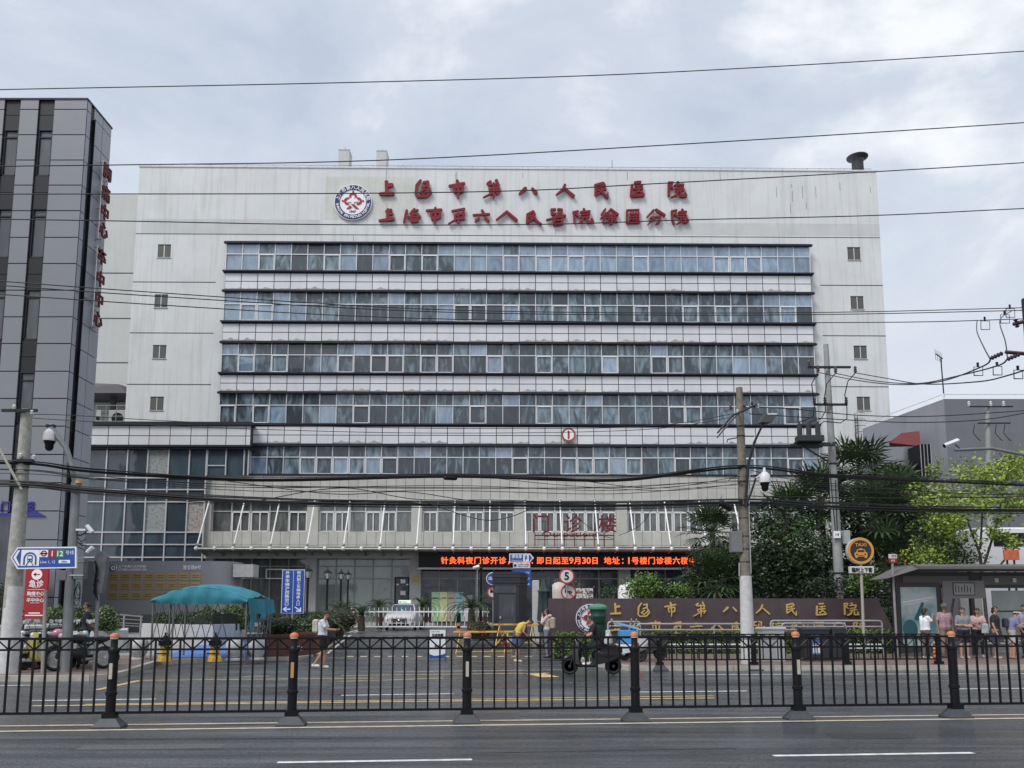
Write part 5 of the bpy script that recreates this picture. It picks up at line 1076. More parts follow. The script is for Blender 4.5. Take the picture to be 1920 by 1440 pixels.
def fan_palm(label, base, h, R, nf, seed, lean=(0,0), group='fan palms by the hospital', mat=None):
    random.seed(seed); t = thing('fan_palm', label, 'palm', base, 0, group); top = Vector((lean[0], lean[1], h)); m = MB().mat(BARK)
    m.tube([(0,0,-.3), (lean[0]*.3, lean[1]*.3, h*.5), top], [.13,.11,.12], 9)
    for k in range(30): z = h-.1-random.random()*h*.4; a = random.uniform(0, 2*pi); m.tube([(lean[0]*z/h+.09*cos(a), .09*sin(a), z), (lean[0]*z/h+.2*cos(a), .2*sin(a), z+.1)], .02, 4)
    m.build('trunk', None, t, True); m = MB().mat(mat or LF_PALM)
    for i in range(nf):
        az = 2*pi*i*.382+random.uniform(-.2,.2); el = radians(78)-radians(125)*(i/nf)+random.uniform(-.15,.15); Lp = R*.55*random.uniform(.8,1.1); d = Vector((cos(az)*cos(el), sin(az)*cos(el), sin(el)))
        p0 = top; p1 = top+d*Lp+Vector((0,0,-.05*R)); m.tube([p0, p1], [.022,.012], 4)
        side = d.cross(Vector((0,0,1)));
        if side.length < .1: side = Vector((1,0,0))
        side.normalize(); up = side.cross(d).normalized(); Lb = R*.55*random.uniform(.85,1.1); nb = 15
        for k in range(nb):
            a = radians(-125+250*k/(nb-1)); bd = (d*cos(a)+side*sin(a)+up*.18*abs(sin(a))).normalized(); L_ = Lb*(1-.35*(abs(a)/2.2)**2)
            pm = p1+bd*L_*.55; pe = p1+bd*L_+Vector((0,0,-.16*L_*random.uniform(.6,1.6))); w = up.cross(bd).normalized()*R*.026
            m.add([p1, pm+w, pe, pm-w], [(0,1,2,3)])
    m.build('crown', None, t); return t
def cycad(label, base, h, R, nf, seed, name='sago_palm', group='sago palms along the driveway'):
    random.seed(seed); t = thing(name, label, 'palm', base, 0, group); m = MB().mat(BARK); m.lathe([(.17,-.1),(.2,.1),(.17,h*.7),(.14,h)], (0,0,0), 10); m.build('trunk', None, t, True); m = MB().mat(LF_PALM)
    for i in range(nf):
        az = i*2.4+random.uniform(-.15,.15); el = radians(random.uniform(12, 75)); L_ = R*random.uniform(.85,1.1); pts = []; p = Vector((0,0,h)); e_ = el
        for k in range(9): pts.append(p.copy()); p = p+Vector((cos(az)*cos(e_), sin(az)*cos(e_), sin(e_)))*L_/8; e_ -= radians(9+k*1.4)
        m.tube(pts, .012, 3)
        side = Vector((-sin(az), cos(az), 0))
        for k in range(1, 9):
            for j in range(3):
                q = pts[k-1].lerp(pts[k], j/3) if k < 9 else pts[k]; tn = (pts[k]-pts[k-1]).normalized(); ll = R*.24*(1-abs(k/8-.45)*1.2)
                for sg in (1, -1): e2 = q+side*sg*ll*.85+tn*ll*.6+Vector((0,0,.06*ll)); w = tn*.014; m.add([q-w, q+w, e2], [(0,1,2)])
    m.build('crown', None, t); return t
def shrub(label, c, r, n, s, mat, name='round_bush', cat='shrub', group=None, sq=1):
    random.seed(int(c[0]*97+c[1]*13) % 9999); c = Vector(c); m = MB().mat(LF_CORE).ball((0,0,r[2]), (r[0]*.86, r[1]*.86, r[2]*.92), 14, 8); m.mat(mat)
    for _ in range(n):
        v = Vector((random.gauss(0,1), random.gauss(0,1), random.gauss(0,1))).normalized(); p = Vector((v.x*r[0], v.y*r[1], r[2]+v.z*r[2]))*random.uniform(.9,1.04); leaf(m, p, s, (v+Vector((random.gauss(0,.5), random.gauss(0,.5), random.gauss(0,.5)))).normalized(), .6)
    o = m.build(name, None); o.location = c; return setp(o, label, cat, group)
def hedge(label, a, b, w, h, n, mat, z0=.13, s=.09):
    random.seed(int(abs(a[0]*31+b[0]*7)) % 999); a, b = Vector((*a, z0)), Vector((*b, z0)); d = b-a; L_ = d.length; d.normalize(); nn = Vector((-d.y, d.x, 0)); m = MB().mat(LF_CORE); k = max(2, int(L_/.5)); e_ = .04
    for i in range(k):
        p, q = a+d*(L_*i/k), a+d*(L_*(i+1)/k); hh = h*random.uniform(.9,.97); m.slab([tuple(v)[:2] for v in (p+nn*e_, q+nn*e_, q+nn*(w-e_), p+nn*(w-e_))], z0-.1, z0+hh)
    m.mat(mat)
    for _ in range(n):
        u = random.random()*L_; f = random.random()
        if f < .5: p = a+d*u+nn*random.uniform(-.03,.03)+Vector((0,0,random.random()*h)); nr = -nn
        else: p = a+d*u+nn*random.random()*w+Vector((0,0,h*random.uniform(.93,1.08))); nr = Vector((0,0,1))
        leaf(m, p, s*random.uniform(.7,1.3), (nr+Vector((random.gauss(0,.5),random.gauss(0,.5),random.gauss(0,.5)))).normalized(), .65)
    return solo(m, 'hedge', label, 'hedge')
random.seed(4)
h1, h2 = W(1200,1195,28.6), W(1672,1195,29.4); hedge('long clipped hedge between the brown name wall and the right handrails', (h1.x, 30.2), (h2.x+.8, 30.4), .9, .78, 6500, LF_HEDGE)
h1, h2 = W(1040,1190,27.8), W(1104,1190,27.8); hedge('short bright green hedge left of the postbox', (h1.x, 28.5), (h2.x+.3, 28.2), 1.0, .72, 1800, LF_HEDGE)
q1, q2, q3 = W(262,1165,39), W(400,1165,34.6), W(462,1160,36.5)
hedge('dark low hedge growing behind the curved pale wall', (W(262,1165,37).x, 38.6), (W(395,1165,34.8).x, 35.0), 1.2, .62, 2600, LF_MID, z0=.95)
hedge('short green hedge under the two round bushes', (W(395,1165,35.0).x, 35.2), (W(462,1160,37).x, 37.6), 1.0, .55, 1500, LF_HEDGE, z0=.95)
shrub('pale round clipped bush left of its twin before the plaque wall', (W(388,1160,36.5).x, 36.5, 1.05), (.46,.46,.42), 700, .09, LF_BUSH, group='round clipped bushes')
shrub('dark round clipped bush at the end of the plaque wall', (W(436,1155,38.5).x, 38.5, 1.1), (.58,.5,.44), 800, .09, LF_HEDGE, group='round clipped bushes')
for px, py, Y, rx, lab in ((108,1190,30.6,.5,'yellowish bush left of the steel camera pole'), (140,1188,30.8,.52,'yellowish bush behind the man in black'), (195,1188,30.6,.48,'yellowish bush beside the traffic signal post')):
    shrub(lab, (W(px,py,Y).x, Y, .75), (rx,rx,.55), 800, .10, LF_BUSH, name='leafy_bush', group='yellowish bushes in the white planter')
shrub('dark bush at the far left behind the concrete pole', (W(0,1180,33).x, 33, .3), (.7,.7,1.2), 900, .12, LF_DARK, name='leafy_bush')
shrub('green shrub in the front corner of the driveway planter', (W(577,1180,33).x, 33, .55), (.62,.6,.56), 1000, .08, LF_BUSH, name='leafy_bush')
shrub('dark spiky shrub spilling over the front planter box', (W(522,1190,29.6).x, 29.6, .75), (.62,.45,.36), 900, .11, LF_DARK, name='leafy_bush')
shrub('reddish dry shrub behind the slatted planter', (W(636,1170,37).x, 37, .8), (.85,.6,.5), 1000, .09, LF_RED, name='leafy_bush')
shrub('reddish dry shrub beside the guard booth', (W(900,1178,38).x, 38, .4), (.6,.5,.42), 700, .08, LF_RED, name='leafy_bush')
for px, py, Y, h, R, nf, sd, lab in ((606,1160,35,.55,1.35,26,1,'sago palm nearest the blue direction sign'), (638,1150,38,.85,1.3,26,2,'sago palm under the second lantern lamp'), (678,1150,43,.7,1.1,22,3,'sago palm behind the red and white gate at left'), (712,1150,48,1.15,1.1,24,4,'sago palm left of the white taxi'), (792,1150,51,1.2,1.35,24,5,'sago palm right of the white taxi'), (884,1160,39,1.15,1.6,32,6,'largest dark sago palm beside the guard booth')):
    cycad(lab, (W(px,py,Y).x, Y, gz(Y)+.15), h, R, nf, sd)
for px, py, Y, R, lean, sd, lab in ((1335,985,38,1.75,(0,0),11,'fan palm rising before the canopy end'), (1600,885,41,2.6,(.2,0),12,'tallest fan palm behind the tall grey pole'), (1478,955,39,2.1,(0,0),13,'fan palm beneath the dome camera'), (1655,912,43,2.0,(.3,0),14,'fan palm in front of the red awning'), (1640,960,37,2.4,(0,0),15,'drooping fan palm right of the tall grey pole'), (1345,1075,36,1.9,(0,0),16,'low fan palm just above the name wall'), (1545,925,40,2.3,(-.2,0),17,'fan palm left of the tall grey pole'), (1690,930,38,2.2,(0,0),18,'fan palm leaning over the bus shelter'), (1655,1030,36,2.0,(.1,0),19,'low dark fan palm behind the taxi sign')):
    q = W(px, py, Y); fan_palm(lab, (q.x, Y, gz(Y)), q.z-gz(Y)-.3, R, 34, sd, lean)
# broad trees
random.seed(31)
def at(px, py, Y): return W(px, py, Y)
def tr(px, Y, tops, r=.12): b = Vector((W(px,1150,Y).x, Y, gz(Y))); return [([b, b.lerp(Vector(t), .5)+Vector((random.uniform(-.3,.3), 0, .2)), t], r, r*.25) for t in tops]
broadleaf('broadleaf_tree', 'dense dark broadleaf tree between the two utility poles', (at(1480,1150,36.5).x, 36.5, gz(36.5)), [(at(1470,1030,36.3), (2.1,1.3,1.5), 4200, LF_MID, None), (at(1430,1050,36), (1.2,1,1.2), 1600, LF_DARK, None), (at(1530,1060,36.6), (1.5,1.2,1.4), 2600, LF_DARK, None), (at(1450,985,37), (1.3,1,.8), 1400, LF_DARK, None), (at(1490,1100,36), (2.6,.9,.7), 2200, LF_DARK, None)], tr(1480, 36.5, [at(1440,1040,36.5), at(1480,1000,36.5), at(1530,1030,36.5)]), LF_MID, .17)
broadleaf('broadleaf_tree', 'small dark leafy tree at the end of the led board', (at(1330,1150,37).x, 37, gz(37)), [(at(1310,1080,37), (.9,.8,1.0), 1500, LF_DARK, None), (at(1375,1060,36.5), (1.3,.9,1.0), 2200, LF_MID, None), (at(1385,1095,36), (1.6,.9,.6), 1600, LF_MID, None)], tr(1335, 37, [at(1315,1070,37), at(1375,1060,36.6)], .08), LF_DARK, .15)
broadleaf('feathery_shrub', 'feathery light green shrub above the name wall near the postbox', (at(1205,1150,35).x, 35, gz(35)), [(at(1200,1100,35), (.8,.7,.75), 2600, LF_FEATH, .12), (at(1245,1105,35.4), (.75,.6,.6), 1800, LF_MID, .12), (at(1275,1112,35), (.55,.5,.5), 1500, LF_FEATH, .12)], tr(1220, 35, [at(1200,1105,35), at(1270,1110,35)], .04), LF_FEATH, .1, cat='shrub')
broadleaf('feathery_shrub', 'sparse tall planting in front of the dark shopfront by the horn sign', (at(1115,1140,36).x, 36, gz(36)), [(at(1100,1120,36), (.5,.4,.6), 420, LF_RED, .1), (at(1140,1118,36), (.5,.4,.6), 420, LF_MID, .1), (at(1060,1100,38), (.7,.4,.7), 600, LF_BUSH, .12)], tr(1115, 36, [at(1100,1105,36), at(1140,1105,36), at(1120,1100,36)], .03), LF_MID, .1, cat='shrub')
broadleaf('undergrowth', 'dark undergrowth behind the right end of the name wall', (at(1630,1150,34).x, 34, gz(34)), [(at(1640,1110,34), (1.6,.8,.9), 2200, LF_DARK, .15), (at(1560,1105,34.6), (1.4,.7,.6), 1400, LF_DARK, .15), (at(1620,1090,33.4), (.8,.5,.6), 900, LF_HEDGE, .12), (at(1665,1150,32.9), (.8,.4,1.1), 1100, LF_DARK, .14), (at(1620,1010,38), (1.8,1.1,2.0), 2600, LF_DARK, .17), (at(1700,1000,39), (1.8,1.1,2.2), 2600, LF_DARK, .17)], tr(1635, 34, [at(1640,1100,34)], .05), LF_DARK, .15, cat='shrub')
broadleaf('lime_tree', 'young lime green tree with sparse leaves before the grey building', (at(1850,1150,34).x, 34, gz(34)), [(at(1850,895,34), (1.9,1.2,.55), 1591, LF_LIME, .16), (at(1890,870,34), (1.3,1,.35), 856, LF_LIME, .16), (at(1815,940,33.6), (1.7,1.1,.55), 1224, LF_LIME, .16), (at(1895,950,34), (1.3,1,.6), 1040, LF_LIME, .16), (at(1780,985,33.6), (1.1,.8,.6), 795, LF_LIME, .16), (at(1860,1000,33.6), (.9,.8,.3), 367, LF_LIME, .16), (at(1905,1020,33.5), (.6,.5,.25), 244, LF_LIME, .16)], [([Vector((at(1850,1150,34).x, 34, .3)), at(1838,1040,34), at(1815,980,34), at(1790,930,34)], .08, .02), ([at(1845,1060,34), at(1870,980,34), at(1885,900,34)], .06, .02), ([at(1850,1090,34), at(1900,1030,34), at(1935,980,34)], .05, .02), ([at(1838,1030,34), at(1842,960,34), at(1850,880,34)], .05, .015)], LF_LIME, .16)
broadleaf('lime_tree', 'bushier green tree left of the young lime tree behind the bus shelter', (at(1770,1150,35).x, 35, gz(35)), [(at(1755,1000,35), (1.3,1,1.1), 1300, LF_HEDGE, .16), (at(1745,1045,34.6), (1.3,.9,.7), 1346, LF_LIME, .14), (at(1800,1045,34.4), (1.2,.9,.7), 1200, LF_MID, .14), (at(1735,930,36), (.9,.7,.8), 514, LF_LIME, .16), (at(1753,885,36), (.3,.25,.65), 195, LF_LIME, .15)], tr(1770, 35, [at(1750,960,35), at(1790,1010,35), at(1753,880,36)], .07), LF_HEDGE, .16)
# ================================================================ teal tent on a folding frame
TYY = 26.0; a = W(288, 1125, TYY); c = W(463, 1125, TYY); g0 = Vector((a.x, TYY, ZG)); tw = c.x-a.x; td = 2.6; th = W(370, 1123, TYY).z-ZG
TN = thing('folding_tent', 'teal canvas tent on a grey folding scissor frame at the left pavement', 'tent', g0); TEAL = M('teal_canvas', (.025,.19,.25), .8, n=1.8, amt=.25, bump=1.0, bs=3.5); FRM = M('frame_grey', (.16,.165,.17), .45, metal=.4)
for (x, y) in ((0,0), (tw,0), (0,td), (tw,td), (tw*.22,0), (tw*.0,td*.5), (tw,td*.5)):
    m = MB().mat(FRM).tube([(x, y, 0), (x, y, th-.02)], .03, 6); m.build('leg', None, TN)
m = MB().mat(FRM)
def scissor(m, p, q, n, z0, z1, r=.014):
    for i in range(n):
        u, v = Vector(p).lerp(Vector(q), i/n), Vector(p).lerp(Vector(q), (i+1)/n); m.tube([(u.x, u.y, z0), (v.x, v.y, z1)], r, 4); m.tube([(u.x, u.y+.01, z1), (v.x, v.y+.01, z0)], r, 4)
scissor(m, (0,0,0), (0,td,0), 4, th-1.35, th-.1); scissor(m, (0,td,0), (tw*.5,td,0), 4, th-1.35, th-.1); scissor(m, (tw,0,0), (tw,td,0), 5, th-1.35, th-.1); m.tube([(0,0,th-.03), (tw,0,th-.03), (tw,td,th-.03), (0,td,th-.03), (0,0,th-.03)], .022, 5); m.build('scissor_frame', None, TN)
random.seed(9); m = MB().mat(TEAL); NX, NY_ = 20, 14; vs = []; 
for j in range(NY_+1):
    for i in range(NX+1):
        u, v = i/NX, j/NY_; x = -.05+u*(tw+.1); y = -.06+v*(td+.12); arch = (1-(2*u-1)**2)*.38*(1-.18*v)+.16*(1-(2*v-1)**2); z = th+.0+arch+.03*sin(i*1.9+j*1.3)*sin(j*.9)-.045*abs(sin(v*pi*2.0))+random.uniform(-.012,.012)
        if u == 1 or u == 0 or v == 0 or v == 1: z -= .02
        vs.append((x, y, z))
fs = [(j*(NX+1)+i, j*(NX+1)+i+1, (j+1)*(NX+1)+i+1, (j+1)*(NX+1)+i) for j in range(NY_) for i in range(NX)]; m.add(vs, fs)
# front valance following the arch, loose right-hand drape
vv = []; n_ = 28
for i in range(n_+1):
    u = i/n_; x = -.05+u*(tw+.1); zt_ = th+(1-(2*u-1)**2)*.38-.03; zb_ = th-.12-.05*(1-(2*u-1)**2)+.02*sin(i*1.7); yy = -.07
    for k in range(4): f = k/3; vv.append((x, yy-.05*sin(f*pi)-.02*sin(i*1.3+k), zt_+(zb_-zt_)*f))
m.add(vv, [(i*4+k, i*4+k+1, (i+1)*4+k+1, (i+1)*4+k) for i in range(n_) for k in range(3)])
vv = []; n_ = 26
for i in range(n_+1):
    v = i/n_; y = -.08+v*(td+.15); drop = .42+.28*abs(sin(v*7.3))+.18*sin(v*17)+(.35 if v < .15 else 0)*1; drop *= (1-.25*v)
    for k in range(6): f = k/5; vv.append((tw+.06+.07*f+.06*sin(v*34+f*1.5)*f, y, th+.02-.02*f-drop*f))
m.add(vv, [(i*6+k, i*6+k+1, (i+1)*6+k+1, (i+1)*6+k) for i in range(n_) for k in range(5)])
m.build('canvas', None, TN, True)
# ================================================================ lantern lamps
def lantern(px, ptop, Y, lab):
    q = W(px, ptop, Y); b = Vector((q.x, Y, gz(Y))); t = thing('lantern_lamp', lab, 'street lamp', b, 0, 'black lantern lamps along the driveway'); H = q.z-b.z
    m = MB().mat(BLACK); m.lathe([(.09,0),(.09,.25),(.055,.3),(.05,H-.62),(.075,H-.6),(.05,H-.55),(.10,H-.5)], (0,0,0), 12); m.build('post', None, t, True)
    m = MB().mat(BLACK); m.lathe([(.02,0),(.03,-.05),(.05,-.09),(.2,-.2),(.185,-.225),(.1,-.2)], (0,0,H+.0), 6)
    for k in range(6): a_ = 2*pi*k/6; m.tube([(.10*cos(a_),.10*sin(a_),H-.5),(.18*cos(a_),.18*sin(a_),H-.22)], .01, 4)
    m.ball((0,0,H+.02), .03, 6, 4); m.build('lantern_frame', None, t); m = MB().mat(M('lantern_glass', (.40,.42,.40), .2, coat=.5)); m.lathe([(.09,0),(.165,.27)], (0,0,H-.49), 6); m.build('glass', None, t)
lantern(578,1061,34,'black lantern lamp right beside the blue two column sign'); lantern(614.5,1065,38,'black lantern lamp second from the blue sign'); lantern(640,1068,43,'black lantern lamp third from the blue sign'); lantern(653,1070,47,'farthest and smallest black lantern lamp of the row')
# ================================================================ blue two-column sign
Y = 32.5; q0, q1 = W(530,1068,Y), W(569,1150,Y); o_ = Vector(((q0.x+q1.x)/2, Y, gz(Y))); BS = thing('direction_sign', 'tall blue two column direction sign with white characters and two arrows', 'sign', o_, radians(4)); hw = (q1.x-q0.x)/2; zt, zb = q0.z-o_.z, q1.z-o_.z
m = MB().mat(WHITE).box(-hw, hw, -.02, .02, zb, zt); m.mat(BLUE).box(-hw+.02, -.012, -.03, -.019, zb+.02, zt-.02).box(.012, hw-.02, -.03, -.019, zb+.02, zt-.02); m.build('board', None, BS)
m = MB().mat(WHITE); hh = (zt-zb)
for col, s_ in ((-hw/2, '外来车辆沪闵路进口'), (hw/2, '院内职工车辆地库入口')):
    st = hh*.80/len(s_)
    for i, ch in enumerate(s_): text(m, ch, col, -.03, zt-hh*.03-st*(i+.5), min(st*.95, .19), .024, .006, em=True, sx=1.2)
za = zb+hh*.095; x = -hw/2; m.box(x-.06, x+.14, -.036, -.03, za-.022, za+.022).prism([(x-.15, za), (x-.02, za+.1), (x+.03, za+.1), (x-.08, za), (x+.03, za-.1), (x-.02, za-.1)], -.037, -.03)
x = hw/2; m.prism([(x-.13, za+.07), (x-.11, za+.1), (x+.08, za-.03), (x+.05, za-.06)], -.036, -.03).prism([(x+.12, za-.1), (x+.12, za+.06), (x+.07, za+.06), (x+.07, za-.05), (x-.06, za-.05), (x-.06, za-.1)], -.037, -.03); m.build('lettering', None, BS)
m = MB().mat(POLEG).tube([(0,.03,-.1),(0,.03,zb+.1)], .035, 8); m.build('post', None, BS)
# ================================================================ planters of brown timber
PWD = M('planter_wood', (.10,.035,.022), .6, n=4, amt=.25, stretch=(1,1,.3), coat=.2)
def planter(lab, p0, p1, dp, h, chars=None):
    a, b = Vector((p0[0], p0[1], 0)), Vector((p1[0], p1[1], 0)); d = b-a; L_ = d.length; z0 = gz(min(a.y, b.y)); t = thing('planter_box', lab, 'planter', (a.x, a.y, z0 if z0 > .01 else ZG), atan2(d.y, d.x), 'brown timber planters along the driveway')
    m = MB().mat(PWD); n_ = int(L_/.11)
    for i in range(n_): m.box(L_*i/n_+.004, L_*(i+1)/n_-.004, -.02, .0, .05, h-.04, 0)
    m.box(-.03, L_+.03, -.035, .03, h-.05, h); m.box(-.03, .04, -.03, .03, 0, h); m.box(L_-.04, L_+.03, -.03, .03, 0, h); m.box(-.02, 0, .0, dp, .02, h); m.box(L_, L_+.02, .0, dp, .02, h); m.box(-.02, L_+.02, dp, dp+.02, .02, h); m.build('box', None, t)
    m = MB().mat(M('soil', (.04,.03,.022), .95)).box(.0, L_, .0, dp, h-.2, h-.1); m.build('soil', None, t)
    if chars: m = MB().mat(WHITE); text(m, chars, L_*.62, -.036, h*.42, .16, .01, .006); m.build('lettering', None, t)
planter('brown timber planter nearest the road with small white characters', G(492,1238,.0)[:2], G(590,1230)[:2], 1.0, .85, '沪闵路')
pA = G(592,1226); pB = G(614,1205); pC = G(652,1180)
planter('low slatted timber planter fence along the driveway edge', (pA.x, pA.y+.3), (pC.x-.1, pC.y), .9, .78)
# stone bowls & yellow warning units
def bowl(px, Y, lab):
    q = W(px, 1200, Y); t = thing('stone_bowl', lab, 'bollard', (q.x, Y, ZG), 0, 'round stone bollards by the tent'); m = MB().mat(M('bowl_stone', (.42,.43,.43), .6, n=4, amt=.12)); m.lathe([(.10,.06),(.17,.10),(.25,.24),(.285,.40),(.275,.52),(.22,.62),(.12,.69),(.03,.71)], (0,0,0), 20); m.build('ball', None, t, True); m = MB().mat(CONCL).lathe([(.26,0),(.26,.05),(.2,.07)], (0,0,0), 18); m.build('foot', None, t)
for px, Y, lab in ((262,26.6,'round stone bollard left of the tent'), (441,26.2,'round stone bollard inside the tent front right leg'), (483,26.6,'round stone bollard touching the timber planter'), (197,26.2,'round stone bollard partly behind the first tall fence post')): bowl(px, Y, lab)
YEL = M('yellow_paint', (.62,.36,.05), .5, n=5, amt=.2)
for k, (px, lab) in enumerate(((310,'yellow warning unit with black knob under the left of the tent'), (404,'yellow warning unit with black knob under the right of the tent'))):
    Y = 25.6; q = W(px, 1200, Y); t = thing('warning_beacon', lab, 'warning beacon', (q.x, Y, ZG), 0, 'yellow warning beacons'); m = MB().mat(YEL); m.lathe([(.22,0),(.2,.12),(.17,.16),(.15,.42),(.16,.48)], (0,0,0), 4); m.build('body', None, t); m = MB().mat(BLACK); m.lathe([(.19,.48),(.19,.62),(.12,.66),(.08,.68),(.08,.74),(.03,.8),(.03,.86),(.01,.88)], (0,0,0), 12); m.box(-.2,.2,-.17,-.165,.22,.26); m.build('cap', None, t)
# ================================================================ gate, barriers, boards
Y = 44.5; q0, q1 = W(655,1150,Y), W(918,1150,Y); t = thing('boom_gate', 'white fence style boom gate with red stripes across the driveway', 'gate', (q0.x, Y, .6)); L_ = q1.x-q0.x; zt = W(700,1147,Y).z-.6; zb = max(W(700,1175,Y).z-.6, .12)
m = MB().mat(WHITE); m.box(0, L_, -.03, .03, zt-.035, zt+.035).box(0, L_, -.02, .02, zb-.03, zb+.03); m.build('boom', None, t)
for k in range(31):
    x = L_*(k+.5)/31; m = MB().mat(WHITE).box(x-.014, x+.014, -.045, -.03, zb-.02, zb+.28).box(x-.014, x+.014, -.045, -.03, zb+.53, zt+.22).mat(M('stripe_red', (.28,.03,.03), .5)).box(x-.014, x+.014, -.045, -.03, zb+.28, zb+.53); m.build('picket', None, t)
m = MB().mat(ORG).box(L_*.78-.12, L_*.78+.12, -.15, .15, 0, .15).mat(BLACK).lathe([(.1,.15),(.09,.5),(.12,.55),(.1,1.0)], (L_*.78,0,0), 10); m.mat(ORG).lathe([(.105,.3),(.1,.45)], (L_*.78,0,0), 10); m.build('gate_motor', None, t); m = MB().mat(DARKM).box(-.1, .05, -.08, .08, 0, 1.3); m.build('end_post', None, t)
def trestle(lab, p0, p1, z0, h):
    t = thing('trestle_barrier', lab, 'barrier', (p0[0], p0[1], z0), atan2(p1[1]-p0[1], p1[0]-p0[0]), 'yellow trestle barriers'); L_ = (Vector(p1)-Vector(p0)).length; YP = M('barrier_yellow', (.60,.40,.07), .5, n=6, amt=.15)
    m = MB().mat(YP).box(0, L_, -.03, .03, h-.07, h, .01); m.mat(M('barrier_orange', (.6,.22,.06), .5)); 
    for k in range(3): m.box(L_*(.1+.3*k), L_*(.22+.3*k), -.034, .034, h-.068, h-.002)
    m.build('top_rail', None, t); m = MB().mat(YP).box(.1, L_-.1, -.02, .02, .16, .20); m.build('lower_rail', None, t)
    for x in (.25, L_-.25):
        for s_ in (-1, 1): m = MB().mat(YP).tube([(x, 0, h-.05), (x+s_*.22, s_*.28, 0)], .022, 5); m.build('leg', None, t)
a = G(850,1224); b = G(965,1222); trestle('front yellow trestle barrier left of the woman in yellow', (a.x, a.y), (b.x, b.y), 0, .93)
a = G(925,1214); b = G(1010,1213); trestle('rear yellow trestle barrier in front of the guard booth', (a.x, a.y), (b.x, b.y), gz(a.y), .93)
a = G(947,1221); t = thing('a_frame_barrier', 'small yellow angled barrier frame with red warning plate', 'barrier', (a.x, a.y, gz(a.y))); m = MB().mat(YEL).tube([(-.5,0,0),(0,0,.7),(.5,0,0)], .025, 5).tube([(-.8,0,.12),(.9,0,.12)], .025, 5); m.build('frame', None, t); m = MB().mat(REDM).box(-.1,.12,-.02,.01,.18,.38); m.build('plate', None, t)
a = G(820,1239); t = thing('notice_stand', 'white upright notice board with blue wave at its foot on the driveway', 'sign', (a.x, a.y, 0)); hb = W(820,1181,a.y).z; w_ = (W(836,1200,a.y).x-W(803,1200,a.y).x)/2
m = MB().mat(M('notice_white', (.68,.71,.74), .4)).box(-w_+.03, w_-.03, -.015, .015, .08, hb, 0); m.mat(BLUE).prism([(-w_+.031,.09),(w_-.031,.09),(w_-.031,.26),(.1,.2),(-.1,.18),(-w_+.031,.24)], -.02, -.015); m.mat(BLACK); text(m, '社会车辆', 0, -.016, hb-.17, .10, .03, .004, w=w_*1.25); text(m, '进入', 0, -.016, hb-.52, .09, .022, .004); m.mat(BLUE); text(m, '上海市第八人民医院', -.08, -.016, hb-.06, .03, 0, .003); m.build('board', None, t)
for s_ in (-1, 1): m = MB().mat(DARKM).tube([(s_*(w_-.01), .0, 0), (s_*(w_-.01), .0, hb)], .012, 5).tube([(s_*(w_-.01), -.2, .01), (s_*(w_-.01), .2, .01)], .012, 5); m.build('leg', None, t)
# ---- guard booth
Y = 37.0; q0, q1, q2 = W(925,1072,Y), W(973,1072,Y), W(988,1074,Y+1.6); t = thing('guard_booth', 'dark grey guard booth with glazed door beside the driveway', 'booth', (q0.x, Y, gz(Y))); bw = q1.x-q0.x; H = q0.z-gz(Y); BD = M('booth_dark', (.022,.024,.032), .45)
x2 = q2.x-q0.x; D_ = 1.7; m = MB().mat(BD); m.slab([(0,0),(bw,0),(x2,D_),(.2,D_)], .0, H-.62)
for k in range(5): e_ = .06 if k % 2 else .03; m.slab([(-e_,-e_),(bw+e_,-e_),(x2+e_,D_+e_),(.1,D_+e_)], H-.62+k*.125, H-.62+(k+1)*.125-.01)
m.build('body', None, t); m = MB().mat(M('booth_frame', (.05,.055,.065), .4)).box(.22*bw, .88*bw, -.03, .0, .1, 2.0); m.build('door', None, t); m = MB().mat(GLASS_D).box(.32*bw, .80*bw, -.04, -.028, .95, 1.88); m.build('door_glass', None, t); m = MB().mat(GLASS_D).box(.05*bw, .9*bw, -.02, -.003, 2.08, 2.5); m.build('window', None, t); m = MB().mat(STEEL).box(.25*bw, .31*bw, -.09, -.03, .95, 1.05); m.build('handle', None, t)
m = MB().mat(DARKM)
for k in range(12): m.box(.03*bw, .18*bw, -.015, -.0, .15+k*.07, .18+k*.07)
m.build('vent', None, t)
# ---- round signs
def roundsign(lab, px, py, Y, r, draw, post=True, name='round_sign'):
    q = W(px, py, Y); g_ = gz(Y); t = thing(name, lab, 'sign', (q.x, Y, g_)); z = q.z-g_; m = MB(); draw(m, z, r); m.build('plate', None, t)
    if post: m = MB().mat(POLEG).tube([(0,.05,0),(0,.05,z+r*.6)], .035, 8); m.build('post', None, t)
    return t
SW = M('sign_white', (.60,.60,.58), .5); SR = M('sign_ring_red', (.42,.03,.03), .45)
def d5(m, z, r): m.mat(SW).disc((0,0,z), r*.86, -.01, .02).mat(SR).ring((0,0,z), r*.82, r, -.02, .02, 32).mat(BLACK); text(m, '5', 0, -.011, z, r*.95, .035, .006)
def dh(m, z, r):
    m.mat(SW).disc((0,0,z), r*.86, -.01, .02).mat(SR).ring((0,0,z), r*.82, r, -.02, .02, 32).prism([(-r*.62,z+r*.58),(-r*.5,z+r*.68),(r*.62,z-r*.56),(r*.5,z-r*.68)], -.014, -.0105); m.mat(BLACK).prism([(-r*.5,z+r*.35),(-r*.42,z+r*.3),(-r*.1,z+.06*r),(r*.55,z+.04*r),(r*.55,z-.04*r),(-r*.1,z-.06*r),(-r*.5,z-r*.12)], -.022, -.0145); m.ring((r*.2,0,z-.06*r), r*.13, r*.2, -.022, -.0145, 14)
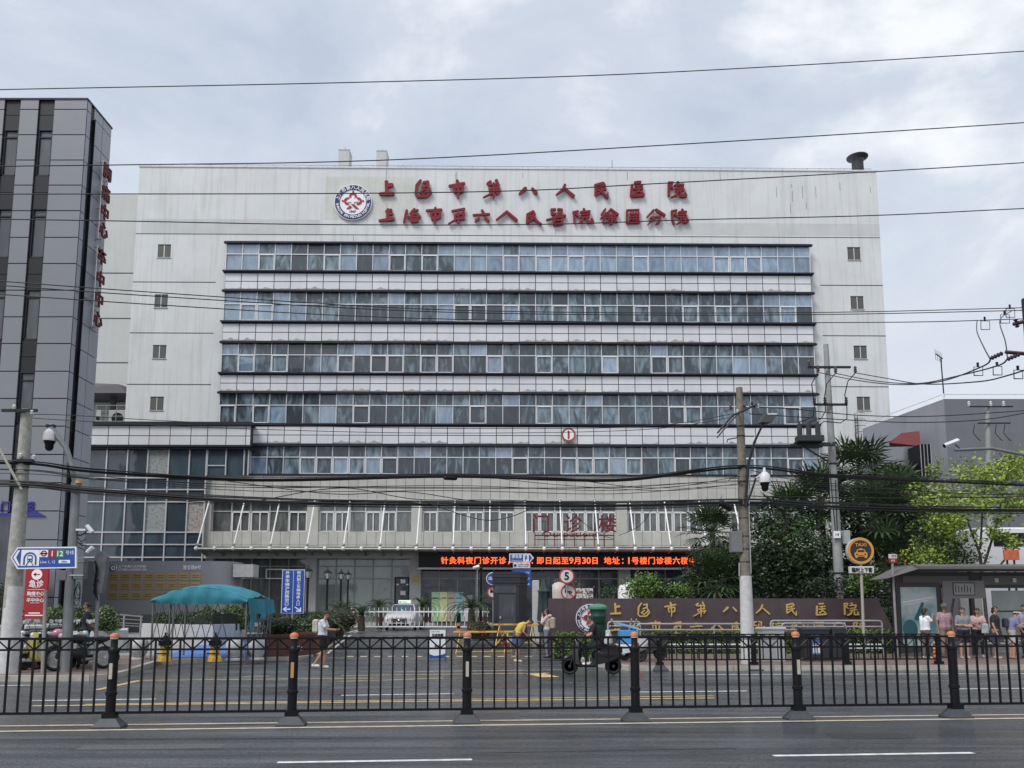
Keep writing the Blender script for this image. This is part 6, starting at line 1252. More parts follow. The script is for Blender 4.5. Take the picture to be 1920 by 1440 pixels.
def dout(m, z, r): m.mat(WHITE).disc((0,0,z), r, -.01, .02).mat(BLUE).disc((0,0,z), r*.9, -.016, -.009).mat(WHITE); text(m, '出口', 0, -.017, z+.05*r, r*.55, .03, .005, w=r*1.2)
roundsign('round speed limit sign reading 5 with a red rim', 1062.5, 1080, 33.2, .31, d5); roundsign('round no horn sign below the speed limit sign', 1066, 1110, 33.4, .31, dh, False)
roundsign('round blue exit sign half hidden by the guard booth', 923.5, 1085, 38.0, .29, dout, False); roundsign('round no horn sign half hidden by the guard booth', 925, 1110, 38.2, .29, dh)
# ---- parking signs
Y = 40.5; q = W(978,1046,Y); t = thing('parking_sign', 'blue arrow shaped parking sign with white plate above the booth', 'sign', (q.x, Y, .6)); z = q.z-.6
def pk(px, py): p_ = W(px, py, Y); return (p_.x-q.x, p_.z-.6)
m = MB().mat(WHITE).prism([pk(955,1038),pk(994,1038),pk(1001,1046),pk(994,1054.5),pk(955,1054.5)], 0, .05); m.mat(BLUE).prism([pk(956.5,1039.5),pk(993,1039.5),pk(998.5,1046),pk(993,1053),pk(956.5,1053)], -.006, 0); m.build('board', None, t)
m = MB().mat(WHITE); x, z_ = pk(969,1043.5); text(m, '停车库', x, -.006, z_, .2, .015, .006, w=.5); text(m, 'Underground Parking', x, -.006, z_-.19, .07, 0, .006, w=.5); a_, c_ = pk(981,1040), pk(991.5,1053); m.box(a_[0], c_[0], -.012, -.006, c_[1], a_[1]); m.mat(BLUE); text(m, 'P', (a_[0]+c_[0])/2, -.013, (a_[1]+c_[1])/2-.03, .17, .03, .006); m.prism([((a_[0]+c_[0])/2-.1, a_[1]-.09), ((a_[0]+c_[0])/2, a_[1]-.02), ((a_[0]+c_[0])/2+.1, a_[1]-.09)], -.02, -.012); m.mat(WHITE).prism([pk(993.5,1040.5),pk(998,1046),pk(993.5,1052),pk(995,1052),pk(999,1046),pk(995,1040.5)], -.02, -.012); m.build('lettering', None, t)
a_, c_ = pk(962,1055.5), pk(994,1065); m = MB().mat(SW).box(a_[0], c_[0], -.01, .03, c_[1], a_[1]); m.mat(NAVY).disc((a_[0]+.1,0,(a_[1]+c_[1])/2), .07, -.02, -.01, 12); text(m, '上海市第八人民医院', (a_[0]+c_[0])/2+.08, -.01, (a_[1]+c_[1])/2+.04, .06, .01, .005, w=.55); text(m, '徐汇分院', (a_[0]+c_[0])/2+.08, -.01, (a_[1]+c_[1])/2-.05, .05, .01, .005, w=.5); m.build('name_plate', None, t)
a_, c_ = pk(963,1066), pk(996,1101); m = MB().mat(BLUE).box(a_[0], c_[0], .02, .06, c_[1], a_[1]); m.mat(WHITE)
for k in range(3): text(m, ('门诊', '急诊', '住院')[k], c_[0]-.18, .02, a_[1]-.2-k*.28, .1, .01, .005)
m.build('blue_board', None, t); m = MB().mat(POLEG).tube([(.0,.08,0),(.0,.08,z+.2)], .045, 8); m.build('post', None, t)
# camera on slim pole, black slim pole
Y = 41; q = W(895,1065,Y); t = thing('gate_camera', 'small white camera on a slim pole left of the guard booth', 'security camera', (q.x, Y, .6)); m = MB().mat(POLEG).tube([(0,0,0),(0,0,q.z-.6)], .03, 6); m.build('pole', None, t); m = MB().mat(WHITE).tube([(-.2,-.1,q.z-.6),(.08,0,q.z-.52)], [.06,.09], 8); m.build('camera', None, t)
q = W(902,1062,40.5); m = MB().mat(BLACK).tube([(q.x,40.5,.5),(q.x,40.5,q.z)], .05, 8).ball((q.x,40.45,q.z-.1), .09, 8, 5); solo(m, 'black_post', 'slim black post between the little camera and the guard booth', 'post')
# grey column, closed umbrellas
q0, q1 = W(998,1088,36), W(1011,1175,36); m = MB().mat(CONCL).box(q0.x, q1.x, 36, 36.4, .3, q0.z, .03); solo(m, 'grey_pillar', 'pale grey pillar between the guard booth and the closed umbrella', 'pillar')
def umbrella(lab, px, pyt, Y, s=1):
    q = W(px, pyt, Y); g_ = gz(Y); H = q.z-g_; t = thing('closed_umbrella', lab, 'umbrella', (q.x, Y, g_), 0, 'closed garden umbrellas'); m = MB().mat(M('umbrella_green', (.018,.035,.036), .7, n=3, amt=.2)); vs = []; n_ = 16; prof = [(.03,H),(.10*s,H-.25),(.22*s,H-.5),(.19*s,H-.55),(.21*s,H-1.1),(.24*s,H-1.6),(.20*s,.55)]
    for r, z in prof: vs += [(r*(1+.18*(k % 2))*cos(2*pi*k/n_), r*(1+.18*(k % 2))*sin(2*pi*k/n_), z) for k in range(n_)]
    m.add(vs, [(i*n_+k, i*n_+(k+1) % n_, (i+1)*n_+(k+1) % n_, (i+1)*n_+k) for i in range(len(prof)-1) for k in range(n_)]); m.build('canopy', None, t, True); m = MB().mat(BLACK).tube([(0,0,0),(0,0,H)], .03, 6).lathe([(.3,0),(.28,.08)], (0,0,0), 12); m.build('pole', None, t)
umbrella('dark green closed umbrella between the pillar and the name wall', 1020, 1086, 33.8, 1.1); umbrella('thinner black closed umbrella just behind the green one', 1030, 1080, 35.5, .55)
# notice boards, vending shapes behind name wall
q0, q1 = W(1080,1103,50), W(1112,1118,50); m = MB().mat(SW).box(q0.x, q1.x, 50, 50.1, q1.z-.2, q0.z); m.mat(BLACK); text(m, '公告', (q0.x+q1.x)/2+.3, 49.99, (q0.z+q1.z)/2, .2, .01, .01); m.mat(REDM); text(m, '就诊须知', (q0.x+q1.x)/2-.3, 49.99, (q0.z+q1.z)/2, .12, .01, .01, w=.4); m.mat(DARKM).box(q0.x+.1, q0.x+.15, 50.1, 50.15, .6, q0.z).box(q1.x-.15, q1.x-.1, 50.1, 50.15, .6, q0.z); solo(m, 'notice_board', 'white notice board right of the no horn sign', 'sign')
q = W(1048,1110,37); m = MB().mat(M('dome_pink', (.48,.42,.38), .5)).lathe([(.42,0),(.42,.7),(.36,.95),(.2,1.1),(.02,1.15)], (q.x,37,q.z-.7), 16); m.mat(STONE).box(q.x-.4,q.x+.4,36.6,37.4,.3,q.z-.7); solo(m, 'domed_kiosk', 'rounded pinkish kiosk top peeking behind the no horn sign', 'kiosk', smooth=True)
q = W(1178,1108,40); m = MB().mat(WHITE).lathe([(.5,0),(.5,1.0),(.42,1.25),(.1,1.4)], (q.x,40,q.z-1.0), 16); m.mat(STONE).box(q.x-.45,q.x+.45,39.6,40.4,.5,q.z-1.0); solo(m, 'domed_kiosk', 'rounded white kiosk half hidden by the feathery shrub', 'kiosk', smooth=True)
# ================================================================ postbox
Y = 25.6; q0, q1 = W(1104,1150,Y), W(1139,1150,Y); b = Vector(((q0.x+q1.x)/2, Y, ZG)); H = W(1121,1132,Y).z-ZG; r = (q1.x-q0.x)/2; t = thing('postbox', 'green pillar postbox with a paler domed cap before the name wall', 'postbox', b); PG = M('post_green', (.006,.050,.033), .5, n=2, amt=.1)
m = MB().mat(PG).lathe([(r*.95,0),(r*.95,.12),(r*.80,.14),(r*.80,H-.42),(r*.85,H-.40),(r*.85,H-.36),(r*.80,H-.34),(r*.82,H-.24),(r*.92,H-.16)], (0,0,0), 24).mat(BLACK).box(-.14,.14,-r*.84,-r*.7,H-.62,H-.57); m.build('body', None, t, True); m = MB().mat(M('post_cap', (.08,.27,.17), .5)).lathe([(r*.96,H-.17),(r*1.0,H-.13),(r*.98,H-.09),(r*.7,H-.03),(r*.2,H)], (0,0,0), 24); m.build('cap', None, t, True)
# handrails of stainless tube (queue rails)
def rail(lab, x0, x1, Y, ztop, zlow, n, loopend=True):
    a, b = W(x0, ztop, Y), W(x1, ztop, Y); o_ = Vector((a.x, Y, ZG)); t = thing('handrail', lab, 'railing', o_, 0, 'stainless handrails before the name wall'); L_ = b.x-a.x; zt_ = a.z-ZG; zl_ = W(x0, zlow, Y).z-ZG
    m = MB().mat(STEEL).tube([(0,0,zl_-.3),(0,0,zt_-.08),(.03,0,zt_-.02),(.1,0,zt_),(L_-.1,0,zt_),(L_-.03,0,zt_-.02),(L_,0,zt_-.08),(L_,0,zl_-.3)], .035, 8); m.build('top_rail', None, t, True)
    m = MB().mat(STEEL).tube([(0,0,zl_),(L_,0,zl_)], .028, 8); m.build('lower_rail', None, t, True)
    for k in range(n): x = L_*k/(n-1); m = MB().mat(STEEL).tube([(x,0,0),(x,0,zt_-.05)], .03, 8); m.build('post', None, t)
rail('long stainless handrail running behind the right bins', 1445, 1653, 28.8, 1164, 1175, 4); rail('stainless handrail left of the weathered pole', 1195, 1410, 28.4, 1170, 1181, 4); rail('shorter stainless handrail starting at the postbox', 1140, 1200, 28.9, 1166, 1174, 2); rail('inner stainless handrail just behind the cabinets', 1466, 1585, 27.9, 1169, 1181, 3)
# low bench rails
for x0, x1, lab in ((1150,1235,'low white tubular rail beside the parked scooters near the postbox'), (1250,1425,'low white tubular rail left of the electric cabinet'), (1588,1655,'low white tubular rail right of the bins')):
    a, b = W(x0,1228,27.2), W(x1,1228,27.2); m = MB().mat(WHITE)
    for z in (.33,.45): m.tube([(a.x,27.2,ZG+z),(b.x,27.2,ZG+z)], .025, 6)
    m.mat(DARKM)
    for k in range(4): x = a.x+(b.x-a.x)*k/3; m.tube([(x,27.2,ZG),(x,27.2,ZG+.45)], .02, 5)
    solo(m, 'low_rail', lab, 'railing')
# electric cabinet and bins
Y = 25.6; q0, q1 = W(1427,1176,Y), W(1472,1176,Y); t = thing('electric_cabinet', 'pale grey electric cabinet with a sloped lid beside the weathered pole', 'cabinet', (q0.x, Y, ZG)); w_ = q1.x-q0.x; H = q0.z-ZG; CBM = M('cabinet_pale', (.42,.43,.43), .5, n=3, amt=.1, streak=.2)
m = MB().mat(CBM).box(.03, w_-.03, 0, .5, 0, H-.08); m.build('body', None, t); m = MB().mat(M('cabinet_lid', (.55,.55,.55), .5)).box(-.02, w_+.02, -.04, .54, H-.08, H, .02); m.build('lid', None, t)
for k in range(2): m = MB().mat(CBM).box(.05+k*w_*.48, .02+w_*.46*(k+1)+.0, -.012, .0, .06, H-.14); m.build('door', None, t)
q0, q1 = W(1506,1176,Y), W(1587,1176,Y); t = thing('litter_bins', 'black double litter bin unit with blue poster panel', 'litter bin', (q0.x, Y, ZG)); w_ = q1.x-q0.x; H = q0.z-ZG; BN = M('bin_black', (.018,.02,.024), .45)
m = MB().mat(BN).box(0, w_*.60, 0, .55, .08, H-.06, .02).box(w_*.66, w_, 0, .55, .08, H-.0, .04).box(w_*.58, w_*.68, .05, .5, .3, H-.2); m.build('body', None, t); m = MB().mat(M('bin_top', (.05,.055,.06), .35)).box(-.02, w_*.62, -.03, .58, H-.08, H-.02, .01); m.build('lid', None, t)
m = MB().mat(BLACK).box(w_*.76, w_*.92, -.01, .0, H-.34, H-.18); m.mat(STEEL).tube([(w_*.70,-.01,H-.18),(w_*.70,-.01,H-.34)], .012, 4); m.build('opening', None, t); m = MB().mat(M('bin_poster', (.04,.09,.22), .5)).box(w_*.18, w_*.42, -.012, .0, .2, H-.22); m.mat(SW); text(m, '垃圾分类', w_*.3, -.012, H-.34, .05, .0, .004, w=w_*.2); text(m, '请投放', w_*.3, -.012, H-.5, .045, .0, .004, w=w_*.16); m.box(w_*.2,w_*.28,-.016,-.012,.25,.5).box(w_*.31,w_*.39,-.016,-.012,.25,.5); m.build('poster', None, t)
# taxi sign
Y = 25.8; q = W(1613,1033,Y); b = Vector((W(1622,1235,Y).x, Y, ZG)); t = thing('taxi_sign', 'round orange and black taxi sign with white plate on a slanting pole', 'sign', b); ox, oz = q.x-b.x, q.z-ZG; R = W(1638,1033,Y).x-q.x; OR2 = M('taxi_orange', (.62,.27,.03), .5)
m = MB().mat(CONCL).disc((ox,0,oz), R, -.03, .12, 36).mat(OR2).ring((ox,0,oz), R*.8, R*.97, -.045, -.03, 36).mat(M('taxi_black', (.02,.018,.022), .5)).disc((ox,0,oz), R*.8, -.038, -.03, 36); m.build('plate', None, t)
m = MB().mat(OR2); text(m, 'TAXI', ox, -.04, oz+R*.45, R*.24, .04, .006, w=R*.82); z = oz-R*.2; s_ = R*.5
m.prism([(ox-s_*.95,z-s_*.45),(ox-s_*.95,z+s_*.1),(ox-s_*.72,z+s_*.2),(ox-s_*.52,z+s_*.62),(ox+s_*.52,z+s_*.62),(ox+s_*.72,z+s_*.2),(ox+s_*.95,z+s_*.1),(ox+s_*.95,z-s_*.45)], -.05, -.039); m.box(ox-s_*.85,ox-s_*.55,-.05,-.039,z-s_*.68,z-s_*.451).box(ox+s_*.55,ox+s_*.85,-.05,-.039,z-s_*.68,z-s_*.451).box(ox-s_*.2,ox+s_*.2,-.05,-.039,z+s_*.621,z+s_*.78); m.mat(M('taxi_black')).prism([(ox-s_*.55,z+s_*.22),(ox-s_*.42,z+s_*.52),(ox+s_*.42,z+s_*.52),(ox+s_*.55,z+s_*.22)], -.056, -.0505).disc((ox-s_*.62,0,z-s_*.12), s_*.13, -.056, -.0505, 12).disc((ox+s_*.62,0,z-s_*.12), s_*.13, -.056, -.0505, 12).box(ox-s_*.4,ox+s_*.4,-.056,-.0505,z-s_*.3,z-s_*.22); m.build('symbol', None, t)
a_, c_ = W(1593,1062,Y), W(1638,1075,Y); m = MB().mat(SW).box(a_.x-b.x, c_.x-b.x, -.03, .1, c_.z-ZG, a_.z-ZG, .01); m.mat(BLACK); text(m, '临时上下客', (a_.x+c_.x)/2-b.x, -.031, (a_.z+c_.z)/2-ZG, .15, .022, .005, w=(c_.x-a_.x)*.86); m.build('name_plate', None, t)
m = MB().mat(M('pole_olive', (.33,.33,.27), .55)).tube([(0,.05,0),(W(1618,1120,Y).x-b.x,.05,W(1618,1120,Y).z-ZG),(ox+.02,.05,oz)], .045, 8); m.build('pole', None, t)
# bus stop flag
Y = 28.2; q0, q1 = W(1663.5,1039,Y), W(1679,1055,Y); b = Vector((q0.x+.17, Y, ZG)); t = thing('bus_stop_flag', 'small red and white bus stop plate on a pole left of the shelter', 'sign', b); w_ = (q1.x-q0.x)/2; z0, z1 = q1.z-ZG, q0.z-ZG; zm = (z0+z1)/2
m = MB().mat(SW).box(-w_, w_, -.03, .0, zm, z1).mat(REDM).box(-w_, w_, -.03, .0, z0, zm); m.mat(WHITE); text(m, '公交', 0, -.03, (z0+zm)/2, .07, .01, .004); m.mat(BLACK); text(m, '973', .03, -.03, (z1+zm)/2, .08, .02, .004); m.build('plate', None, t); m = MB().mat(POLEG).tube([(0,.03,0),(0,.03,z1)], .04, 8); m.build('pole', None, t)
# red-white posts
for px, pyb, pyt, lab in ((1195,1267,1205,'red flexible post standing on the road behind the central fence'), (1752,1248,1206,'red and yellow striped post on the kerb before the bus queue')):
    Y = G(px, pyb).y; q = W(px, pyt, Y); g_ = 0 if px < 1300 else .13; Y = Y if px < 1300 else 24.3; q = W(px, pyt, Y); t = thing('delineator_post', lab, 'bollard', (q.x, Y, g_)); H = q.z-g_; m = MB().mat(M('post_red', (.38,.02,.025), .5)).tube([(0,0,0),(0,0,H)], .045, 10).lathe([(.12,0),(.10,.03),(.05,.05)], (0,0,0), 10); m.build('post', None, t); m = MB().mat(YEL if px > 1300 else SR)
    for k in range(3): m.lathe([(.049, H*(.35+.18*k)), (.049, H*(.35+.18*k)+.06)], (0,0,0), 10)
    m.build('reflective_band', None, t)
# orange plate and white canopy objects far right
q0, q1 = W(1882,1031,32), W(1912,1050,32); m = MB().mat(M('orange_plate', (.5,.12,.05), .5, n=6, amt=.3)).box(q0.x, q1.x, 32, 32.06, q1.z, q0.z).mat(DARKM).box(q0.x+.12,q0.x+.18,32.06,32.1,.4,q1.z+.05).box(q1.x-.2,q1.x-.14,32.06,32.1,.4,q1.z+.05); solo(m, 'orange_plate', 'faded orange notice plate above the bus shelter roof', 'sign')
q = W(1905,1020,37); m = MB().mat(WHITE).box(q.x-1.7, q.x+3, 37, 38.8, .6, q.z+.75, .06); m.mat(BLACK).box(q.x-1.0,q.x+2.5,36.98,37.0,q.z-.1,q.z+.5); solo(m, 'white_van', 'white van body mostly hidden behind the lime tree at right', 'van')
# ================================================================ bus shelter
Y = 29.0; q0 = W(1678,1150,Y); ox = q0.x; HR = W(1800,1066,Y-1.2).z-ZG; t = thing('bus_shelter', 'dark steel bus shelter with glowing pale poster and timetable panels', 'bus shelter', (ox, Y, ZG)); SHD = M('shelter_dark', (.035,.034,.036), .45); SHG = M('shelter_grey', (.13,.125,.12), .5)
m = MB().mat(SHG); m.xprism([(-1.35,HR-.02),(-1.35,HR+.07),(-.9,HR+.16),(.6,HR+.16),(.6,HR-.02)], .25, 12); m.add([(-.65,-1.0,HR-.32),(-.65,.4,HR-.32),(.25,-1.35,HR-.02),(.25,.6,HR-.02),(.25,-.9,HR+.12),(.25,.4,HR+.12)], [(0,2,4),(1,5,3),(0,4,5,1),(0,1,3,2),(2,3,5,4)]); m.build('roof', None, t)
m = MB().mat(SHD).box(0, 12, -.06, .06, HR-.62, HR-.06); m.mat(SHG).box(.3, 2.6, -.09, -.06, HR-.5, HR-.2).box(3.05, 5.2, -.09, -.06, HR-.5, HR-.2).box(5.75, 12, -.09, -.06, HR-.5, HR-.2); m.mat(M('lamp_white', (.6,.6,.55), .4))
for k in range(3): m.box(3.5+k*.62, 3.62+k*.62, -.12, -.09, HR-.42, HR-.28)
m.build('header', None, t)
for x in (0, 2.7, 5.35, 8.2, 11): m = MB().mat(SHD).box(x-.06, x+.06, -.08, .08, 0, HR-.05); m.build('column', None, t)
xa, xb = W(1689,1150,Y-.1).x-ox, W(1756,1150,Y-.1).x-ox; za, zb = W(1700,1101,Y-.1).z-ZG, .35; m = MB().mat(SHD).box(xa-.14, xb+.14, -.14, .1, .12, za+.16); m.build('poster_case', None, t)
PST = bpy.data.materials.new('poster_art'); PST.use_nodes = True; tt = PST.node_tree; pp_ = tt.nodes['Principled BSDF']; tcn = tt.nodes.new('ShaderNodeTexCoord'); nz = tt.nodes.new('ShaderNodeTexNoise'); nz.inputs['Scale'].default_value = 1.3; nz.inputs['Detail'].default_value = 2; rr = tt.nodes.new('ShaderNodeValToRGB'); rr.color_ramp.elements[0].color = (.10,.26,.30,1); rr.color_ramp.elements[1].color = (.46,.55,.52,1); rr.color_ramp.elements[0].position = .4; rr.color_ramp.elements[1].position = .58; tt.links.new(tcn.outputs['Object'], nz.inputs[0]); tt.links.new(nz.outputs[0], rr.inputs[0]); tt.links.new(rr.outputs[0], pp_.inputs['Base Color']); pp_.inputs['Coat Weight'].default_value = .6
m = MB().mat(PST).box(xa, xb, -.16, -.141, zb, za); m.mat(M('poster_teal', (.03,.12,.14), .5)).lathe([(.001,-.004),(.26,0)], ((xa+xb)/2-.35,-.165,zb+.55), 20, 'Y', 1, 1.3).prism([((xa+xb)/2-.2,zb+.9),((xa+xb)/2+.1,zb+1.5),((xa+xb)/2+.18,zb+1.45),((xa+xb)/2-.05,zb+.85)], -.168, -.161); m.mat(WHITE).prism([(xa+.05,za-.5),(xb-.1,za-.32),(xb-.1,za-.36),(xa+.05,za-.56)], -.168, -.161).prism([(xa+.05,za-.62),(xb-.3,za-.44),(xb-.3,za-.46),(xa+.05,za-.65)], -.168, -.161); m.build('poster', None, t)
xa, xb = W(1768,1120,Y-.1).x-ox, W(1847,1120,Y-.1).x-ox; za, zb = W(1800,1089,Y-.1).z-ZG, W(1800,1122,Y-.1).z-ZG; m = MB().mat(M('panel_grey', (.24,.235,.23), .5)).box(xa, xb, -.12, -.08, zb, za); m.mat(SHD).box((xa+xb)/2-.38,(xa+xb)/2+.38,-.135,-.12,zb+.1,za-.06).mat(M('map_grey', (.34,.35,.35), .4)).box((xa+xb)/2-.35,(xa+xb)/2+.35,-.14,-.134,zb+.13,za-.09); m.mat(SHD)
for k in range(6): m.box((xa+xb)/2-.3+k*.1,(xa+xb)/2-.27+k*.1,-.144,-.1401,zb+.2,za-.14-(k % 3)*.04)
m.build('timetable', None, t)
xa, xb = W(1860,1120,Y+.3).x-ox, 12; m = MB().mat(GLASS_G)
for k in range(3): m.box(xa+k*2.4, xa+k*2.4+2.3, .3, .33, .5, HR-.7)
m.mat(SHD).box(xa, xb, .28, .36, .42, .5).box(xa, xb, .28, .36, 1.5, 1.55); m.build('glass_screen', None, t)
m = MB().mat(STEEL).tube([(3.0,-.2,.42),(8.2,-.2,.42)], .04, 8).tube([(3.0,-.05,.5),(8.2,-.05,.5)], .04, 8); m.mat(SHD)
for x in (3.2,5.2,7.9): m.tube([(x,-.1,0),(x,-.1,.46)], .03, 6)
m.build('bench', None, t)
# ================================================================ people
SKIN = M('skin', (.42,.24,.165), .55); SKIN2 = M('skin_tan', (.30,.17,.11), .55); HAIR = M('hair_black', (.012,.010,.010), .5); HAIRG = M('hair_grey', (.10,.095,.09), .6)
def capsule(m, a, b, ra, rb, n=10):
    a, b = Vector(a), Vector(b); d = b-a
    if d.length < 1e-4: m.ball(a, ra, n, 6); return
    m.tube([a, b], [ra, rb], n); m.ball(a, ra, n, 6); m.ball(b, rb, n, 6)
STAND = dict(pel=(0,0,.93), wai=(0,0,1.08), che=(0,.0,1.28), nec=(0,.0,1.44), hed=(0,.02,1.56), shL=(-.17,0,1.38), shR=(.17,0,1.38), elL=(-.22,-.02,1.12), elR=(.22,-.02,1.12), haL=(-.23,.06,.88), haR=(.23,.06,.88), hiL=(-.09,0,.92), hiR=(.09,0,.92), knL=(-.10,.02,.50), knR=(.10,.02,.50), anL=(-.10,-.02,.08), anR=(.10,-.02,.08), face=(0,1,0), fL=(0,1,0), fR=(0,1,0), hdL=None, hdR=None)
def person(label, loc, rz, H=1.68, pose=None, top=(.5,.5,.5), bot=(.05,.05,.06), shoe=(.5,.5,.5), sleeve='short', legs='long', skirt=None, hair='short', hat=None, fat=1.0, skin=None, extras=None, group=None, hairm=None):
    P = dict(STAND); P.update(pose or {}); s = H/1.68; V = lambda k: Vector(P[k])
    t = thing('person', label, 'person', loc, rz, group); skin = skin or SKIN
    B = []     # (a, b, ra, rb, region)
    def bone(a, b, ra, rb, reg): B.append((Vector(a), Vector(b), ra, rb, reg))
    pel, wai, che, nec, hed = V('pel'), V('wai'), V('che'), V('nec'), V('hed')
    f = Vector(P['face']).normalized(); up = (hed-nec).normalized(); rt = f.cross(up).normalized()
    side = (V('shR')-V('shL')).normalized()
    for sg in (-1, 1): bone(pel+side*sg*.07, wai+side*sg*.05, .115*fat, .10*fat, 'pelvis'); bone(wai+side*sg*.05, che+side*sg*.07, .105*fat, .115*fat, 'torso'); bone(che+side*sg*.07, (V('shL') if sg < 0 else V('shR'))*.75+nec*.25-Vector((0,0,.02)), .11, .06, 'torso')
    bone(nec-Vector((0,0,.06)), hed-up*.05, .052, .048, 'neck')
    for k in 'LR':
        sh, el, ha = V('sh'+k), V('el'+k), V('ha'+k); bone(sh, el, .052, .038, 'uarm'); d = (ha-el).normalized(); bone(el, ha, .038, .024, 'farm')
        hd = Vector(P['hd'+k]).normalized() if P['hd'+k] else (d+Vector((0,.15,-.25))).normalized(); pal = ha+hd*.075; w = hd.cross(Vector((0,1,0)) if abs(hd.y) < .8 else Vector((0,0,1))).normalized()
        bone(ha, pal, .027, .030, 'hand'); cur = hd.cross(w).normalized(); sgn = 1 if k == 'L' else -1
        for i, (o, ln) in enumerate(((-.027,.062),(-.009,.075),(.009,.072),(.027,.056))):
            p0 = pal+w*o; p1 = p0+hd*ln*.6+cur*sgn*.008; p2 = p1+hd*ln*.35+cur*sgn*.03; bone(p0, p1, .0105, .010, 'hand'); bone(p1, p2, .010, .0085, 'hand')
        bone(ha+hd*.02-w*.022, ha+hd*.06-w*.058, .012, .010, 'hand'); bone(ha+hd*.06-w*.058, ha+hd*.085-w*.062+cur*sgn*.01, .010, .009, 'hand')
        hi, kn, an = V('hi'+k), V('kn'+k), V('an'+k); bone(hi, kn, .088*fat, .055, 'thigh'); bone(kn, an, .053, .036, 'shin'); ff = Vector(P['f'+k]); bone(an-Vector((0,0,.03))-ff*.03, an+ff*.13-Vector((0,0,.045)), .042, .032, 'foot')
    bone(pel+side*-.07, V('hiL'), .10*fat, .09*fat, 'pelvis'); bone(pel+side*.07, V('hiR'), .10*fat, .09*fat, 'pelvis')
    m = MB()
    for a, b, ra, rb, reg in B: capsule(m, a, b, ra, rb)
    # head: skull, jaw, nose, ears, chin
    hc = hed+up*.045; R = Matrix((rt, f, up)).transposed()
    def hp(x, y, z): return hc + R @ Vector((x, y, z))
    for c, r in (((0,-.012,.012),(.076,.092,.088)), ((0,.022,-.045),(.056,.062,.062)), ((0,.045,-.085),(.03,.028,.024)), ((0,.086,-.022),(.011,.016,.020)), ((-.078,-.005,-.02),(.010,.018,.028)), ((.078,-.005,-.02),(.010,.018,.028)), ((0,.072,.012),(.05,.016,.014))):
        b_ = MB(); b_.ball((0,0,0), r, 12, 8); m.add([hp(*(Vector(q)+Vector(c))) for q in b_.v], b_.f)
    me = bpy.data.meshes.new('b'); me.from_pydata([Vector(q)*s for q in m.v], [], m.f); ob = bpy.data.objects.new('b', me); COL.objects.link(ob)
    md = ob.modifiers.new('r', 'REMESH'); md.mode = 'VOXEL'; md.voxel_size = .0135; sm = ob.modifiers.new('s', 'SMOOTH'); sm.factor = .5; sm.iterations = 2
    dg = bpy.context.evaluated_depsgraph_get(); ev = bpy.data.meshes.new_from_object(ob.evaluated_get(dg)); bpy.data.objects.remove(ob); bpy.data.meshes.remove(me)
    ev.materials.clear(); ev.materials.append(skin); ev.shade_smooth(); ev.name = 'body'; body = bpy.data.objects.new('body', ev); COL.objects.link(body); body.parent = t
    # clothing shells taken from the body surface and pushed outwards
    import numpy as np
    n_v = len(ev.vertices); co = np.empty(n_v*3, np.float32); ev.vertices.foreach_get('co', co); co = co.reshape(-1,3); no = np.empty(n_v*3, np.float32); ev.vertices.foreach_get('normal', no); no = no.reshape(-1,3)
    best = np.full(n_v, 1e9); reg = np.zeros(n_v, int); tt_ = np.zeros(n_v); names = ['pelvis','torso','neck','uarm','farm','hand','thigh','shin','foot','head']
    for a, b, ra, rb, rg in B:
        a_, b_ = np.array(a)*s, np.array(b)*s; d = b_-a_; tpar = np.clip(((co-a_) @ d)/max(d@d, 1e-9), 0, 1); dist = np.linalg.norm(co-(a_+tpar[:,None]*d), axis=1)-(ra+(rb-ra)*tpar)*s
        k = dist < best; best[k] = dist[k]; reg[k] = names.index(rg); tt_[k] = tpar[k]
    hcn = np.array(hc)*s; dist = np.linalg.norm(co-hcn, axis=1)-.09*s; k = (dist < best) | (np.linalg.norm(co-hcn, axis=1) < .105*s); reg[k] = 9
    polys = [tuple(p.vertices) for p in ev.polygons]
    def shell(name, test, off, mat, zpull=None):
        keep = [p for p in polys if all(test(reg[v], tt_[v], co[v]) for v in p)]
        if not keep: return
        ids = sorted({v for p in keep for v in p}); mp_ = {v: i for i, v in enumerate(ids)}; vs = [tuple(co[v]+no[v]*off*s) for v in ids]
        if zpull: vs = [zpull(q) for q in vs]
        me2 = bpy.data.meshes.new(name); me2.from_pydata(vs, [], [tuple(mp_[v] for v in p) for p in keep]); me2.materials.append(mat); me2.shade_smooth(); o = bpy.data.objects.new(name, me2); COL.objects.link(o); o.parent = t
        sd_ = o.modifiers.new('t', 'SOLIDIFY'); sd_.thickness = .004; sd_.offset = -1; return o
    cm = lambda c, nm: M('%s_%d_%d_%d' % (nm, c[0]*255, c[1]*255, c[2]*255), c, .85, n=9, amt=.12, bump=.5, bs=14)
    TM, BM_, SM_ = cm(top, 'cloth'), cm(bot, 'cloth'), cm(shoe, 'shoe')
    P_, T_, N_, UA, FA_, HD, TH, SH, FT, HE = range(10)
    lim = {'short': .8, 'long': 2, 'none': .12}[sleeve]
    shell('shirt' if sleeve != 'long' else 'jacket', lambda r, q, c: (r == T_) or (r == P_ and q > .15 and c[2] > P['pel'][2]*s-.0) or (r == UA and q < lim) or (sleeve == 'long' and r in (UA, FA_)), .016, TM)
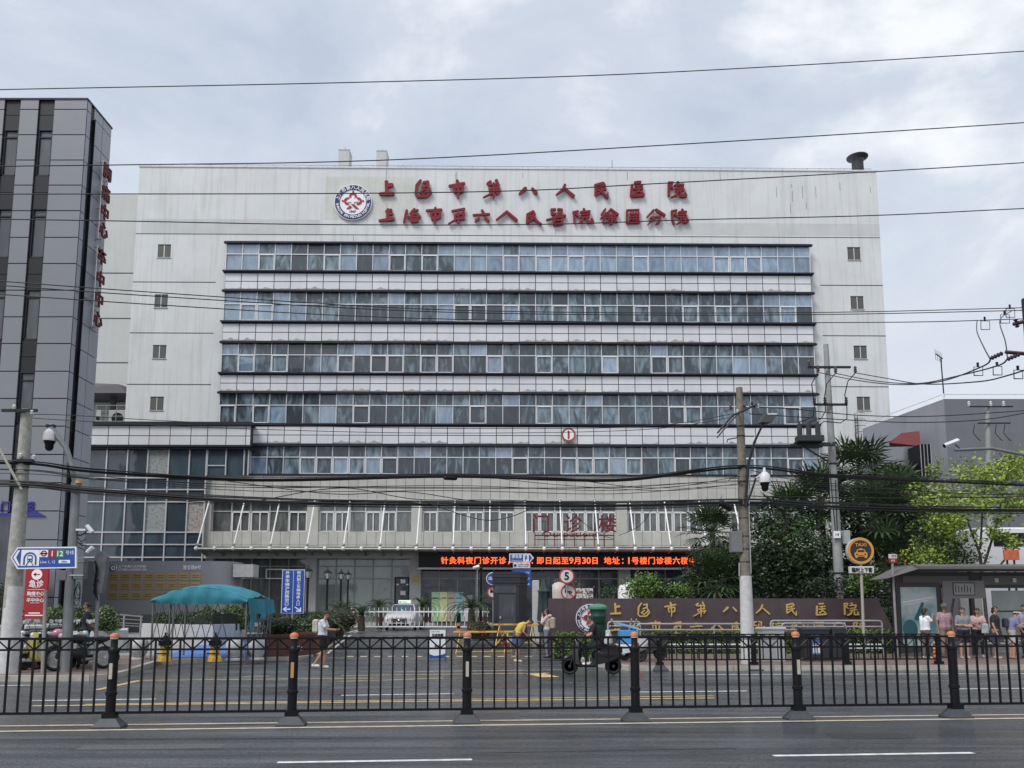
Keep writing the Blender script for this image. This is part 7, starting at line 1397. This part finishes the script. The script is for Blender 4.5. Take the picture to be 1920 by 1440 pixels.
    if skirt is None:
        shell('trousers' if legs == 'long' else 'shorts', lambda r, q, c: r == P_ or r == TH and (legs == 'long' or q < .92) or (legs == 'long' and r == SH and q < .92) or (r == T_ and c[2] < (P['pel'][2]+.05)*s), .012, BM_)
    else:
        sk = MB().mat(BM_); z0 = P['pel'][2]+.12; vs = []; n_ = 22; hgt = skirt
        for i in range(6):
            q = i/5; vs += [((pel.x*(1-q*.3)+(.135+.075*q)*fat*(1+.07*sin(5*2*pi*k/n_))*cos(2*pi*k/n_))*s, (pel.y*(1-q*.4)+(.125+.075*q)*fat*(1+.07*sin(5*2*pi*k/n_))*sin(2*pi*k/n_))*s, (z0-hgt*q)*s) for k in range(n_)]
        sk.add(vs, [(i*n_+k, i*n_+(k+1) % n_, (i+1)*n_+(k+1) % n_, (i+1)*n_+k) for i in range(5) for k in range(n_)]); sk.build('skirt', None, t, True)
    shell('shoes', lambda r, q, c: r == FT, .010, SM_)
    # hair, eyes, mouth
    hm = hairm or HAIR; Hm = MB().mat(hm); b_ = MB(); b_.ball((0,0,0), (.083,.097,.090), 20, 16)
    low = {'short': -.055, 'bob': -.10, 'bun': -.05, 'none': 9}[hair]
    fs = [q for q in b_.f if sum(b_.v[i][2]-max(0, b_.v[i][1])*(-.9)-(.02 if b_.v[i][1] > .02 else 0) for i in q)/len(q) > (low if sum(b_.v[i][1] for i in q)/len(q) < .02 else .062)]
    Hm.add([hp(q[0], q[1]-.014, q[2]+.014)*s for q in b_.v], fs)
    if hair == 'bun': b_ = MB(); b_.ball((0,-.115,.035), .038, 10, 6); Hm.add([hp(*q)*s for q in b_.v], b_.f)
    if hair == 'bob':
        b_ = MB(); b_.ball((0,-.05,-.06), (.075,.055,.08), 12, 8); Hm.add([hp(*q)*s for q in b_.v], b_.f)
    Hm.build('hair', None, t, True)
    E = MB().mat(M('eye_dark', (.015,.012,.012), .3))
    for sg in (-1, 1):
        b_ = MB(); b_.ball((sg*.030,.077,.0), (.012,.007,.005), 8, 5); E.add([hp(*q)*s for q in b_.v], b_.f)
    E.build('eyes', None, t); b_ = MB(); b_.ball((0,.082,-.062), (.021,.006,.005), 8, 5); E = MB().mat(M('lips', (.25,.08,.07), .5)); E.add([hp(*q)*s for q in b_.v], b_.f); E.build('mouth', None, t)
    if hat:
        col, kind = hat; hm2 = cm(col, 'hat'); h_ = MB().mat(hm2); b_ = MB(); b_.lathe([(.102,.02),(.103,.055),(.09,.095),(.05,.118),(.005,.122)] if kind == 'cap' else [(.100,.015),(.103,.05)], (0,-.012,0), 18, 'Z', .92, 1.05)
        if kind == 'visor': b_.f = [q for q in b_.f if len(q) == 4]
        b_.add([(x, y, z) for x, y, z in [(.10*cos(a), -.01+.10*sin(a), .03) for a in [pi*i/8 for i in range(9)]]] + [(.11*cos(a), .0+(.20 if kind == 'visor' else .165)*sin(a), .015) for a in [pi*i/8 for i in range(9)]], [(i, i+1, i+10, i+9) for i in range(8)])
        h_.add([hp(*q)*s for q in b_.v], b_.f); h_.build('hat' if kind == 'cap' else 'visor', None, t, True)
    if extras: extras(t, P, s, hp)
    return t
def bag(nm, c, d, col, s=1): 
    def f(t, P, s_, hp): m = MB().mat(M('bag_%s' % nm, col, .7, n=6, amt=.2, bump=.5, bs=10)); m.cbox(c, d, 0, min(d)*.28); m.build(nm, None, t, True)
    return f
def pl_(px, Y, z=None): return (W(px, 1150, Y).x, Y, (gz(Y) if z is None else z))
FACE_R, FACE_L, FACE_C, FACE_A = -pi/2, pi/2, pi, 0       # +Y local is forward
def ex_white(t, P, s, hp):
    m = MB().mat(M('backpack_cream', (.50,.46,.38), .8, n=5, amt=.2)); m.cbox((0,-.20,1.22), (.27,.15,.40), 0, .05); m.build('backpack', None, t, True); m = MB().mat(M('backpack_cream')).tube([(.12,-.12,1.38),(.13,.06,1.40),(.12,.10,1.2),(.11,-.1,1.05)], .018, 5); m.build('strap', None, t); m = MB().mat(BLACK); m.cbox((.10,.47,1.16), (.075,.012,.15), 0, .003, Matrix.Rotation(radians(-50), 3, 'X')); m.build('phone', None, t)
person('person in white t-shirt and black shorts walking right with cream backpack and phone', pl_(606, 24.3, 0), FACE_R-.05, 1.66, dict(hed=(0,.10,1.54), face=(0,1,-.55), nec=(0,.04,1.43), shL=(-.17,.02,1.37), shR=(.17,.02,1.37), elL=(-.2,.12,1.14), elR=(.2,.16,1.15), haL=(-.08,.36,1.13), haR=(.10,.40,1.12), knL=(-.09,.10,.50), anL=(-.09,.02,.09), knR=(.09,.05,.50), anR=(.09,-.20,.13), hdL=(.3,.9,.2), hdR=(0,.9,.2)), (.66,.68,.72), (.012,.012,.014), (.7,.7,.68), legs='short', extras=ex_white)
person('person in sleeveless yellow top and denim skirt bending over the barrier', pl_(970, 27.4), FACE_R+.25, 1.62, dict(wai=(0,.04,1.06), che=(0,.16,1.21), nec=(0,.30,1.32), hed=(0,.42,1.34), face=(0,.55,-.9), shL=(-.16,.25,1.29), shR=(.16,.25,1.29), elL=(-.19,.14,1.02), elR=(.19,.16,1.02), haL=(-.17,-.02,.84), haR=(.17,.30,.88)), (.55,.42,.06), (.05,.08,.14), (.6,.56,.45), sleeve='none', skirt=.42, hair='bun', extras=bag('handbag', (-.22,-.14,.72), (.12,.3,.24), (.5,.5,.47)))
def ex_pink(t, P, s, hp):
    m = MB().mat(M('backpack_tan', (.33,.27,.20), .8, n=5, amt=.2)); m.cbox((0,-.20,1.18), (.26,.15,.42), 0, .05); m.build('backpack', None, t, True); m = MB().mat(M('hood_pink', (.52,.42,.39), .85)); m.ball((0,-.09,1.43), (.10,.075,.06), 12, 8); m.build('hood', None, t, True)
person('person in pale pink hooded jacket with tan backpack, hand raised to the face', pl_(1026, 29.0), FACE_L-.25, 1.66, dict(elL=(-.2,.14,1.2), haL=(-.05,.16,1.42), hdL=(.25,.2,.9), elR=(.2,.1,1.1), haR=(.08,.26,1.22), face=(0,1,-.2)), (.52,.42,.39), (.16,.19,.24), (.05,.05,.06), sleeve='long', hair='bob', extras=ex_pink)
person('person in a black polo shirt standing behind the motorcycles at left', pl_(164, 24.6, ZG), FACE_L+.35, 1.76, dict(elL=(-.24,-.06,1.12), elR=(.24,-.06,1.12), haL=(-.14,-.2,.93), haR=(.14,-.2,.93)), (.012,.012,.016), (.02,.02,.026), (.03,.03,.03), skin=SKIN2)
BG_ = 'people waiting at the bus stop'; YB = 27.3
person('person in white shirt standing nearest the poster with a pink carrier bag', pl_(1733, 26.9, ZG), FACE_R+.2, 1.60, dict(elL=(-.2,.05,1.1), haL=(-.17,.16,.88), elR=(.2,.12,1.22), haR=(.1,.22,1.42), hdR=(-.2,.3,.8)), (.72,.74,.78), (.12,.10,.09), (.4,.35,.3), hair='bob', skin=SKIN2, group=BG_, extras=bag('carrier_bag', (-.18,.18,.62), (.12,.26,.36), (.55,.33,.38)))
person('person in dusty pink polo shirt and flat cap before the shelter column', pl_(1770, 27.6, ZG), FACE_C+.1, 1.74, dict(elL=(-.25,-.02,1.12), elR=(.25,-.02,1.12), haL=(-.24,.02,.88), haR=(.24,.02,.88)), (.36,.23,.25), (.22,.19,.15), (.05,.05,.05), fat=1.1, hat=((.12,.12,.11), 'cap'), skin=SKIN2, group=BG_)
person('person in grey polo shirt with arms folded at the bus stop', pl_(1804, 27.0, ZG), FACE_C-.15, 1.62, dict(elL=(-.24,.05,1.12), elR=(.24,.05,1.12), haL=(.08,.17,1.12), haR=(-.09,.18,1.08), hdL=(1,.1,0), hdR=(-1,.1,0)), (.18,.19,.215), (.012,.014,.03), (.35,.3,.25), fat=1.12, legs='short', group=BG_)
person('person in patterned pink blouse and black trousers holding a pale bag', pl_(1832, 27.8, ZG), FACE_C-.3, 1.60, dict(elL=(-.22,.10,1.15), haL=(-.04,.24,1.18), elR=(.22,.08,1.14), haR=(.08,.25,1.2)), (.46,.33,.33), (.012,.012,.014), (.4,.4,.4), hair='bob', group=BG_, extras=bag('tote_bag', (-.16,.16,.95), (.2,.12,.34), (.38,.44,.45)))
person('person in black t-shirt and dark skirt turned toward the visor wearer', pl_(1864, 27.0, ZG), FACE_R-.7, 1.66, dict(elL=(-.25,-.04,1.12), haL=(-.2,.03,.9)), (.02,.022,.028), (.03,.034,.045), (.35,.3,.26), skirt=.5, hair='bob', fat=1.08, group=BG_)
person('person in blue lilac t-shirt and white sun visor leaning right', pl_(1893, 26.9, ZG), FACE_R-.15, 1.60, dict(che=(0,.07,1.26), nec=(0,.14,1.40), hed=(0,.20,1.50), shL=(-.16,.12,1.34), shR=(.16,.12,1.34), elL=(-.2,.12,1.1), elR=(.2,.16,1.1), haL=(-.14,.28,.93), haR=(.12,.3,.95)), (.19,.20,.34), (.44,.42,.38), (.2,.15,.1), legs='short', hat=((.62,.60,.52), 'visor'), group=BG_, extras=bag('shoulder_bag', (.02,-.16,1.15), (.22,.12,.3), (.03,.03,.06)))
person('person in lavender shirt cut off by the right edge of the photo', pl_(1921, 27.6, ZG), FACE_L+.5, 1.72, dict(elL=(-.22,.1,1.15), haL=(-.05,.26,1.08), elR=(.22,.1,1.15), haR=(.05,.26,1.05)), (.28,.27,.40), (.03,.03,.04), (.05,.05,.05), group=BG_)
# ================================================================ scooters, motorcycles and bicycles
RUB = M('tyre_rubber', (.014,.014,.015), .8); CHR = M('chrome', (.6,.6,.6), .2, metal=.9)
def wheel(t, c, R, w=.05, spokes=5, rim=None, nm='wheel'):
    m = MB().mat(RUB); n_ = 24; vs = []; K_ = 8
    for i in range(n_):
        a = 2*pi*i/n_
        for k in range(K_): b = 2*pi*k/K_; rr_ = R-w*.75+w*.75*cos(b); vs.append((c[0]+w*.8*sin(b), c[1]+rr_*cos(a), c[2]+rr_*sin(a)))
    m.add(vs, [(i*K_+k, i*K_+(k+1) % K_, ((i+1) % n_)*K_+(k+1) % K_, ((i+1) % n_)*K_+k) for i in range(n_) for k in range(K_)]); o = m.build(nm, None, t, True)
    m = MB().mat(rim or CHR); m.lathe([(R-w*1.45,-.02),(R-w*1.2,-.02),(R-w*1.2,.02),(R-w*1.45,.02),(R-w*1.45,-.02)], c, 24, 'X'); m.lathe([(.04,-.05),(.04,.05)], c, 10, 'X')
    for k in range(spokes): a = 2*pi*k/spokes; m.tube([c, (c[0], c[1]+(R-w*1.35)*cos(a), c[2]+(R-w*1.35)*sin(a))], .014 if spokes < 8 else .003, 4)
    m.build('rim', None, o); return o
def scooter(label, loc, rz, col, seatc=(.02,.02,.022), box=None, R=.22, group='parked scooters and motorcycles at left', moto=False, cat=None, helmet=None, name=None, shieldc=None):
    """local +Y is forward"""
    t = thing(name or ('motorcycle' if moto else 'scooter'), label, cat or ('motorcycle' if moto else 'scooter'), loc, rz, group); bm2 = M('scoot_%d_%d_%d' % tuple(int(c*255) for c in col), col, .4, coat=.5 if sum(col) > .3 else .08, spec=.5 if sum(col) > .3 else .2); R = .30 if moto else R
    wb = .66 if moto else .60; RM = M('rim_dark', (.06,.06,.065), .4, metal=.5) if not moto else None; wheel(t, (0,wb,R), R, .055 if not moto else .06, rim=RM); wheel(t, (0,-wb+.06,R), R, .06, rim=RM)
    m = MB().mat(DARKM).tube([(-.06,wb,R),(-.06,wb-.12,R+.35)], .018, 6).tube([(.06,wb,R),(.06,wb-.12,R+.35)], .018, 6).tube([(0,wb-.12,R+.3),(0,wb-.24,1.0)], .025, 6); m.build('fork', None, t)
    m = MB().mat(bm2)
    if moto:
        m.ball((0,.12,.80), (.15,.27,.12), 14, 8); m.mat(DARKM).tube([(0,.45,.85),(0,-.1,.62),(0,-.5,.72)], .03, 6).ball((0,.05,.42), (.14,.2,.16), 10, 7).tube([(.12,.1,.35),(.13,-.7,.33)], .045, 8); m.mat(bm2).tube([(0,-.35,.72),(0,-.72,.80)], [.11,.05], 8)
    else:
        def ring_(y, w, z0, z1): return [(-w,y,z0),(-w*.8,y,z1),(w*.8,y,z1),(w,y,z0)]
        secs = [ring_(-.78,.09,.58,.70), ring_(-.6,.15,.42,.74), ring_(-.3,.17,.30,.72), ring_(-.08,.16,.26,.52), ring_(.02,.16,.24,.30), ring_(.3,.16,.24,.30), ring_(.38,.17,.24,.60)]
        vs = [p for q in secs for p in q]; m.add(vs, [(i*4+k, i*4+(k+1) % 4, (i+1)*4+(k+1) % 4, (i+1)*4+k) for i in range(len(secs)-1) for k in range(4)]+[(3,2,1,0)])
        m.mat(M('scoot_shield_%s' % str(shieldc), shieldc, .3, coat=.5) if shieldc else bm2); m.add([(-.19,.36,.26),(.19,.36,.26),(.22,.40,.62),(.13,.33,.96),(-.13,.33,.96),(-.22,.40,.62),(-.10,.50,.3),(.10,.50,.3),(.13,.54,.62),(.08,.42,.97),(-.08,.42,.97),(-.13,.54,.62)], [(0,1,2,3,4,5),(11,10,9,8,7,6),(0,6,7,1),(1,7,8,2),(2,8,9,3),(3,9,10,4),(4,10,11,5),(5,11,6,0)])
    if not moto: m.mat(bm2).ball((0,-.38,.50), (.17,.42,.21), 14, 8).ball((0,.40,.60), (.19,.13,.34), 12, 8).box(-.15,.15,-.1,.4,.2,.29,.03)
    m.build('body', None, t, True)
    m = MB().mat(bm2); m.tube([(0,wb+R*.9*cos(a)*.98,R+(R+.03)*sin(a)) for a in [radians(q) for q in (10,35,60,90,120,150)]], .055, 6); m.build('front_mudguard', None, t, True)
    m = MB().mat(M('seat_%s' % str(seatc), seatc, .6)); m.box(-.13,.13,-.62,.02 if not moto else -.05,.72,.80,.03); m.ball((0,-.15,.78), (.14,.2,.05), 10, 6); m.build('seat', None, t, True)
    m = MB().mat(DARKM).tube([(-.34,.22,1.02),(-.15,.30,1.04),(.15,.30,1.04),(.34,.22,1.02)], .018, 6).mat(RUB).tube([(-.36,.2,1.02),(-.26,.25,1.03)], .024, 6).tube([(.26,.25,1.03),(.36,.2,1.02)], .024, 6); m.build('handlebar', None, t)
    m = MB().mat(M('headlight_glass', (.6,.62,.62), .1, coat=1)).ball((0,.45 if not moto else .56,.88), (.09,.05,.08), 12, 8); m.build('headlight', None, t, True)
    for sg in (-1, 1): m = MB().mat(DARKM).tube([(sg*.2,.29,1.04),(sg*.28,.30,1.2)], .008, 4).mat(CHR).lathe([(.055,-.012),(.055,.008)], (sg*.29,.30,1.24), 12, 'Y'); m.build('mirror', None, t)
    if box: m = MB().mat(M('box_%s' % str(box), box, .5)).box(-.2,.2,-1.0,-.62,.8,1.14,.03); m.build('top_box', None, t)
    if helmet: m = MB().mat(M('helmet_%s' % str(helmet), helmet, .3, coat=.5)).ball((0,-.2,.92), (.14,.16,.13), 14, 8); m.build('helmet', None, t, True)
    return t
def bicycle(label, loc, rz, col):
    t = thing('bicycle', label, 'bicycle', loc, rz, 'parked bicycles at left'); R = .33
    for y in (.52, -.52): wheel(t, (0,y,R), R, .028, 14)
    m = MB().mat(M('bike_%d' % int(col[0]*255), col, .4)).tube([(0,.52,R),(0,.40,.72),(0,.36,.95)], .016, 6).tube([(0,.40,.70),(0,-.05,.30),(0,-.22,.85)], .017, 6).tube([(0,.40,.64),(0,-.18,.74)], .017, 6).tube([(0,-.05,.3),(0,-.52,R),(0,-.2,.72)], .012, 6); m.build('frame', None, t)
    m = MB().mat(BLACK).tube([(-.26,.26,.98),(0,.36,.97),(.26,.26,.98)], .013, 6); m.build('handlebar', None, t); m = MB().mat(BLACK).ball((0,-.24,.9), (.07,.13,.03), 10, 6); m.build('saddle', None, t, True); m = MB().mat(DARKM).box(-.15,.15,.48,.72,.68,.92,.02); m.build('basket', None, t)
random.seed(77)
for i, (px, Y, a, c, kw, lab) in enumerate(((47, 22.8, 2.6, (.58,.58,.58), dict(helmet=(.08,.08,.09)), 'white scooter with a dark helmet just right of the concrete pole'), (72, 22.9, -2.5, (.04,.04,.045), dict(box=(.5,.5,.5)), 'black scooter with a pale top box between the two front poles'), (150, 24.4, -2.3, (.10,.22,.26), dict(), 'teal scooter in the back row beside the man in black'), (168, 22.6, 2.9, (.48,.48,.44), dict(), 'pale scooter squeezed in right of the black motorcycle'), (14, 24.6, 2.3, (.30,.10,.10), dict(), 'dark red scooter in the back row at the far left'), (34, 24.9, -2.2, (.45,.45,.45), dict(helmet=(.6,.6,.6)), 'grey scooter with a white helmet behind the concrete pole'), (76, 25.4, 2.2, (.55,.55,.55), dict(), 'white scooter in the rearmost row below the emergency banner'), (120, 25.2, -2.3, (.5,.5,.5), dict(box=(.3,.3,.3)), 'pale scooter with grey top box in the rearmost row'), (-12, 22.6, -2.6, (.03,.03,.035), dict(box=(.35,.42,.38)), 'black scooter with pale green top box at the far left edge'), (52, 23.6, 2.25, (.50,.50,.50), dict(seatc=(.45,.42,.40)), 'white scooter in the back row just right of the concrete pole'), (60, 22.0, 2.5, (.62,.62,.62), dict(), 'white scooter with black seat in front of the emergency banner'), (88, 24.2, -2.4, (.08,.08,.09), dict(helmet=(.5,.5,.5)), 'dark scooter in the back row with a pale helmet on its seat'), (97, 22.3, 2.45, (.50,.46,.12), dict(helmet=(.50,.22,.30)), 'yellow scooter with a pink helmet near the steel camera pole'), (112, 24.0, 2.3, (.05,.05,.06), dict(), 'black scooter in the back row behind the steel camera pole'), (146, 22.9, -2.55, (.12,.28,.32), dict(moto=True), 'motorcycle with teal tank right of the steel camera pole'), (158, 21.9, 2.5, (.02,.02,.022), dict(moto=True), 'black motorcycle in front of the man in black'), (178, 23.5, 2.4, (.55,.55,.48), dict(), 'cream scooter beside the traffic signal post'))):
    scooter(lab, pl_(px, Y, ZG), a, c, **kw)
bicycle('grey bicycle with basket parked at the kerb right of the concrete pole', pl_(38, 21.7, ZG), 2.7, (.25,.25,.25)); bicycle('dark bicycle parked behind the thin grey post', pl_(84, 22.9, ZG), -2.7, (.04,.04,.05))
for px, Y, a, c, lab in ((1165, 25.4, 1.4, (.45,.45,.45), 'white scooter parked behind the scooter rider'), (1205, 26.2, 1.7, (.04,.04,.04), 'dark scooter parked beside the handrail near the postbox')): scooter(lab, pl_(px, Y, ZG), a, c, group='scooters parked near the postbox')
# the rider, facing left
Ys = 22.0; xs = (W(1072,1245,Ys).x+W(1150,1245,Ys).x)/2; SC = scooter('black scooter carrying the rider across the driveway mouth', (xs, Ys, 0), FACE_L, (.012,.012,.014), group=None, name='scooter', shieldc=(.02,.02,.022), box=None)
m = MB().mat(M('box_blue', (.06,.26,.55), .5)).box(-.23,.23,-1.16,-.70,.78,1.16,.03).mat(M('box_blue_pale', (.15,.42,.70), .5)); m.add([(-.25,-1.2,1.16),(.25,-1.2,1.16),(.25,-.66,1.30),(-.25,-.66,1.30),(-.25,-1.2,1.22),(.25,-1.2,1.22),(.25,-.66,1.36),(-.25,-.66,1.36)], [(3,2,1,0),(4,5,6,7),(0,1,5,4),(1,2,6,5),(2,3,7,6),(3,0,4,7)]); m.mat(WHITE).box(-.24,.24,-1.17,-.69,.74,.79); m.build('delivery_box', None, SC)
person('person in black riding the scooter leftwards with forearms on the bars', (xs, Ys, 0), FACE_L, 1.60, dict(pel=(0,-.20,.88), wai=(0,-.19,1.02), che=(0,-.10,1.22), nec=(0,-.02,1.38), hed=(0,.05,1.48), face=(0,1,-.25), shL=(-.17,-.04,1.33), shR=(.17,-.04,1.33), elL=(-.23,.06,1.10), elR=(.23,.06,1.10), haL=(-.27,.20,1.03), haR=(.27,.20,1.03), hiL=(-.09,-.18,.84), hiR=(.09,-.18,.84), knL=(-.14,.22,.72), knR=(.14,.22,.72), anL=(-.12,.14,.34), anR=(.12,.14,.34), hdL=(0,.8,-.1), hdR=(0,.8,-.1)), (.012,.012,.014), (.015,.015,.018), (.7,.7,.7), skin=SKIN)
# ================================================================ taxi
Yt = 46.5; q = W(748, 1180, Yt); TX = thing('taxi', 'white taxi facing the road behind the gate with a lit roof sign', 'taxi', (q.x, Yt, .6), 0); CW = M('car_white', (.50,.51,.53), .3, coat=.5)
def sect(y, pts): return [(x, y, z) for x, z in pts]
def hull(secs, m):
    n_ = len(secs[0]); vs = [p for s_ in secs for p in s_]; m.add(vs, [(i*n_+k, i*n_+k+1, (i+1)*n_+k+1, (i+1)*n_+k) for i in range(len(secs)-1) for k in range(n_-1)] + [tuple(range(n_)), tuple(range(len(vs)-1, len(vs)-1-n_, -1))] + [(i*n_+n_-1, i*n_, (i+1)*n_, (i+1)*n_+n_-1) for i in range(len(secs)-1)])
def half(w, zb, zs, zt, wt): return [(-w*.93,zb),(-w,zb+.15),(-w,zs),(-wt,zt),(-wt*.6,zt+.02),(0,zt+.03),(wt*.6,zt+.02),(wt,zt),(w,zs),(w,zb+.15),(w*.93,zb)]
m = MB().mat(CW); hull([sect(-.05, half(.72,.30,.62,.70,.62)), sect(.10, half(.84,.24,.68,.82,.72)), sect(.5, half(.90,.22,.75,.93,.78)), sect(1.2, half(.92,.22,.82,1.0,.80)), sect(3.6, half(.92,.22,.84,1.0,.80)), sect(4.4, half(.88,.25,.8,.98,.74)), sect(4.6, half(.8,.35,.7,.9,.66))], m); m.build('body', None, TX, True)
m = MB().mat(CW); hull([sect(1.25, [(-.78,.98),(-.77,1.0),(.77,1.0),(.78,.98)]), sect(1.95, [(-.74,1.0),(-.60,1.47),(.60,1.47),(.74,1.0)]), sect(3.2, [(-.74,1.0),(-.60,1.50),(.60,1.50),(.74,1.0)]), sect(4.1, [(-.74,.98),(-.68,1.05),(.68,1.05),(.74,.98)])], m); m.build('roof', None, TX, True)
m = MB().mat(M('car_glass', (.05,.07,.11), .15, spec=.4)); m.add([(-.69,1.27,1.045),(.69,1.27,1.045),(.555,1.87,1.445),(-.555,1.87,1.445),(-.69,1.29,1.025),(.69,1.29,1.025),(.555,1.89,1.425),(-.555,1.89,1.425)], [(0,1,2,3),(7,6,5,4),(0,4,5,1),(1,5,6,2),(2,6,7,3),(3,7,4,0)]); m.build('windscreen', None, TX)
m = MB().mat(BLACK).box(-.42,.42,-.085,.02,.44,.66).box(-.55,.55,-.07,.02,.27,.38); m.mat(CHR)
for k in range(4): m.box(-.40,.40,-.10,-.085,.465+k*.05,.48+k*.05)
m.ball((0,-.10,.57), (.07,.02,.05), 10, 6); m.build('grille', None, TX)
for sg in (-1, 1): m = MB().mat(M('headlight_glass')).add([(sg*.46,-.08,.60),(sg*.80,.10,.66),(sg*.82,.14,.74),(sg*.5,-.02,.69)], [(0,1,2,3)]).ball((sg*.64,.0,.66), (.15,.07,.045), 12, 6); m.build('headlight', None, TX, True); m = MB().mat(BLACK).ball((sg*.66,.0,.38), (.10,.06,.05), 10, 6); m.build('fog_lamp', None, TX, True)
for sg in (-1, 1): m = MB().mat(CW).ball((sg*1.02,1.35,1.04), (.11,.06,.075), 10, 6).tube([(sg*.88,1.42,1.0),(sg*.98,1.38,1.02)], .02, 5); m.build('mirror', None, TX, True)
for y in (.85, 3.6):
    for sg in (-1, 1): wheel(TX, (sg*.80,y,.33), .33, .11, 5)
m = MB().mat(M('roof_sign_white', (.8,.82,.8), .5, emit=.25)).box(-.36,.36,2.2,2.5,1.52,1.72,.03).mat(M('roof_sign_green', (.03,.5,.12), .5, emit=1.0)); text(m, '空车', 0, 2.19, 1.62, .11, .015, .01, w=.26); m.mat(BLACK); text(m, '出租', -.25, 2.19, 1.62, .06, .01, .01); m.build('roof_sign', None, TX)
m = MB().mat(M('roof_sign_green')).disc((.0,1.37,1.13), .05, -.02, .0, 12); m.build('dash_lamp', None, TX); m = MB().mat(M('plate_green', (.35,.6,.45), .4)).box(-.24,.24,-.115,-.10,.40,.45); m.build('number_plate', None, TX)
